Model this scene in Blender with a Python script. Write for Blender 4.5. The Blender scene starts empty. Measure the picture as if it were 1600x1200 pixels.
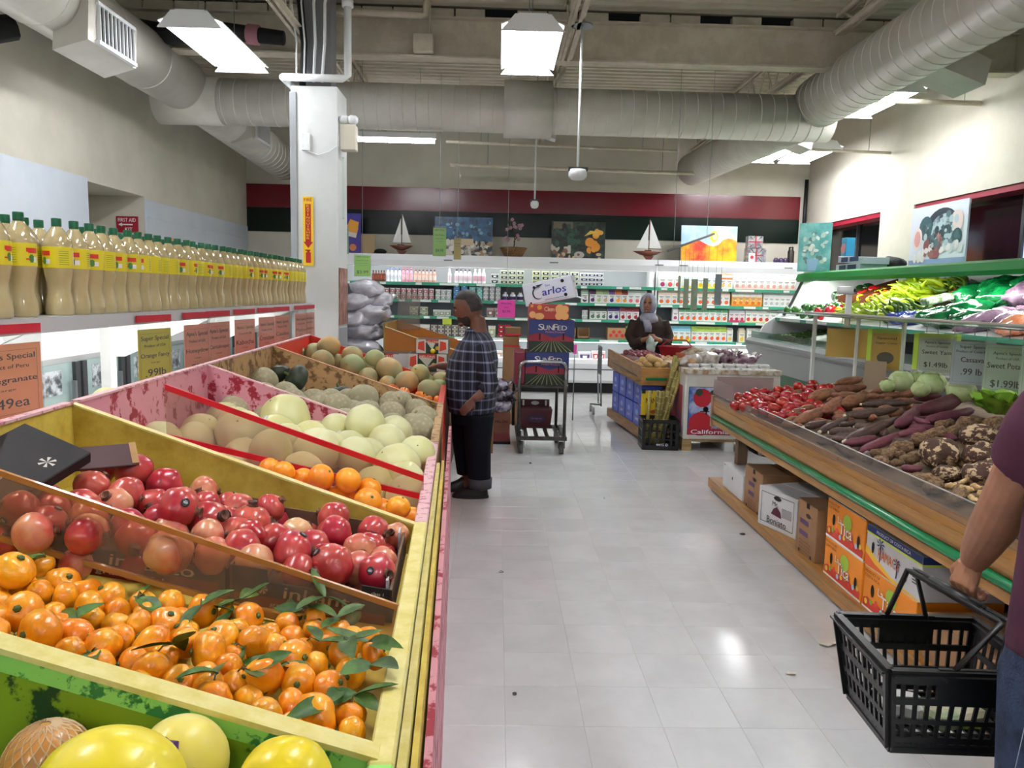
import bpy, bmesh, math, random
from mathutils import Matrix, Vector, noise
R=random.Random(7)
pi=math.pi
D=bpy.data; SC=bpy.context.scene; COL=SC.collection
# ---------------------------------------------------------------- camera, world, lights, exposure
def make_camera():
    p,y,r=math.radians(6.75),math.radians(1.2),math.radians(1.25)
    f=Vector((math.sin(y)*math.cos(p),math.cos(y)*math.cos(p),-math.sin(p)))
    r0=Vector((math.cos(y),-math.sin(y),0)); u0=r0.cross(f)
    X=r0*math.cos(r)+u0*math.sin(r); Y=-r0*math.sin(r)+u0*math.cos(r)
    cd=D.cameras.new('camera'); cd.sensor_width=36; cd.lens=27; cd.clip_end=100
    co=D.objects.new('camera',cd); COL.objects.link(co)
    M=Matrix((X,Y,-f)).transposed().to_4x4(); M.translation=(0,0,1.65); co.matrix_world=M
    SC.camera=co
make_camera()
w=D.worlds.new('world'); SC.world=w; w.use_nodes=True
w.node_tree.nodes['Background'].inputs[0].default_value=(.86,.93,1,1)
w.node_tree.nodes['Background'].inputs[1].default_value=.45
SC.view_settings.view_transform='Standard'; SC.view_settings.look='None'
SC.view_settings.gamma=1; SC.view_settings.use_curve_mapping=False
SC.view_settings.exposure=0.7
SC.cycles.use_denoising=True
SC.cycles.max_bounces=8; SC.cycles.transparent_max_bounces=16; SC.cycles.caustics_reflective=False; SC.cycles.caustics_refractive=False
# ceiling fixtures (x, y0, y1, z) : four-foot two-tube troffers hung from the deck; power of the lamp of each
FIX=[(-2.57,6.65,7.95,3.80),(.25,6.65,7.95,3.85),(4.4,8.64,9.9,3.97),(4.1,11.3,12.5,3.84),(4.68,11.3,12.5,3.84),
     (-2.57,1.6,2.9,3.85),(.25,1.6,2.9,3.85),(2.9,1.6,2.9,3.85),(-2.57,-3.6,-2.3,3.85),(.25,-3.6,-2.3,3.85),(2.9,-3.6,-2.3,3.85)]
def lamp(loc,sx,sy,power,rot=(0,0,0),col=(1,.985,.95)):
    l=D.lights.new('lamp_light','AREA'); l.shape='RECTANGLE'; l.size=sx; l.size_y=sy; l.energy=power; l.color=col
    o=D.objects.new('lamp_light',l); COL.objects.link(o); o.location=loc; o.rotation_euler=rot; return o
TUBE=30          # emission of the fluorescent tubes, which carry the room's light
# ---------------------------------------------------------------- helpers
def lin(c):
    c=c.lstrip('#'); v=[int(c[i:i+2],16)/255 for i in (0,2,4)]
    return tuple((x/12.92 if x<=.04045 else ((x+.055)/1.055)**2.4) for x in v)+(1,)
MATS={}
def mat(name,col,rough=.5,metal=0,spec=.5,col2=None,scale=8,lo=.4,hi=.6,detail=4,bump=0,bscale=60,rand=0,emit=0,coat=0,vor=None,stretch=None,sss=0,alpha=1):
    if name in MATS: return MATS[name]
    m=D.materials.new(name); m.use_nodes=True; nt=m.node_tree; N=nt.nodes; L=nt.links
    b=N['Principled BSDF']; b.inputs['Roughness'].default_value=rough; b.inputs['Metallic'].default_value=metal
    b.inputs['Specular IOR Level'].default_value=spec; b.inputs['Coat Weight'].default_value=coat; b.inputs['Coat Roughness'].default_value=.08
    c=lin(col); b.inputs['Base Color'].default_value=c
    tc=N.new('ShaderNodeTexCoord'); src=tc.outputs['Object']
    if stretch:
        mp=N.new('ShaderNodeMapping'); mp.inputs['Scale'].default_value=stretch; L.new(src,mp.inputs[0]); src=mp.outputs[0]
    out=None
    if col2:
        if vor: t=N.new('ShaderNodeTexVoronoi'); t.inputs['Scale'].default_value=scale; fo=t.outputs['Distance']
        else: t=N.new('ShaderNodeTexNoise'); t.inputs['Scale'].default_value=scale; t.inputs['Detail'].default_value=detail; t.inputs['Roughness'].default_value=.65; fo=t.outputs['Fac']
        oi=N.new('ShaderNodeObjectInfo'); va=N.new('ShaderNodeVectorMath'); va.operation='MULTIPLY_ADD'; va.inputs[1].default_value=(1,1,1)
        L.new(src,va.inputs[0]); cm=N.new('ShaderNodeCombineXYZ'); mu=N.new('ShaderNodeMath'); mu.operation='MULTIPLY'; mu.inputs[1].default_value=37
        L.new(oi.outputs['Random'],mu.inputs[0]); L.new(mu.outputs[0],cm.inputs[0]); L.new(mu.outputs[0],cm.inputs[2]); L.new(cm.outputs[0],va.inputs[2]); L.new(va.outputs[0],t.inputs['Vector'])
        r=N.new('ShaderNodeValToRGB'); r.color_ramp.elements[0].position=lo; r.color_ramp.elements[1].position=hi
        r.color_ramp.elements[0].color=c; r.color_ramp.elements[1].color=lin(col2); L.new(fo,r.inputs[0]); out=r.outputs[0]
    if rand:
        oi=N.new('ShaderNodeObjectInfo'); h=N.new('ShaderNodeHueSaturation'); ma=N.new('ShaderNodeMapRange')
        ma.inputs[3].default_value=1-rand; ma.inputs[4].default_value=1+rand; L.new(oi.outputs['Random'],ma.inputs[0]); L.new(ma.outputs[0],h.inputs['Value'])
        mb_=N.new('ShaderNodeMapRange'); mb_.inputs[3].default_value=.5-rand*.07; mb_.inputs[4].default_value=.5+rand*.07
        w_=N.new('ShaderNodeMath'); w_.operation='FRACT'; w2=N.new('ShaderNodeMath'); w2.operation='MULTIPLY'; w2.inputs[1].default_value=7.3
        L.new(oi.outputs['Random'],w2.inputs[0]); L.new(w2.outputs[0],w_.inputs[0]); L.new(w_.outputs[0],mb_.inputs[0]); L.new(mb_.outputs[0],h.inputs['Hue'])
        if out: L.new(out,h.inputs['Color'])
        else: h.inputs['Color'].default_value=c
        out=h.outputs[0]
    if out: L.new(out,b.inputs['Base Color'])
    if bump:
        n2=N.new('ShaderNodeTexNoise'); n2.inputs['Scale'].default_value=bscale; n2.inputs['Detail'].default_value=3; L.new(src,n2.inputs['Vector'])
        bp=N.new('ShaderNodeBump'); bp.inputs['Strength'].default_value=bump; bp.inputs['Distance'].default_value=.01; L.new(n2.outputs['Fac'],bp.inputs['Height']); L.new(bp.outputs[0],b.inputs['Normal'])
    if emit:
        b.inputs['Emission Color'].default_value=c; b.inputs['Emission Strength'].default_value=emit
    if sss: b.inputs['Subsurface Weight'].default_value=sss; b.inputs['Subsurface Radius'].default_value=(.02,.01,.005)
    if alpha<1: b.inputs['Alpha'].default_value=alpha
    MATS[name]=m; return m
def clearmat(name,col,opacity=.12,rough=.08,tint=1.0):
    m=D.materials.new(name); m.use_nodes=True; nt=m.node_tree; N=nt.nodes; L=nt.links
    N.remove(N['Principled BSDF']); o=N['Material Output']
    tr=N.new('ShaderNodeBsdfTransparent'); c=lin(col); tr.inputs[0].default_value=tuple(1+(v-1)*tint for v in c[:3])+(1,)
    df=N.new('ShaderNodeBsdfDiffuse'); df.inputs[0].default_value=c
    m1=N.new('ShaderNodeMixShader'); m1.inputs[0].default_value=opacity; L.new(tr.outputs[0],m1.inputs[1]); L.new(df.outputs[0],m1.inputs[2])
    gl=N.new('ShaderNodeBsdfGlossy'); gl.inputs['Roughness'].default_value=rough; lw=N.new('ShaderNodeLayerWeight'); lw.inputs[0].default_value=.5; pw=N.new('ShaderNodeMath'); pw.operation='POWER'; pw.inputs[1].default_value=4; L.new(lw.outputs['Facing'],pw.inputs[0]); fr=N.new('ShaderNodeMapRange'); fr.inputs[3].default_value=.02; fr.inputs[4].default_value=.35; L.new(pw.outputs[0],fr.inputs[0])
    m2=N.new('ShaderNodeMixShader'); L.new(fr.outputs[0],m2.inputs[0]); L.new(m1.outputs[0],m2.inputs[1]); L.new(gl.outputs[0],m2.inputs[2]); L.new(m2.outputs[0],o.inputs[0])
    MATS[name]=m; return m
TEXT={}
def text_geo(s):
    if s not in TEXT:
        c=D.curves.new('t','FONT'); c.body=s; c.resolution_u=2; c.align_x='CENTER'; c.align_y='CENTER'
        o=D.objects.new('t',c); me=D.meshes.new_from_object(o)
        vs=[v.co.copy() for v in me.vertices]; fs=[tuple(p.vertices) for p in me.polygons]
        x0=min(v.x for v in vs); x1=max(v.x for v in vs); y0=min(v.y for v in vs); y1=max(v.y for v in vs)
        vs=[((v.x-(x0+x1)/2)/(x1-x0),(v.y-(y0+y1)/2)/(y1-y0)) for v in vs]
        D.objects.remove(o); D.curves.remove(c); D.meshes.remove(me); TEXT[s]=(vs,fs)
    return TEXT[s]
class MB:
    def __init__(s,M=None): s.v=[]; s.f=[]; s.m=[]; s.M=M or Matrix(); s.i=0
    def add(s,vs,fs):
        b=len(s.v); s.v+= [s.M@Vector(v) for v in vs]; s.f+=[tuple(b+i for i in f) for f in fs]; s.m+=[s.i]*len(fs); return s
    def box(s,x0,x1,y0,y1,z0,z1):
        return s.add([(x,y,z) for z in (z0,z1) for y in (y0,y1) for x in (x0,x1)],[(0,2,3,1),(4,5,7,6),(0,1,5,4),(2,6,7,3),(0,4,6,2),(1,3,7,5)])
    def bbox(s,x0,x1,y0,y1,z0,z1,b=.004):       # box with chamfered edges
        bm=bmesh.new(); vs=[bm.verts.new(p) for p in [(x,y,z) for z in (z0,z1) for y in (y0,y1) for x in (x0,x1)]]
        for f in [(0,2,3,1),(4,5,7,6),(0,1,5,4),(2,6,7,3),(0,4,6,2),(1,3,7,5)]: bm.faces.new([vs[i] for i in f])
        bmesh.ops.bevel(bm,geom=bm.edges[:],offset=b,segments=1,affect='EDGES'); bm.verts.index_update()
        s.add([v.co.copy() for v in bm.verts],[tuple(v.index for v in f.verts) for f in bm.faces]); bm.free(); return s
    def tube(s,pts,r,n=8,cap=True,flat=1):
        pts=[Vector(p) for p in pts]; k=len(pts); rs=r if isinstance(r,(list,tuple)) else [r]*k
        vs=[];fs=[]; up=None
        for i,p in enumerate(pts):
            t=((pts[min(i+1,k-1)]-pts[max(i-1,0)])).normalized()
            if up is None: up=Vector((0,0,1)) if abs(t.z)<.9 else Vector((1,0,0))
            a=t.cross(up).normalized(); b=a.cross(t).normalized(); up=b
            for j in range(n):
                q=2*pi*j/n; vs.append(p+a*math.cos(q)*rs[i]+b*math.sin(q)*rs[i]*flat)
        for i in range(k-1):
            for j in range(n): fs.append((i*n+j,i*n+(j+1)%n,(i+1)*n+(j+1)%n,(i+1)*n+j))
        if cap: fs+= [tuple(range(n-1,-1,-1)),tuple(range((k-1)*n,k*n))]
        return s.add(vs,fs)
    def loft(s,rings,cap=True):                     # rings: equal-length point lists
        n=len(rings[0]); k=len(rings); vs=[p for r in rings for p in r]; fs=[]
        for i in range(k-1):
            for j in range(n): fs.append((i*n+j,i*n+(j+1)%n,(i+1)*n+(j+1)%n,(i+1)*n+j))
        if cap: fs+=[tuple(range(n-1,-1,-1)),tuple(range((k-1)*n,k*n))]
        return s.add(vs,fs)
    def lathe(s,prof,n=16,c=(0,0,0),cap=True,fn=None):
        rings=[]
        for (r,z) in prof:
            ring=[]
            for j in range(n):
                q=2*pi*j/n; rr=fn(q,z,r) if fn else r
                ring.append((c[0]+rr*math.cos(q),c[1]+rr*math.sin(q),c[2]+z))
            rings.append(ring)
        return s.loft(rings,cap)
    def ball(s,c,r,n=12,sc=(1,1,1),fn=None):
        prof=[(math.sin(pi*k/n),-math.cos(pi*k/n)) for k in range(n+1)]; m=2*n; rings=[]; 
        vs=[];fs=[]
        for k,(pr,pz) in enumerate(prof):
            for j in range(m if 0<k<n else 1):
                q=2*pi*j/m; p=Vector((pr*math.cos(q),pr*math.sin(q),pz)); d=fn(p) if fn else 1
                vs.append((c[0]+p.x*r*sc[0]*d,c[1]+p.y*r*sc[1]*d,c[2]+p.z*r*sc[2]*d))
        def id(k,j): return 0 if k==0 else (1+(n-1)*m if k==n else 1+(k-1)*m+j%m)
        for k in range(n):
            for j in range(m):
                q=[id(k,j),id(k,j+1),id(k+1,j+1),id(k+1,j)]; q2=[]
                for t in q:
                    if t not in q2: q2.append(t)
                fs.append(tuple(q2))
        return s.add(vs,fs)
    def prism(s,poly,h0,h1,axis='z'):               # poly in 2d, extruded along axis
        def P(a,b,h): return {'z':(a,b,h),'x':(h,a,b),'y':(a,h,b)}[axis]
        n=len(poly); vs=[P(a,b,h0) for a,b in poly]+[P(a,b,h1) for a,b in poly]
        return s.add(vs,[tuple(range(n-1,-1,-1)),tuple(range(n,2*n))]+[(i,(i+1)%n,n+(i+1)%n,n+i) for i in range(n)])
    def quad(s,a,b,c,d): return s.add([a,b,c,d],[(0,1,2,3)])
    def disc(s,cx,cy,r,z=0,n=14,ry=None): return s.add([(cx+r*math.cos(2*pi*i/n),cy+(ry or r)*math.sin(2*pi*i/n),z) for i in range(n)],[tuple(range(n))])
    def rect(s,x0,x1,y0,y1,z=0): return s.add([(x0,y0,z),(x1,y0,z),(x1,y1,z),(x0,y1,z)],[(0,1,2,3)])
    def text(s,t,cx,cy,w,h,z=0,sh=0):
        vs,fs=text_geo(t)
        for k in (-.02,.02): s.add([(cx+a*w+b*sh*h+k*h,cy+b*h,z+(.0004 if k>0 else 0)) for a,b in vs],fs)
        return s
    def mesh(s,name,smooth=False):
        me=D.meshes.new(name); me.from_pydata([tuple(v) for v in s.v],[],s.f)
        if any(s.m): me.polygons.foreach_set('material_index',s.m)
        if smooth: me.polygons.foreach_set('use_smooth',[True]*len(s.f))
        me.update(); return me
def wm(o):
    M=o.matrix_basis.copy()
    while o.parent: o=o.parent; M=o.matrix_basis@M
    return M
def link(name,me,mats,parent=None):
    o=D.objects.new(name,me); COL.objects.link(o)
    for m in (mats if isinstance(mats,(list,tuple)) else [mats]): me.materials.append(m)
    if parent: o.parent=parent
    return o
def part(name,mb,mats,parent=None,smooth=False,label=None,world=True):
    if parent and world:
        I=wm(parent).inverted(); mb.v=[I@Vector(v) for v in mb.v]
    o=link(name,mb.mesh(name,smooth),mats,parent)
    if label: o['label']=label
    return o
def tag(o,label=None,cat=None,group=None,kind=None):
    if label: o['label']=label
    if cat: o['category']=cat
    if group: o['group']=group
    if kind: o['kind']=kind
    return o
def thing(name,label,cat,loc=(0,0,0),rz=0,group=None):
    o=D.objects.new(name,None); COL.objects.link(o); o.location=loc; o.rotation_euler=(0,0,rz); o.empty_display_size=.1
    return tag(o,label,cat,group)
def single(name,mb,mats,label,cat,group=None,smooth=False,loc=None):
    # one-mesh thing; geometry re-centred on its base
    xs=[v.x for v in mb.v]; ys=[v.y for v in mb.v]; zs=[v.z for v in mb.v]
    c=Vector(loc) if loc else Vector(((min(xs)+max(xs))/2,(min(ys)+max(ys))/2,min(zs)))
    mb.v=[v-c for v in mb.v]; o=link(name,mb.mesh(name,smooth),mats); o.location=c; return tag(o,label,cat,group)
def struct(name,mb,mats,parent=None,smooth=False):
    o=part(name,mb,mats,parent,smooth); 
    if not parent: o['kind']='structure'
    return o
def dup(o,loc=None,rot=None,scale=None,label=None,group=None):
    c=o.copy(); COL.objects.link(c)
    if loc is not None: c.location=loc
    if rot is not None: c.rotation_euler=rot
    if scale is not None: c.scale=scale if hasattr(scale,'__len__') else (scale,)*3
    if label: c['label']=label
    if group: c['group']=group
    for ch in list(o.children):
        d=ch.copy(); COL.objects.link(d); d.parent=c
        for g in list(ch.children):
            e=g.copy(); COL.objects.link(e); e.parent=d
    return c
ORD='first second third fourth fifth sixth seventh eighth ninth tenth eleventh twelfth thirteenth fourteenth fifteenth sixteenth seventeenth eighteenth nineteenth twentieth'.split()
def nth(i): 
    if i<20: return ORD[i]
    t=('twenty','thirty','forty')[(i+1)//10-2]; k=(i+1)%10
    return t+'-'+ORD[k-1] if k else {'twenty':'twentieth','thirty':'thirtieth','forty':'fortieth'}[t]
def rowlabels(objs,fa,fb,nrow,desc,A,B):
    # label by row counted from A, then place in the row counted from B
    s=sorted(objs,key=fa); k=math.ceil(len(s)/nrow)
    for r in range(nrow):
        for i,o in enumerate(sorted(s[r*k:(r+1)*k],key=fb)):
            o['label']=desc(o)+', '+nth(r)+' row from '+A+', '+nth(i)+' from '+B
def fwd(side,o):   # drawing plane -> world; text drawn in x,y facing its own +z
    o=Vector(o)
    X,Y,Z={'front':((1,0,0),(0,0,1),(0,-1,0)),'+x':((0,1,0),(0,0,1),(1,0,0)),'-x':((0,-1,0),(0,0,1),(-1,0,0)),'top':((1,0,0),(0,1,0),(0,0,1))}[side]
    M=Matrix((X,Y,Z)).transposed().to_4x4(); M.translation=o; return M
def remeshed(mb,vox,smooth=4,fac=.5):
    me=mb.mesh('tmp'); o=D.objects.new('tmp',me); COL.objects.link(o)
    m=o.modifiers.new('r','REMESH'); m.mode='VOXEL'; m.voxel_size=vox
    s=o.modifiers.new('s','SMOOTH'); s.iterations=smooth; s.factor=fac
    dg=bpy.context.evaluated_depsgraph_get(); ev=o.evaluated_get(dg); out=D.meshes.new_from_object(ev)
    D.objects.remove(o); D.meshes.remove(me); out.materials.clear()
    out.polygons.foreach_set('use_smooth',[True]*len(out.polygons)); return out
def ell(c,ax,ay,n=14,X=(1,0,0),Y=(0,1,0)):
    c=Vector(c);X=Vector(X);Y=Vector(Y)
    return [c+X*ax*math.cos(2*pi*i/n)+Y*ay*math.sin(2*pi*i/n) for i in range(n)]
MANDARINS=[(-0.997,1.562,1.054,0.038),(-1.038,1.73,1.0,0.025),(-1.118,1.717,0.947,0.025),(-0.943,1.64,0.997,0.0337),(-0.956,1.573,1.0,0.0283),(-0.902,1.577,0.991,0.0276),(-0.937,1.736,0.942,0.025),(-0.828,1.612,0.978,0.0324),(-0.842,1.558,0.981,0.0281),(-0.935,1.487,0.997,0.0364),(-1.003,1.544,0.928,0.025),(-0.846,1.393,1.0,0.0379),(-0.809,1.44,0.967,0.0355),(-0.743,1.412,0.963,0.0356),(-0.778,1.367,0.973,0.0266),(-0.735,1.47,0.95,0.0286),(-0.721,1.518,0.96,0.0256),(-0.678,1.548,0.952,0.0321),(-0.706,1.625,0.957,0.0315),(-0.632,1.621,0.944,0.0336),(-0.536,1.627,0.927,0.0338),(-0.558,1.523,0.931,0.0337),(-0.613,1.481,0.938,0.0308),(-0.665,1.448,0.951,0.0358),(-0.557,1.453,0.936,0.036),(-0.522,1.485,0.905,0.0252),(-0.492,1.526,0.921,0.0318),(-0.671,1.38,0.944,0.0288),(-0.622,1.352,0.948,0.0318),(-0.752,1.477,0.886,0.025),(-0.656,1.538,0.869,0.025),(-0.568,1.341,0.93,0.0298),(-0.611,1.419,0.862,0.025),(-0.516,1.342,0.925,0.0264),(-0.49,1.294,0.924,0.0323),(-0.899,1.509,0.911,0.025),(-0.49,1.389,0.841,0.025),(-0.405,1.686,0.904,0.0265),(-0.414,1.764,0.827,0.025),(-0.452,1.755,0.852,0.025),(-0.305,1.607,0.888,0.028),(-0.249,1.56,0.878,0.0283),(-0.313,1.547,0.89,0.0295),(-0.398,1.488,0.905,0.0346),(-0.433,1.401,0.912,0.0352),(-0.485,1.651,0.838,0.025),(-0.281,1.469,0.885,0.0281),(-0.307,1.402,0.89,0.0321),(-0.367,1.401,0.9,0.0317),(-0.384,1.586,0.825,0.025),(-0.362,1.326,0.894,0.0279),(-0.31,1.292,0.893,0.0379),(-0.283,1.242,0.874,0.025),(-0.244,1.274,0.872,0.0294),(-0.298,1.47,0.808,0.025),(-0.394,1.269,0.906,0.0298),(-0.407,1.372,0.826,0.025),(-0.364,1.355,0.82,0.025),(-0.358,1.621,0.807,0.025)]
POMEGRANATES=[(-1.174,1.874,1.092,0.048),(-1.073,1.759,1.069,0.0472),(-0.974,1.794,1.053,0.0462),(-1.147,1.987,1.002,0.041),(-1.138,1.953,1.07,0.041),(-1.191,2.287,1.098,0.0503),(-1.085,2.29,1.091,0.0558),(-1.132,2.137,1.08,0.0496),(-1.032,2.123,1.063,0.0519),(-1.021,2.029,1.059,0.0496),(-0.993,2.283,1.053,0.0504),(-0.836,1.998,1.066,0.056),(-1.03,2.283,0.976,0.041),(-0.887,2.308,1.032,0.043),(-0.839,2.193,1.021,0.0435),(-0.779,2.063,1.009,0.0555),(-0.813,2.313,0.988,0.041),(-0.753,2.222,1.004,0.0442),(-0.686,2.126,0.991,0.0548),(-0.673,2.276,0.99,0.0426),(-0.672,2.326,0.931,0.041),(-0.742,1.95,1.006,0.0458),(-0.645,1.919,0.985,0.0497),(-0.654,2.017,0.986,0.0426),(-1.061,2.121,0.982,0.041),(-0.78,1.805,1.013,0.0551),(-1.015,2.181,0.975,0.041),(-1.203,1.846,1.019,0.041),(-0.77,1.949,0.931,0.0413),(-1.001,1.8,0.977,0.041),(-0.888,1.871,0.957,0.041),(-0.526,1.963,0.961,0.0547),(-0.411,1.908,0.946,0.056),(-0.372,2.076,0.93,0.0475),(-0.461,2.174,0.946,0.0521),(-0.492,2.309,0.951,0.0525),(-0.363,2.258,0.926,0.049),(-0.304,2.339,0.887,0.041),(-0.336,2.284,0.842,0.041),(-0.301,1.943,0.917,0.05),(-0.392,2.03,0.843,0.041),(-0.332,1.983,0.849,0.041),(-0.506,1.987,0.878,0.041),(-0.567,2.314,0.888,0.041),(-0.396,2.106,0.849,0.041)]
ORANGES=[(-0.82,2.769,0.993,0.042),(-0.758,2.721,0.992,0.0424),(-0.703,2.772,0.954,0.042),(-0.62,2.706,0.98,0.0487),(-0.526,2.72,0.967,0.0471),(-0.639,2.77,0.932,0.042),(-0.519,2.782,0.903,0.042),(-0.454,2.751,0.93,0.042),(-0.444,2.652,0.909,0.048),(-0.337,2.656,0.887,0.043),(-0.303,2.795,0.81,0.042),(-0.57,2.739,0.904,0.042),(-0.413,2.785,0.842,0.042)]
HONEYDEWS=[(-1.005,3.651,1.032,0.1129),(-0.624,3.652,1.01,0.0958),(-1.094,3.279,1.022,0.1015),(-1.318,3.707,1.01,0.085),(-1.307,3.38,1.007,0.085),(-0.903,3.064,0.998,0.085),(-0.751,3.191,0.975,0.0954),(-0.599,3.255,0.94,0.0858),(-0.414,3.207,0.907,0.0963),(-0.355,3.451,0.911,0.0869),(-0.506,3.554,0.938,0.0893),(-0.769,3.7,0.967,0.085),(-0.883,3.735,0.923,0.085),(-0.494,3.753,0.954,0.085),(-1.036,3.134,0.947,0.085),(-0.483,3.062,0.856,0.085),(-0.342,2.991,0.84,0.085),(-0.769,3.034,0.918,0.085),(-1.79,3.541,1.093,0.085),(-1.561,3.377,1.053,0.085),(-1.51,3.595,1.042,0.085),(-1.27,3.221,0.997,0.085),(-1.358,3.092,1.021,0.085)]
CANTALOUPES=[(-0.834,4.812,0.963,0.1006),(-0.614,4.5,0.918,0.0858),(-0.905,4.356,0.983,0.0828),(-0.659,4.825,0.935,0.0861),(-0.62,4.974,0.926,0.08),(-0.5,4.839,0.889,0.083),(-0.428,4.573,0.877,0.0928),(-0.428,4.246,0.88,0.0934),(-1.114,4.843,0.935,0.08),(-1.4,4.625,1.088,0.0853),(-1.136,4.697,0.95,0.08),(-0.76,4.269,0.952,0.0813)]
KABOCHAS=[(-1.262,4.847,1.082,0.0917),(-1.395,4.934,1.099,0.08),(-1.01,4.951,0.975,0.08),(-1.673,4.921,1.124,0.08),(-1.561,4.824,1.136,0.08)]
CRENSHAWS=[(-1.338,6.163,1.196,0.09),(-1.455,6.212,1.128,0.0951),(-1.366,6.041,1.09,0.0926),(-1.294,6.239,1.059,0.08),(-1.148,6.126,1.043,0.1013),(-1.039,6.252,1.041,0.08),(-0.866,6.179,1.015,0.1053),(-0.984,6.233,1.096,0.08),(-1.177,6.243,1.12,0.081),(-1.017,6.078,0.964,0.08),(-0.944,6.257,0.931,0.08),(-0.703,6.057,0.936,0.0934),(-0.614,6.176,0.991,0.0805),(-0.576,6.277,0.906,0.08),(-0.449,6.273,0.924,0.08),(-0.52,5.91,0.893,0.087),(-0.46,6.138,0.873,0.08),(-1.628,6.178,1.139,0.08),(-0.858,6.067,0.903,0.08)]
MINIPUMPKINS=[(-0.782,5.824,0.91,0.0387),(-0.691,5.761,0.894,0.0383),(-0.56,5.7,0.864,0.0488),(-0.42,5.608,0.843,0.0454),(-0.503,5.647,0.855,0.035),(-0.471,5.757,0.768,0.035)]
ACORNS=[(-0.625,5.533,0.872,0.05),(-0.437,5.265,0.85,0.0527)]
FRONTMELONS=[(-0.647,1.066,0.951,0.06),(-0.451,1.067,0.954,0.066),(-0.493,0.941,0.994,0.0834),(-0.29,1.027,0.95,0.0639)]
TOMATOES=[(2.297,6.151,0.919,0.034),(2.324,6.024,0.929,0.047),(2.441,6.102,0.946,0.048),(2.439,5.911,0.946,0.048),(2.561,6.113,0.963,0.048),(2.528,5.857,0.961,0.048),(2.059,5.686,0.89,0.048),(1.918,5.423,0.87,0.048),(2.093,5.523,0.895,0.048),(1.968,5.341,0.877,0.048),(2.065,5.3,0.891,0.047),(2.216,5.586,0.914,0.048),(2.298,5.62,0.923,0.048),(1.986,5.136,0.88,0.04),(1.913,5.048,0.869,0.036),(2.38,5.717,0.937,0.048),(2.162,5.849,0.902,0.045),(2.224,5.79,0.915,0.048),(2.046,5.854,0.886,0.048),(2.14,5.357,0.902,0.042),(2.601,5.905,0.963,0.046),(1.935,5.618,0.872,0.048),(1.977,5.038,0.878,0.034),(1.974,5.802,0.879,0.048),(1.987,5.984,0.877,0.048),(1.905,5.949,0.869,0.048),(1.876,6.069,0.864,0.048),(1.795,5.647,0.852,0.045),(1.832,5.539,0.857,0.048),(1.928,5.532,0.871,0.044),(1.886,5.281,0.865,0.04),(2.15,6.081,0.904,0.042),(2.097,6.138,0.895,0.042),(2.272,6.089,0.923,0.039)]
YAMS=[(2.729,6.049,0.986,2.968,6.143,1.021,0.041),(2.606,5.797,0.968,2.808,5.748,0.997,0.04),(2.316,5.543,0.932,2.531,5.669,0.963,0.055),(2.48,5.623,0.945,2.552,5.507,0.955,0.028),(2.189,5.008,0.912,2.456,5.372,0.951,0.051),(2.406,5.207,0.944,2.606,5.322,0.973,0.052),(1.926,4.804,0.872,2.203,5.069,0.912,0.047),(2.023,5.143,0.879,2.111,5.222,0.891,0.029),(2.131,5.244,0.894,2.223,5.285,0.908,0.028),(1.927,4.949,0.862,1.996,4.984,0.872,0.022),(2.764,5.539,0.988,2.899,5.503,1.007,0.032),(2.728,5.341,0.982,2.869,5.316,1.002,0.031),(2.848,5.299,1.0,2.956,5.259,1.016,0.032),(2.547,5.606,0.956,2.627,5.483,0.967,0.031)]
CASSAVAS=[(1.925,4.668,0.865,2.105,4.746,0.891,0.029),(1.947,4.489,0.869,2.25,4.786,0.913,0.032),(2.253,4.817,0.916,2.578,4.832,0.963,0.039),(1.988,4.449,0.873,2.128,4.389,0.894,0.029),(2.119,4.611,0.89,2.222,4.633,0.905,0.022),(2.159,4.498,0.897,2.277,4.493,0.914,0.025),(2.502,5.14,0.948,2.801,4.955,0.991,0.027),(2.584,5.265,0.955,2.771,5.128,0.982,0.015),(1.955,4.168,0.873,2.465,4.584,0.948,0.04),(1.931,4.295,0.861,1.997,4.23,0.87,0.017),(2.331,4.823,0.922,2.492,4.978,0.945,0.025)]
PURPLES=[(2.346,4.373,0.931,2.722,4.82,0.986,0.042),(2.617,4.627,0.977,3.074,4.948,1.043,0.058),(2.862,5.128,1.002,3.004,5.098,1.023,0.033),(2.539,4.404,0.958,2.875,4.517,1.007,0.04),(1.939,4.131,0.866,2.124,4.18,0.893,0.029),(1.928,3.932,0.865,2.26,4.189,0.913,0.029),(2.251,4.171,0.912,2.414,4.213,0.936,0.029),(1.944,3.549,0.864,1.99,3.488,0.871,0.021),(2.516,4.545,0.949,2.516,4.363,0.949,0.025)]
TAROS=[(1.952,3.854,0.868,2.015,3.858,0.877,0.027),(1.972,3.78,0.873,2.059,3.852,0.885,0.032),(2.081,3.903,0.891,2.173,3.911,0.904,0.037),(2.01,3.659,0.878,2.077,3.678,0.888,0.033),(2.254,4.02,0.914,2.329,4.042,0.925,0.034),(2.033,3.784,0.877,2.078,3.798,0.883,0.02),(2.345,4.056,0.93,2.473,4.119,0.948,0.039),(2.244,3.888,0.912,2.332,3.921,0.925,0.033),(2.613,4.206,0.972,2.732,4.201,0.989,0.047),(2.712,4.133,0.984,2.796,4.126,0.996,0.042),(2.465,4.073,0.945,2.582,4.147,0.962,0.035),(2.714,4.272,0.983,2.729,4.203,0.985,0.038),(1.946,3.639,0.864,1.996,3.648,0.871,0.02),(2.512,4.252,0.952,2.618,4.287,0.967,0.033),(2.67,3.981,0.976,2.776,4.06,0.991,0.036)]
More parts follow.
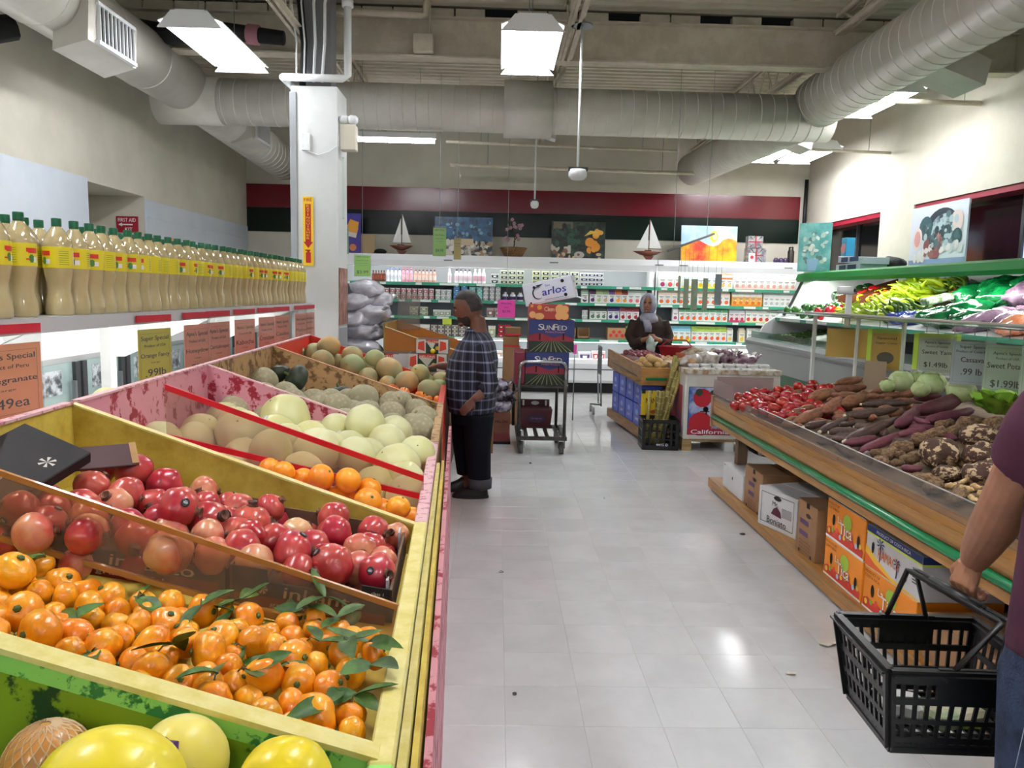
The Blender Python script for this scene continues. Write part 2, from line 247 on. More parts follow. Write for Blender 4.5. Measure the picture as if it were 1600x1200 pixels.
NAMES=[(2.119,3.634,0.918,2.194,3.608,0.929,0.092),(2.453,3.888,0.958,2.56,3.863,0.974,0.072),(2.25,3.501,0.932,2.333,3.507,0.944,0.079),(1.992,3.353,0.881,2.061,3.316,0.891,0.045),(2.092,3.268,0.902,2.173,3.256,0.914,0.063),(2.234,3.352,0.92,2.196,3.213,0.915,0.056)]
STICKS=[(2.001,3.209,0.869,2.379,3.481,0.923,0.011)]
GINGERS=[(1.986,3.158,0.868,2.001,3.108,0.87,0.016),(2.035,3.162,0.875,2.047,3.113,0.877,0.016),(1.997,3.055,0.87,2.021,3.017,0.874,0.017),(2.047,3.058,0.878,2.105,3.084,0.887,0.019),(1.952,3.205,0.862,1.992,3.199,0.868,0.013),(1.957,3.048,0.861,1.941,2.977,0.859,0.01)]
CABBAGES=[(2.932,5.481,1.077,0.083),(3.055,5.507,1.095,0.059),(3.018,5.233,1.09,0.091),(3.008,4.875,1.088,0.089),(2.854,5.072,1.066,0.059),(2.768,5.348,1.054,0.05)]
# ---------------------------------------------------------------- materials of the setting
cream=mat('wall_paint','#cfcabb',.75,bump=.08,bscale=9,col2='#c6c1b2',scale=1.3)
white=mat('white_enamel','#e3e6e6',.4,col2='#d8dcdd',scale=3)
whiteg=mat('white_gloss','#eceef0',.25)
panelw=mat('cooler_panel','#cfd6de',.45,col2='#c6ced8',scale=1.2)
deckm=mat('deck_paint','#cdc6b4',.7,col2='#c2baa6',scale=2)
steelp=mat('painted_steel','#c9c1ae',.6,col2='#b9b09b',scale=5)
ductm=mat('duct_paint','#d3cfc6',.42,col2='#c8c3b8',scale=2)
red=mat('red_band','#6d0d1e',.22); dgreen=mat('dark_green_band','#0a1a14',.25,spec=.25)
black=mat('black_plastic','#101112',.45); blackm=mat('black_matte','#0b0b0c',.8)
greym=mat('grey_metal','#8d9093',.35,metal=.7); dgrey=mat('dark_grey','#3a3c3f',.5)
tilem=mat('floor_tile','#d2d3d4',.14,col2='#c8c9ca',scale=2.2,detail=8,rand=.012,spec=.5,bump=.02,bscale=3)
grout=mat('floor_joint','#b9b9b7',.6)
emitw=mat('lamp_tube','#fbfcff',.5,emit=TUBE)
# ---------------------------------------------------------------- floor of vinyl tiles
fl=struct('floor',MB().box(-5.4,5.9,-7,13.95,-.1,-.0012),grout)
T=.3048
def tile_geo(mb,x,y):
    g=.0006; x0,x1,y0,y1=x+g,x+T-g,y+g,y+T-g; b=.0008
    mb.add([(x0,y0,-.0012),(x1,y0,-.0012),(x1,y1,-.0012),(x0,y1,-.0012),(x0+b,y0+b,0),(x1-b,y0+b,0),(x1-b,y1-b,0),(x0+b,y1-b,0)],[(4,5,6,7),(0,1,5,4),(1,2,6,5),(2,3,7,6),(3,0,4,7)])
tb=MB(); tile_geo(tb,0,0); tme=tb.mesh('tile'); tme.materials.append(tilem); rest=MB(); nt_=0
for i in range(-17,19):
    for j in range(-22,46):
        x,y=i*T+.06,j*T+.03
        vis=(-.45-.05*(y-2.5)<x+T and x<1.9 and 1.75<y<8.6) or (-.3<x<1.5 and 8.6<=y<12.6)
        if vis and nt_<300:
            o=D.objects.new('tile',tme); COL.objects.link(o); o.parent=fl; o.location=(x,y,0); nt_+=1
        elif x>-5.4 and x<5.7 and y<13.6: tile_geo(rest,x,y)
r_=part('tile',rest,tilem,fl); r_['kind']='stuff'
# ---------------------------------------------------------------- walls
wb=struct('wall_back',MB().box(-5.4,5.95,13.9,14.1,0,4.9),cream)
struct('trim_1',MB().box(-4.45,5.36,13.88,13.9,3.06,3.46),red)
struct('trim_2',MB().box(-4.45,5.36,13.882,13.9,2.64,3.058),dgreen)
m=MB().box(-5.5,-4.45,-7,8.5,0,4.9).box(-5.5,-4.45,9.9,13.9,0,4.9).box(-5.5,-4.45,8.5,9.9,2.75,4.9).box(-5.5,-5.25,8.5,9.9,0,2.75)
wl=struct('wall_left',m,cream)
m=MB()
for y0,y1 in ((-1,1.2),(1.206,3.6),(3.606,6.05),(6.056,8.5)): m.bbox(-4.45,-4.41,y0,y1,.0,2.78,.003)
for y0,y1 in ((9.9,11.85),(11.856,13.86)): m.bbox(-4.45,-4.43,y0,y1,0,2.72,.003)
m.box(-4.43,-4.422,9.95,13.8,2.5,2.506).box(-4.43,-4.422,9.95,13.8,2.24,2.246)
struct('trim_3',m,panelw,wl)
m=MB()
for z0,z1,ys in ((0,2.05,[(-7,14)]),(2.93,4.9,[(-7,14)]),(2.05,2.93,[(-7,5.6),(10.3,11.2),(13.7,14)])):
    for a,b in ys: m.box(5.5,5.95,a,b,z0,z1)
wr=struct('wall_right',m,cream)
film=mat('dark_window_film','#1d0d14',.12,col2='#2c131d',scale=.8); filmb=mat('black_window_film','#0d0b0e',.12)
redf=mat('red_window_frame','#8f1b30',.35); day=mat('daylight_pane','#b7c8ea',.2,emit=.75)
for n,(y0,y1) in enumerate(((11.2,13.7),(5.6,10.3))):
    wn=struct(f'window_{n+1}',MB().box(5.78,5.8,y0,y1,2.05,2.93),filmb if n==0 else film)
    f=MB().box(5.52,5.8,y0,y1,2.86,2.93).box(5.7,5.8,y1-.05,y1,2.05,2.86).box(5.7,5.8,y0,y0+.05,2.05,2.86)
    part('window_frame',f,redf,wn)
    if n==1:
        part('glass_pane',MB().box(5.765,5.78,6.0,8.45,2.05,2.38),day,wn,label='clear daylight pane below the dark film')
        part('mullion',MB().box(5.74,5.79,8.45,8.5,2.05,2.86),dgrey,wn)
    else:
        part('mullion',MB().box(5.74,5.79,12.4,12.44,2.05,2.86),dgrey,wn)
cd=MB()
y=-7.0; prof=[(0,4.64),(.06,4.64),(.085,4.69),(.135,4.69)]
pts=[]
while y<13.9:
    for a,z in prof: pts.append((y+a,z))
    y+=.16
vs=[(x,a,z) for a,z in pts for x in (-5.4,5.95)]
cd.add(vs,[(2*i,2*i+1,2*i+3,2*i+2) for i in range(len(pts)-1)]); cd.box(-5.4,5.95,-7,14.1,4.72,4.8)
ce=struct('ceiling',cd,deckm)
# beam over the cross duct, filler blocks on it
m=MB().box(-5.4,5.95,8.42,8.6,4.09,4.11).box(-5.4,5.95,8.5,8.515,4.11,4.49).box(-5.4,5.95,8.42,8.6,4.49,4.505)
bm_=struct('ceiling_beam',m,steelp)
x=-4.4
while x<5.4:
    if R.random()<.78: part('filler_block',MB().bbox(x,x+.31,8.47,8.56,4.51,4.6,.004),steelp,bm_)
    x+=.325
part('dark_gap',MB().box(-5.4,5.9,8.58,8.6,4.505,4.64),blackm,bm_)
def joist(x,y0,y1,zb):
    m=MB()
    for dx in (-.045,.015): m.box(x+dx,x+dx+.03,y0,y1,4.6,4.64); m.box(x+dx,x+dx+.03,y0,y1,zb,zb+.03); m.box(x+dx*1.6-.0,x+dx*1.6+.05,y0,y1,zb+.03,zb+.036)
    jo=struct('ceiling_joist',m,steelp); w=MB(); y=y0+.1; up=0
    while y+.3<y1:
        w.tube([(x,y,zb+.02 if not up else 4.6),(x,y+.3,4.6 if not up else zb+.02)],.011,5); y+=.3; up=1-up
    part('web_rods',w,steelp,jo); return jo
for x,zb in ((-1.97,4.07),(.66,4.07),(3.55,4.42)): joist(x,2.5,8.42,zb); joist(x+(0 if zb<4.2 else -.15),8.62,13.88,4.2)
# ---------------------------------------------------------------- pillar
pil=struct('pillar',MB().bbox(-2.0,-1.56,7.6,8.05,0,3.56,.006),mat('pillar_paint','#dcdfdd',.45,col2='#d3d7d5',scale=2))
m=MB(); m.box(-2.012,-2.0,7.59,7.72,.9,3.5)
for k in range(50):
    z=.92+k*.052; m.add([(-2.0,7.586,z),(-1.955,7.586,z+.026),(-1.955,7.586,z+.034),(-2.0,7.586,z+.008)],[(0,1,2,3)])
m.box(-2.012,-1.95,7.588,7.599,.9,3.5)
part('corner_guard',m,mat('tread_plate','#a9adb0',.3,metal=.6),pil,label='grey tread plate corner guard')
m=MB().tube([(-2.06,7.55,3.62),(-1.5,7.55,3.62),(-1.46,7.6,3.66),(-1.46,7.6,4.62)],.035,10).tube([(-2.06,7.55,3.62),(-2.06,7.9,3.62)],.035,10).tube([(-1.46,7.6,4.28),(-1.46,7.6,4.34)],.055,10)
tag(part('pipe',m,white,None,True),'white pipe bent round the top of the white pillar and rising to the ceiling','pipe')
m=MB().box(-1.92,-1.64,7.7,7.95,3.56,4.64)
struct('steel_post',m,mat('grey_post','#77777a',.5),pil)
m=MB()
for dx in (-.0,.07,.16,.24): m.tube([(-1.95+dx,7.62,3.6),(-1.94+dx*1.1,7.6,3.95),(-1.98+dx*1.3,7.58,4.3),(-2.0+dx*1.5,7.7,4.62)],.009+.006*(dx>.1),6)
part('cables',m,white,pil,True)
part('conduit',MB().tube([(-1.9,7.64,3.57),(-1.88,7.64,3.95),(-1.95,7.7,4.6)],.032,8),blackm,pil,True)
# ---------------------------------------------------------------- ducts
def ring(c,r,axis,t=.006,n=28):
    m=MB(); a=[]
    for dr,dz in ((0,-t),(t,0),(0,t)):
        pts=[]
        for i in range(n):
            q=2*pi*i/n; u,v=(r+dr)*math.cos(q),(r+dr)*math.sin(q)
            pts.append((c[0]+dz,c[1]+u,c[2]+v) if axis=='x' else (c[0]+u,c[1]+dz,c[2]+v))
        a.append(pts)
    m.loft(a,False); return m
def duct(name,label,p0,p1,r,pitch=.15,rings=True):
    o=tag(part(name,MB().tube([p0,p1],r,32),ductm,None,True),label,'duct')
    for p in o.data.polygons:
        if len(p.vertices)>4: p.use_smooth=False
    if rings:
        s=MB(); d=Vector(p1)-Vector(p0); n=int(d.length/pitch); ax='x' if abs(d.x)>abs(d.y) else 'y'
        for i in range(1,n):
            g=ring(Vector(p0)+d*i/n,r,ax); s.add(g.v,g.f)
        part('seam_rings',s,ductm,o,True)
    return o
dt=duct('air_duct','long round cream duct crossing above the aisle from side to side',(-4.0,9.5,3.83),(3.95,9.5,3.81),.265)
part('collar',MB().tube([(.03,9.5,3.83),(.6,9.5,3.83)],.33,32),ductm,dt,True)
part('collar',MB().tube([(-4.05,9.5,3.83),(-3.3,9.5,3.83)],.275,32),ductm,dt,True)
dl=duct('air_duct','round cream duct running along the left wall above the bottles',(-3.72,-3,3.98),(-3.72,9.3,3.98),.3,.9)
dl2=duct('air_duct','round cream duct beyond the cross duct, near the left back corner',(-3.72,9.7,3.93),(-3.62,13.3,3.72),.27,.16)
dr=duct('air_duct','round cream duct running along the right side above the roots stand',(3.75,-3,3.97),(3.75,9.35,3.97),.3,.17)
dr2=duct('air_duct','narrower cream duct beyond the cross duct, ending near the back wall',(3.72,9.7,3.86),(3.22,13.2,3.78),.26,.12)
def register(d,c,y0,y1,side):
    # louvred box on the flank of a duct
    x=c[0]; s=side; m=MB(); m.prism([(x+s*.05,c[2]-.29),(x+s*.34,c[2]-.2),(x+s*.36,c[2]+.14),(x+s*.1,c[2]+.28)],y0-.14,y1+.1,'y')
    part('vent_box',m,ductm,d)
    f=MB(); n=9
    xa,za,xb,zb=x+s*.346,c[2]-.17,x+s*.362,c[2]+.11
    for i in range(n+1):
        t=i/n; f.box(min(xa,xb)+.0,max(xa,xb)+.02,y0+(y1-y0)*t-.006,y0+(y1-y0)*t+.006,za,zb)
    f.box(xa-.01,xb+.022,y0-.03,y1+.03,zb,zb+.03).box(xa-.01,xb+.022,y0-.03,y1+.03,za-.03,za)
    part('vent_grille',f,whiteg,d); part('vent_throat',MB().box(min(xa,xb),max(xa,xb)+.004,y0,y1,za,zb),blackm,d)
register(dl,(-3.72,0,3.83),6.75,7.35,1); register(dl2,(-3.7,0,3.86),10.9,11.45,1)
def scoop(d,x,y,z,w=.5):
    m=MB().add([(x-.05,y,z-.02),(x-.05,y+w,z-.02),(x+.46,y,z-.2),(x+.46,y+w,z-.2),(x+.1,y,z+.2),(x+.1,y+w,z+.2),(x+.5,y,z+.02),(x+.5,y+w,z+.02)],[(0,1,3,2),(4,6,7,5),(0,2,6,4),(1,5,7,3),(2,3,7,6),(0,4,5,1)])
    part('diffuser_scoop',m,ductm,d)
scoop(dr,3.95,7.2,3.83); scoop(dr2,3.62,10.3,3.8,.4)
m=MB().tube([(-3.9,8.35,4.3),(-3.4,8.3,4.2),(-2.9,8.32,4.26),(-2.25,8.3,4.2)],[.09,.1,.09,.07],10)
h=tag(part('insulated_hose',m,blackm,None,True),'black wrapped hose slung under the beam above the left light','pipe')
part('tape_band',MB().tube([(-2.62,8.31,4.235),(-2.5,8.305,4.222)],.098,10),mat('pink_tape','#a8717c',.6),h,True)
tag(part('insulated_hose',MB().tube([(-4.38,6.2,3.55),(-4.3,6.5,3.62),(-4.05,6.75,3.75)],[.05,.12,.1],8),blackm,None,True),'black torn hose end hanging behind the left duct','pipe')
# ---------------------------------------------------------------- ceiling lights
def fixture(x,y0,y1,z,label):
    t=thing('ceiling_light',label,'light',(x,(y0+y1)/2,z),0,'fluorescent ceiling lights')
    m=MB(); 
    for s in (-1,1): m.add([(x+s*.12,y0,z+.06),(x+s*.12,y1,z+.06),(x+s*.26,y0,z+.005),(x+s*.26,y1,z+.005),(x+s*.12,y0,z+.07),(x+s*.12,y1,z+.07),(x+s*.265,y0,z+.013),(x+s*.265,y1,z+.013)],[(0,1,3,2),(4,6,7,5),(2,3,7,6),(0,2,6,4),(1,5,7,3)])
    m.box(x-.12,x+.12,y0,y1,z+.055,z+.1); 
    for yy in (y0,y1): m.prism([(x-.265,z-.045),(x+.265,z-.045),(x+.15,z+.09),(x-.15,z+.09)],yy-.008,yy+.008,'y')
    part('housing',m,whiteg,t)
    for k in range(4): part('tube',MB().tube([(x-.165+.11*k,y0+.03,z-.022),(x-.165+.11*k,y1-.03,z-.022)],.019,8),emitw,t,True)
    part('hanger',MB().tube([(x,y0+.2,z+.1),(x,y0+.2,4.64)],.004,4).tube([(x,y1-.2,z+.1),(x,y1-.2,4.64)],.004,4),greym,t)
    return t
LL=['four tube ceiling light nearest the left duct','four tube ceiling light over the middle of the aisle','ceiling light behind the right duct, above the roots stand','ceiling light at the back, inner one of two beside the right wall','ceiling light at the back, outer one of two beside the right wall']
LL+=['ceiling light behind the viewer, '+a+' of the '+b+' row' for b in ('near','far') for a in ('left','middle','right')]
for f,l in zip(FIX,LL): fixture(*f,l)
t=thing('strip_light','long bare tube strip light hung across behind the pillar','light',(-1.5,10.8,3.72))
part('housing',MB().box(-2.12,-.88,10.76,10.84,3.71,3.78),whiteg,t); part('tube',MB().tube([(-2.1,10.8,3.68),(-.9,10.8,3.68)],.03,8),emitw,t,True)
part('hanger',MB().tube([(-1.1,10.8,3.78),(-1.1,10.8,4.64)],.004,4).tube([(-1.9,10.8,3.78),(-1.9,10.8,4.64)],.004,4),greym,t)
# ---------------------------------------------------------------- pipes, sensors, wires
def pipe(pts,r,label,m_=steelp,name='pipe',grp=None,hang=True):
    o=tag(part(name,MB().tube(pts,r,8),m_,None,True),label,'pipe',grp)
    if hang:
        a,b=Vector(pts[0]),Vector(pts[-1])
        for u in (.15,.85): q=a.lerp(b,u); part('hanger',MB().tube([q,(q.x,q.y,4.7)],.005,4),greym,o)
    return o
pipe([(-2.3,8.1,4.43),(-.82,8.1,4.4),(-.78,8.1,4.4),(-.76,8.1,4.62)],.035,'cream pipe crossing below the deck to the right of the pillar')
pipe([(-4.3,6.6,4.3),(-2.3,6.9,4.34)],.035,'cream pipe crossing above the left ceiling light')
jb=tag(part('junction_box',MB().bbox(-.93,-.72,8.33,8.42,4.12,4.3,.006),steelp),'cream junction box fixed to the ceiling beam','box'); part('conduit',MB().tube([(-.76,8.38,4.3),(-.76,8.38,4.6)],.012,6),steelp,jb)
pipe([(-.8,11.6,3.83),(2.6,11.6,3.78)],.02,'thin cream pipe behind the cross duct, upper of two')
pipe([(-.8,12.6,3.66),(3.2,12.6,3.62)],.028,'thin cream pipe behind the cross duct, lower of two')
pipe([(3.4,11.0,3.75),(5.48,11.0,3.72)],.02,'thin cream pipe running to the right wall beside the back lights')
pipe([(4.2,9.0,3.92),(5.48,9.0,3.92)],.03,'cream rail running to the right wall behind the right duct')
pipe([(5.42,13.8,2.6),(5.42,13.8,3.75)],.035,'black vertical pipe in the right back corner',black,hang=False)
def sensor(x,y,zb,zt,r,label):
    t=thing('hanging_camera',label,'camera',(x,y,zt))
    part('rod',MB().tube([(x,y,zb+.09),(x,y,zt)],.012,8),white,t,True)
    part('bracket',MB().box(x-.09*r/.085,x+.09*r/.085,y-.03,y+.03,zb+.085,zb+.12),black,t)
    part('dome',MB().lathe([(0,0),(r*.7,.01),(r,.04),(r,.075),(r*.9,.1)],16,(x,y,zb)),white,t,True)
    part('ceiling_plate',MB().lathe([(.1,0),(.1,.012)],14,(x,y,zt-.01)),greym,t); return t
sensor(.72,7.3,2.7,4.08,.085,'white dome camera on a long rod over the middle of the aisle')
sensor(.47,10.5,2.78,4.66,.055,'small white dome camera hung farther back, in front of the red band')
m=MB().prism([(.52,3.72),(.72,3.66),(.74,3.9),(.56,3.9)],10.35,10.55,'y')
tag(part('horn_speaker',m,white),'white horn speaker hung below the cross duct','speaker')
m=MB(); m.bbox(-1.545,-1.39,7.62,7.74,2.98,3.22,.008)
em=tag(part('emergency_light',m,mat('beige_plastic','#c9c4b2',.5)),'beige twin head emergency light on the right side of the pillar','light')
for dx in (0,.085): part('lamp_head',MB().lathe([(.02,0),(.05,.03),(.05,.07),(.03,.09)],12,(-1.51+dx,7.66,3.22)),white,em,True)
m=MB()
for i in range(24):
    a=i/24*pi; m
m.tube([(-1.86,7.58,3.2),(-1.86,7.58,2.98),(-1.83,7.58,2.95),(-1.74,7.58,2.92),(-1.64,7.58,2.95),(-1.55,7.6,3.02)],.005,5)
part('cable',m,white,pil,True); part('outlet',MB().bbox(-1.9,-1.82,7.575,7.6,2.96,3.12,.004),white,pil)
part('tape_mark',MB(fwd('+x',(-1.557,7.85,2.65))).rect(-.03,-.022,-.3,.3).rect(.022,.03,-.3,.3).rect(-.03,.03,.29,.3).rect(-.03,.03,-.3,-.29),mat('green_tape','#5fae86',.6),pil)
# fire extinguisher sign on the pillar
s=MB(fwd('front',(-1.845,7.592,2.2))); s.box(-.05,.05,-.33,.33,-.004,.004)
sg=single('fire_sign',s,mat('sign_yellow','#f0c618',.4),'tall yellow fire extinguisher arrow sign on the pillar','sign')
l=MB(fwd('front',(-1.845,7.592,2.2))); l.text('FIRE',0,.3,.075,.03,.006); l.rect(-.027,.027,-.1,.26,.0055).add([(-.045,-.1,.0055),(.045,-.1,.0055),(0,-.16,.0055)],[(0,2,1)])
part('print',l,mat('sign_red','#b3151d',.5),sg)
l=MB(fwd('front',(-1.845,7.592,2.2)))
for i,c in enumerate('EXTINGUISHER'): l.text(c,0,.243-i*.028,.03 if c!='I' else .008,.02,.0075)
part('lettering',l,mat('sign_yellow','#f0c618'),sg)
l=MB(fwd('front',(-1.845,7.592,2.2))); l.rect(-.024,.024,-.3,-.2,.006).rect(-.012,.012,-.2,-.18,.006).rect(-.03,.02,-.185,-.175,.006)
part('emblem',l,mat('sign_red','#b3151d'),sg)
# first aid sign in the wall recess
s=MB(fwd('front',(-4.66,9.885,2.4))); s.box(-.135,.135,-.1,.1,-.006,.006)
sg=single('first_aid_sign',s,mat('maroon_sign','#9c1730',.4),'red first aid kit sign on the recessed wall above the bottles','sign')
l=MB(fwd('front',(-4.66,9.885,2.4))); l.text('FIRST AID',0,.055,.22,.045,.008).text('KIT',.02,-.06,.09,.045,.008).rect(-.07,.07,-.01,.006,.008).add([(-.11,-.002,.008),(-.06,.022,.008),(-.06,-.026,.008)],[(0,2,1)])
part('lettering',l,mat('sign_white','#f2f2f2',.5),sg)
m=MB().bbox(-4.45,-4.38,5.95,6.1,3.36,3.5,.01); tag(part('thermostat',m,white),'small white control box on the upper left wall','box')
for k,(yy,zz) in enumerate(((10.55,2.2),(11.2,2.2))):
    s=MB(fwd('+x',(-4.418,yy,zz))).box(-.12,.12,-.09,.09,-.003,.003)
    single('paper_note',s,mat('orange_paper','#f08a6a',.7),'small orange paper note on the left wall panel, '+('nearer' if k==0 else 'farther')+' one','note')
# ---------------------------------------------------------------- refrigerated wall case at the back
BY=12.95
def bx(px): return (px-779)*13.0/1200
casein=mat('case_back','#9da3a8',.45); shelfg=mat('shelf_edge_green','#3f9f7f',.4); tagw=mat('price_tag','#eef0ee',.5)
lampcol=mat('case_lamp','#fffdf5',.5,emit=5)
SZ=[1.80,1.515,1.24,.90]
def wall_case(x0,x1,label):
    t=thing('wall_case',label,'refrigerator',((x0+x1)/2,BY,0))
    m=MB().box(x0,x1,13.6,13.86,.15,2.24).box(x0,x1,13.0,13.6,2.2,2.24); part('cabinet',m,casein,t)
    part('end_panel',MB().box(x0,x0+.03,13.03,13.6,.5,2.2),white,t); part('end_panel',MB().box(x1-.03,x1,13.03,13.6,.5,2.2),white,t)
    m=MB().prism([(12.86,2.25),(13.5,2.25),(13.5,2.2),(12.98,2.19),(12.93,2.05),(12.86,2.06),(12.84,2.15)],x0,x1,'x')
    part('header',m,whiteg,t)
    m=MB()
    x=x0+.35
    while x<x1: m.box(x,x+.14,12.835,12.842,2.155,2.175); x+=1.75
    part('header_slot',m,mat('slot_grey','#7a7d82',.5),t)
    part('lamp',MB().tube([(x0+.05,13.05,2.17),(x1-.05,13.05,2.17)],.018,6),lampcol,t,True)
    for z in SZ:
        s=part('shelf',MB().box(x0,x1,13.04,13.6,z-.025,z-.005),white,t)
        part('price_rail',MB().box(x0,x1,13.025,13.04,z-.05,z+.0),shelfg,s)
        g=MB(); x=x0+.1
        while x<x1-.2:
            wd=R.choice([.1,.1,.2,.32]); g.box(x,min(x+wd,x1),13.02,13.026,z-.045,z-.008); x+=wd+R.choice([.12,.3,.5])
        part('price_tags',g,tagw,s)
    part('lamp',MB().tube([(x0+.05,13.06,.855),(x1-.05,13.06,.855)],.015,6),lampcol,t,True)
    m=MB().prism([(12.86,.17),(12.8,.22),(12.78,.5),(12.82,.57),(12.95,.58),(12.98,.53),(13.6,.53),(13.6,.17)],x0,x1,'x'); part('bumper_base',m,whiteg,t)
    m=MB(); m.box(x0,x1,12.775,12.782,.4,.415); part('bumper_strip',m,dgrey,t)
    part('kick_plate',MB().box(x0,x1,12.9,13.6,0,.17),blackm,t)
    return t
wall_case(-3.0,2.64,'long white refrigerated wall case on the left, stocked with dairy on green edged shelves')
wall_case(2.66,5.1,'white refrigerated wall case on the right, stocked with juice cartons')
for x0,x1 in ((-2.6,2.6),(2.7,5.05)):
    lamp(((x0+x1)/2,13.06,2.15),x1-x0,.05,(x1-x0)*(3 if x0<0 else 7),(-.35,0,0)); lamp(((x0+x1)/2,13.1,.85),x1-x0,.04,(x1-x0)*2,(-.3,0,0))
PM={}
def pm(c,r=.4):
    return mat('pack_'+c.strip('#'),c,r)
def carton_me(w,h,body,top,dot,band=None,d=.09):
    k=('c',w,h,body,top,dot,band)
    if k not in PM:
        m=MB(); b=h*.8; hw=w/2
        m.box(-hw,hw,-d/2,d/2,0,b); m.i=1; m.prism([(-d/2,b),(d/2,b),(.004,h*.95),(.004,h),(-.004,h),(-.004,h*.95)],-hw,hw,'x')
        m.i=1; m.add([(-hw,-d/2-.001,b*.82),(hw,-d/2-.001,b*.82),(hw,-d/2-.001,b),(-hw,-d/2-.001,b)],[(0,1,2,3)])
        m.i=2; q=fwd('front',(0,-d/2-.001,b*.3)); old=m.M; m.M=q; m.disc(0,0,hw*.62,0,14); 
        m.i=3; m.rect(-hw*.7,hw*.7,b*.36,b*.42); m.rect(-hw*.5,hw*.5,b*.28,b*.32); m.i=1; m.rect(hw*.1,hw*.5,hw*.55,hw*.85,.0006)
        if band: m.i=4; m.rect(-hw,hw,-b*.3,-b*.1,-.0003)
        m.M=old; me=m.mesh('carton')
        for c in (body,top,dot,'#7f8486',band or body): me.materials.append(pm(c))
        PM[k]=me
    return PM[k]
def cyl_me(r,h,body,cap,lab,tap=.8):
    k=('b',r,h,body,cap,lab)
    if k not in PM:
        m=MB(); m.lathe([(r*.9,0),(r,.01),(r,h*.62),(r*tap*.75,h*.78),(r*.42,h*.86)],12); m.i=1; m.lathe([(r*.48,h*.86),(r*.48,h),(r*.4,h)],10)
        m.i=2; m.lathe([(r*1.01,h*.18),(r*1.01,h*.55)],12,cap=False); me=m.mesh('bottle',True)
        for c in (body,cap,lab): me.materials.append(pm(c,.3))
        PM[k]=me
    return PM[k]
def tub_me(w,h,body,lab,d=.1):
    k=('t',w,h,body,lab)
    if k not in PM:
        m=MB(); a,b=w/2*.88,w/2; m.loft([[(-a,-d/2*.9,0),(a,-d/2*.9,0),(a,d/2*.9,0),(-a,d/2*.9,0)],[(-b,-d/2,h*.85),(b,-d/2,h*.85),(b,d/2,h*.85),(-b,d/2,h*.85)]])
        m.box(-b*1.03,b*1.03,-d/2*1.03,d/2*1.03,h*.85,h*.98); m.i=1; m.add([(-a*.85,-d/2*.93-.004,h*.2),(a*.85,-d/2*.93-.004,h*.2),(b*.85,-d/2-.003,h*.7),(-b*.85,-d/2-.003,h*.7)],[(0,1,2,3)])
        m.i=2; m.add([(-a*.4,-d/2*.93-.008,h*.32),(a*.4,-d/2*.93-.008,h*.32),(b*.4,-d/2-.005,h*.58),(-b*.4,-d/2-.005,h*.58)],[(0,1,2,3)]); me=m.mesh('tub')
        for c in (body,lab,'#f4f4f2'): me.materials.append(pm(c))
        PM[k]=me
    return PM[k]
def put(me,name,cat,x,z,label,group,y=13.1):
    o=D.objects.new(name,me); COL.objects.link(o); o.location=(x,y,z); o.rotation_euler.z=R.uniform(-.03,.03); return tag(o,label,cat,group)
SN=['top','second','third','fourth','bottom']
def row(me,name,cat,px0,px1,n,s,desc,grp,lay=1,lh=.1,side='left'):
    for i in range(n):
        px=px0+(px1-px0)*(i+.5)/n
        for k in range(lay):
            lb=desc+(', '+nth(i)+' from pillar side' if n>1 else '')+', '+SN[s]+(' dairy shelf' if side=='left' else ' juice shelf')+((', bottom layer',', second layer',', third layer',', top layer')[k] if lay>1 else '')
            z=(SZ+[.535])[s]-.005
            put(me,name,cat,bx(px),z+k*lh,lb,grp)
g='dairy on the left case'
row(cyl_me(.026,.19,'#5a2b22','#2d1512','#8e4b39'),'drink_bottle','bottle',583,604,5,0,'dark brown drink bottle',g)
row(cyl_me(.028,.23,'#f1f1f2','#3a54a8','#dfe3ee'),'drink_bottle','bottle',605,629,4,0,'white drink bottle',g)
row(cyl_me(.028,.23,'#e98aa6','#c22b57','#f3c3cf'),'drink_bottle','bottle',629,647,3,0,'pink drink bottle',g)
row(cyl_me(.028,.22,'#c98f82','#50231f','#efd9d0'),'drink_bottle','bottle',648,683,6,0,'brown topped pink drink bottle',g)
row(cyl_me(.03,.24,'#efe6ea','#f0f0f0','#e3cdd8'),'drink_bottle','bottle',699,708,1,0,'lone white drink bottle',g)
row(cyl_me(.035,.24,'#f0e9ee','#2d2733','#e2cbd6'),'drink_bottle','bottle',711,738,4,0,'black capped white bottle',g)
row(cyl_me(.032,.24,'#efe2e6','#ececec','#d9a9bb'),'drink_bottle','bottle',740,760,3,0,'white capped pale pink bottle',g)
row(tub_me(.13,.085,'#f1f2ee','#26324f'),'tub','tub',767,781,1,0,'white tub with navy label',g,2,.09)
row(tub_me(.12,.075,'#e4ead0','#2b3a2e'),'tub','tub',782,820,3,0,'pale green tub with dark label',g,3,.08)
row(tub_me(.12,.075,'#dfe7b8','#1f2124'),'tub','tub',831,860,2,0,'yellow green tub with black label',g,3,.08)
row(tub_me(.13,.075,'#e7ecc8','#1d3b66'),'tub','tub',860,906,3,0,'cream tub with blue label',g,3,.08)
row(tub_me(.13,.07,'#f2f3f5','#1b2a5e'),'tub','tub',907,943,3,0,'white tub with navy band',g,3,.075)
row(tub_me(.075,.09,'#f0dcdd','#c65b6d'),'tub','tub',585,680,11,1,'pink and white yogurt tub',g,2,.095)
row(tub_me(.085,.085,'#eef0ef','#aebfc0'),'tub','tub',682,707,3,1,'plain white yogurt tub',g,2,.09)
row(tub_me(.1,.065,'#6fb2e4','#2f6fc0'),'tub','tub',709,733,2,1,'blue tub',g,4,.067)
row(tub_me(.1,.055,'#a9e0dd','#58b5b0'),'tub','tub',734,756,2,1,'teal tub',g,4,.057)
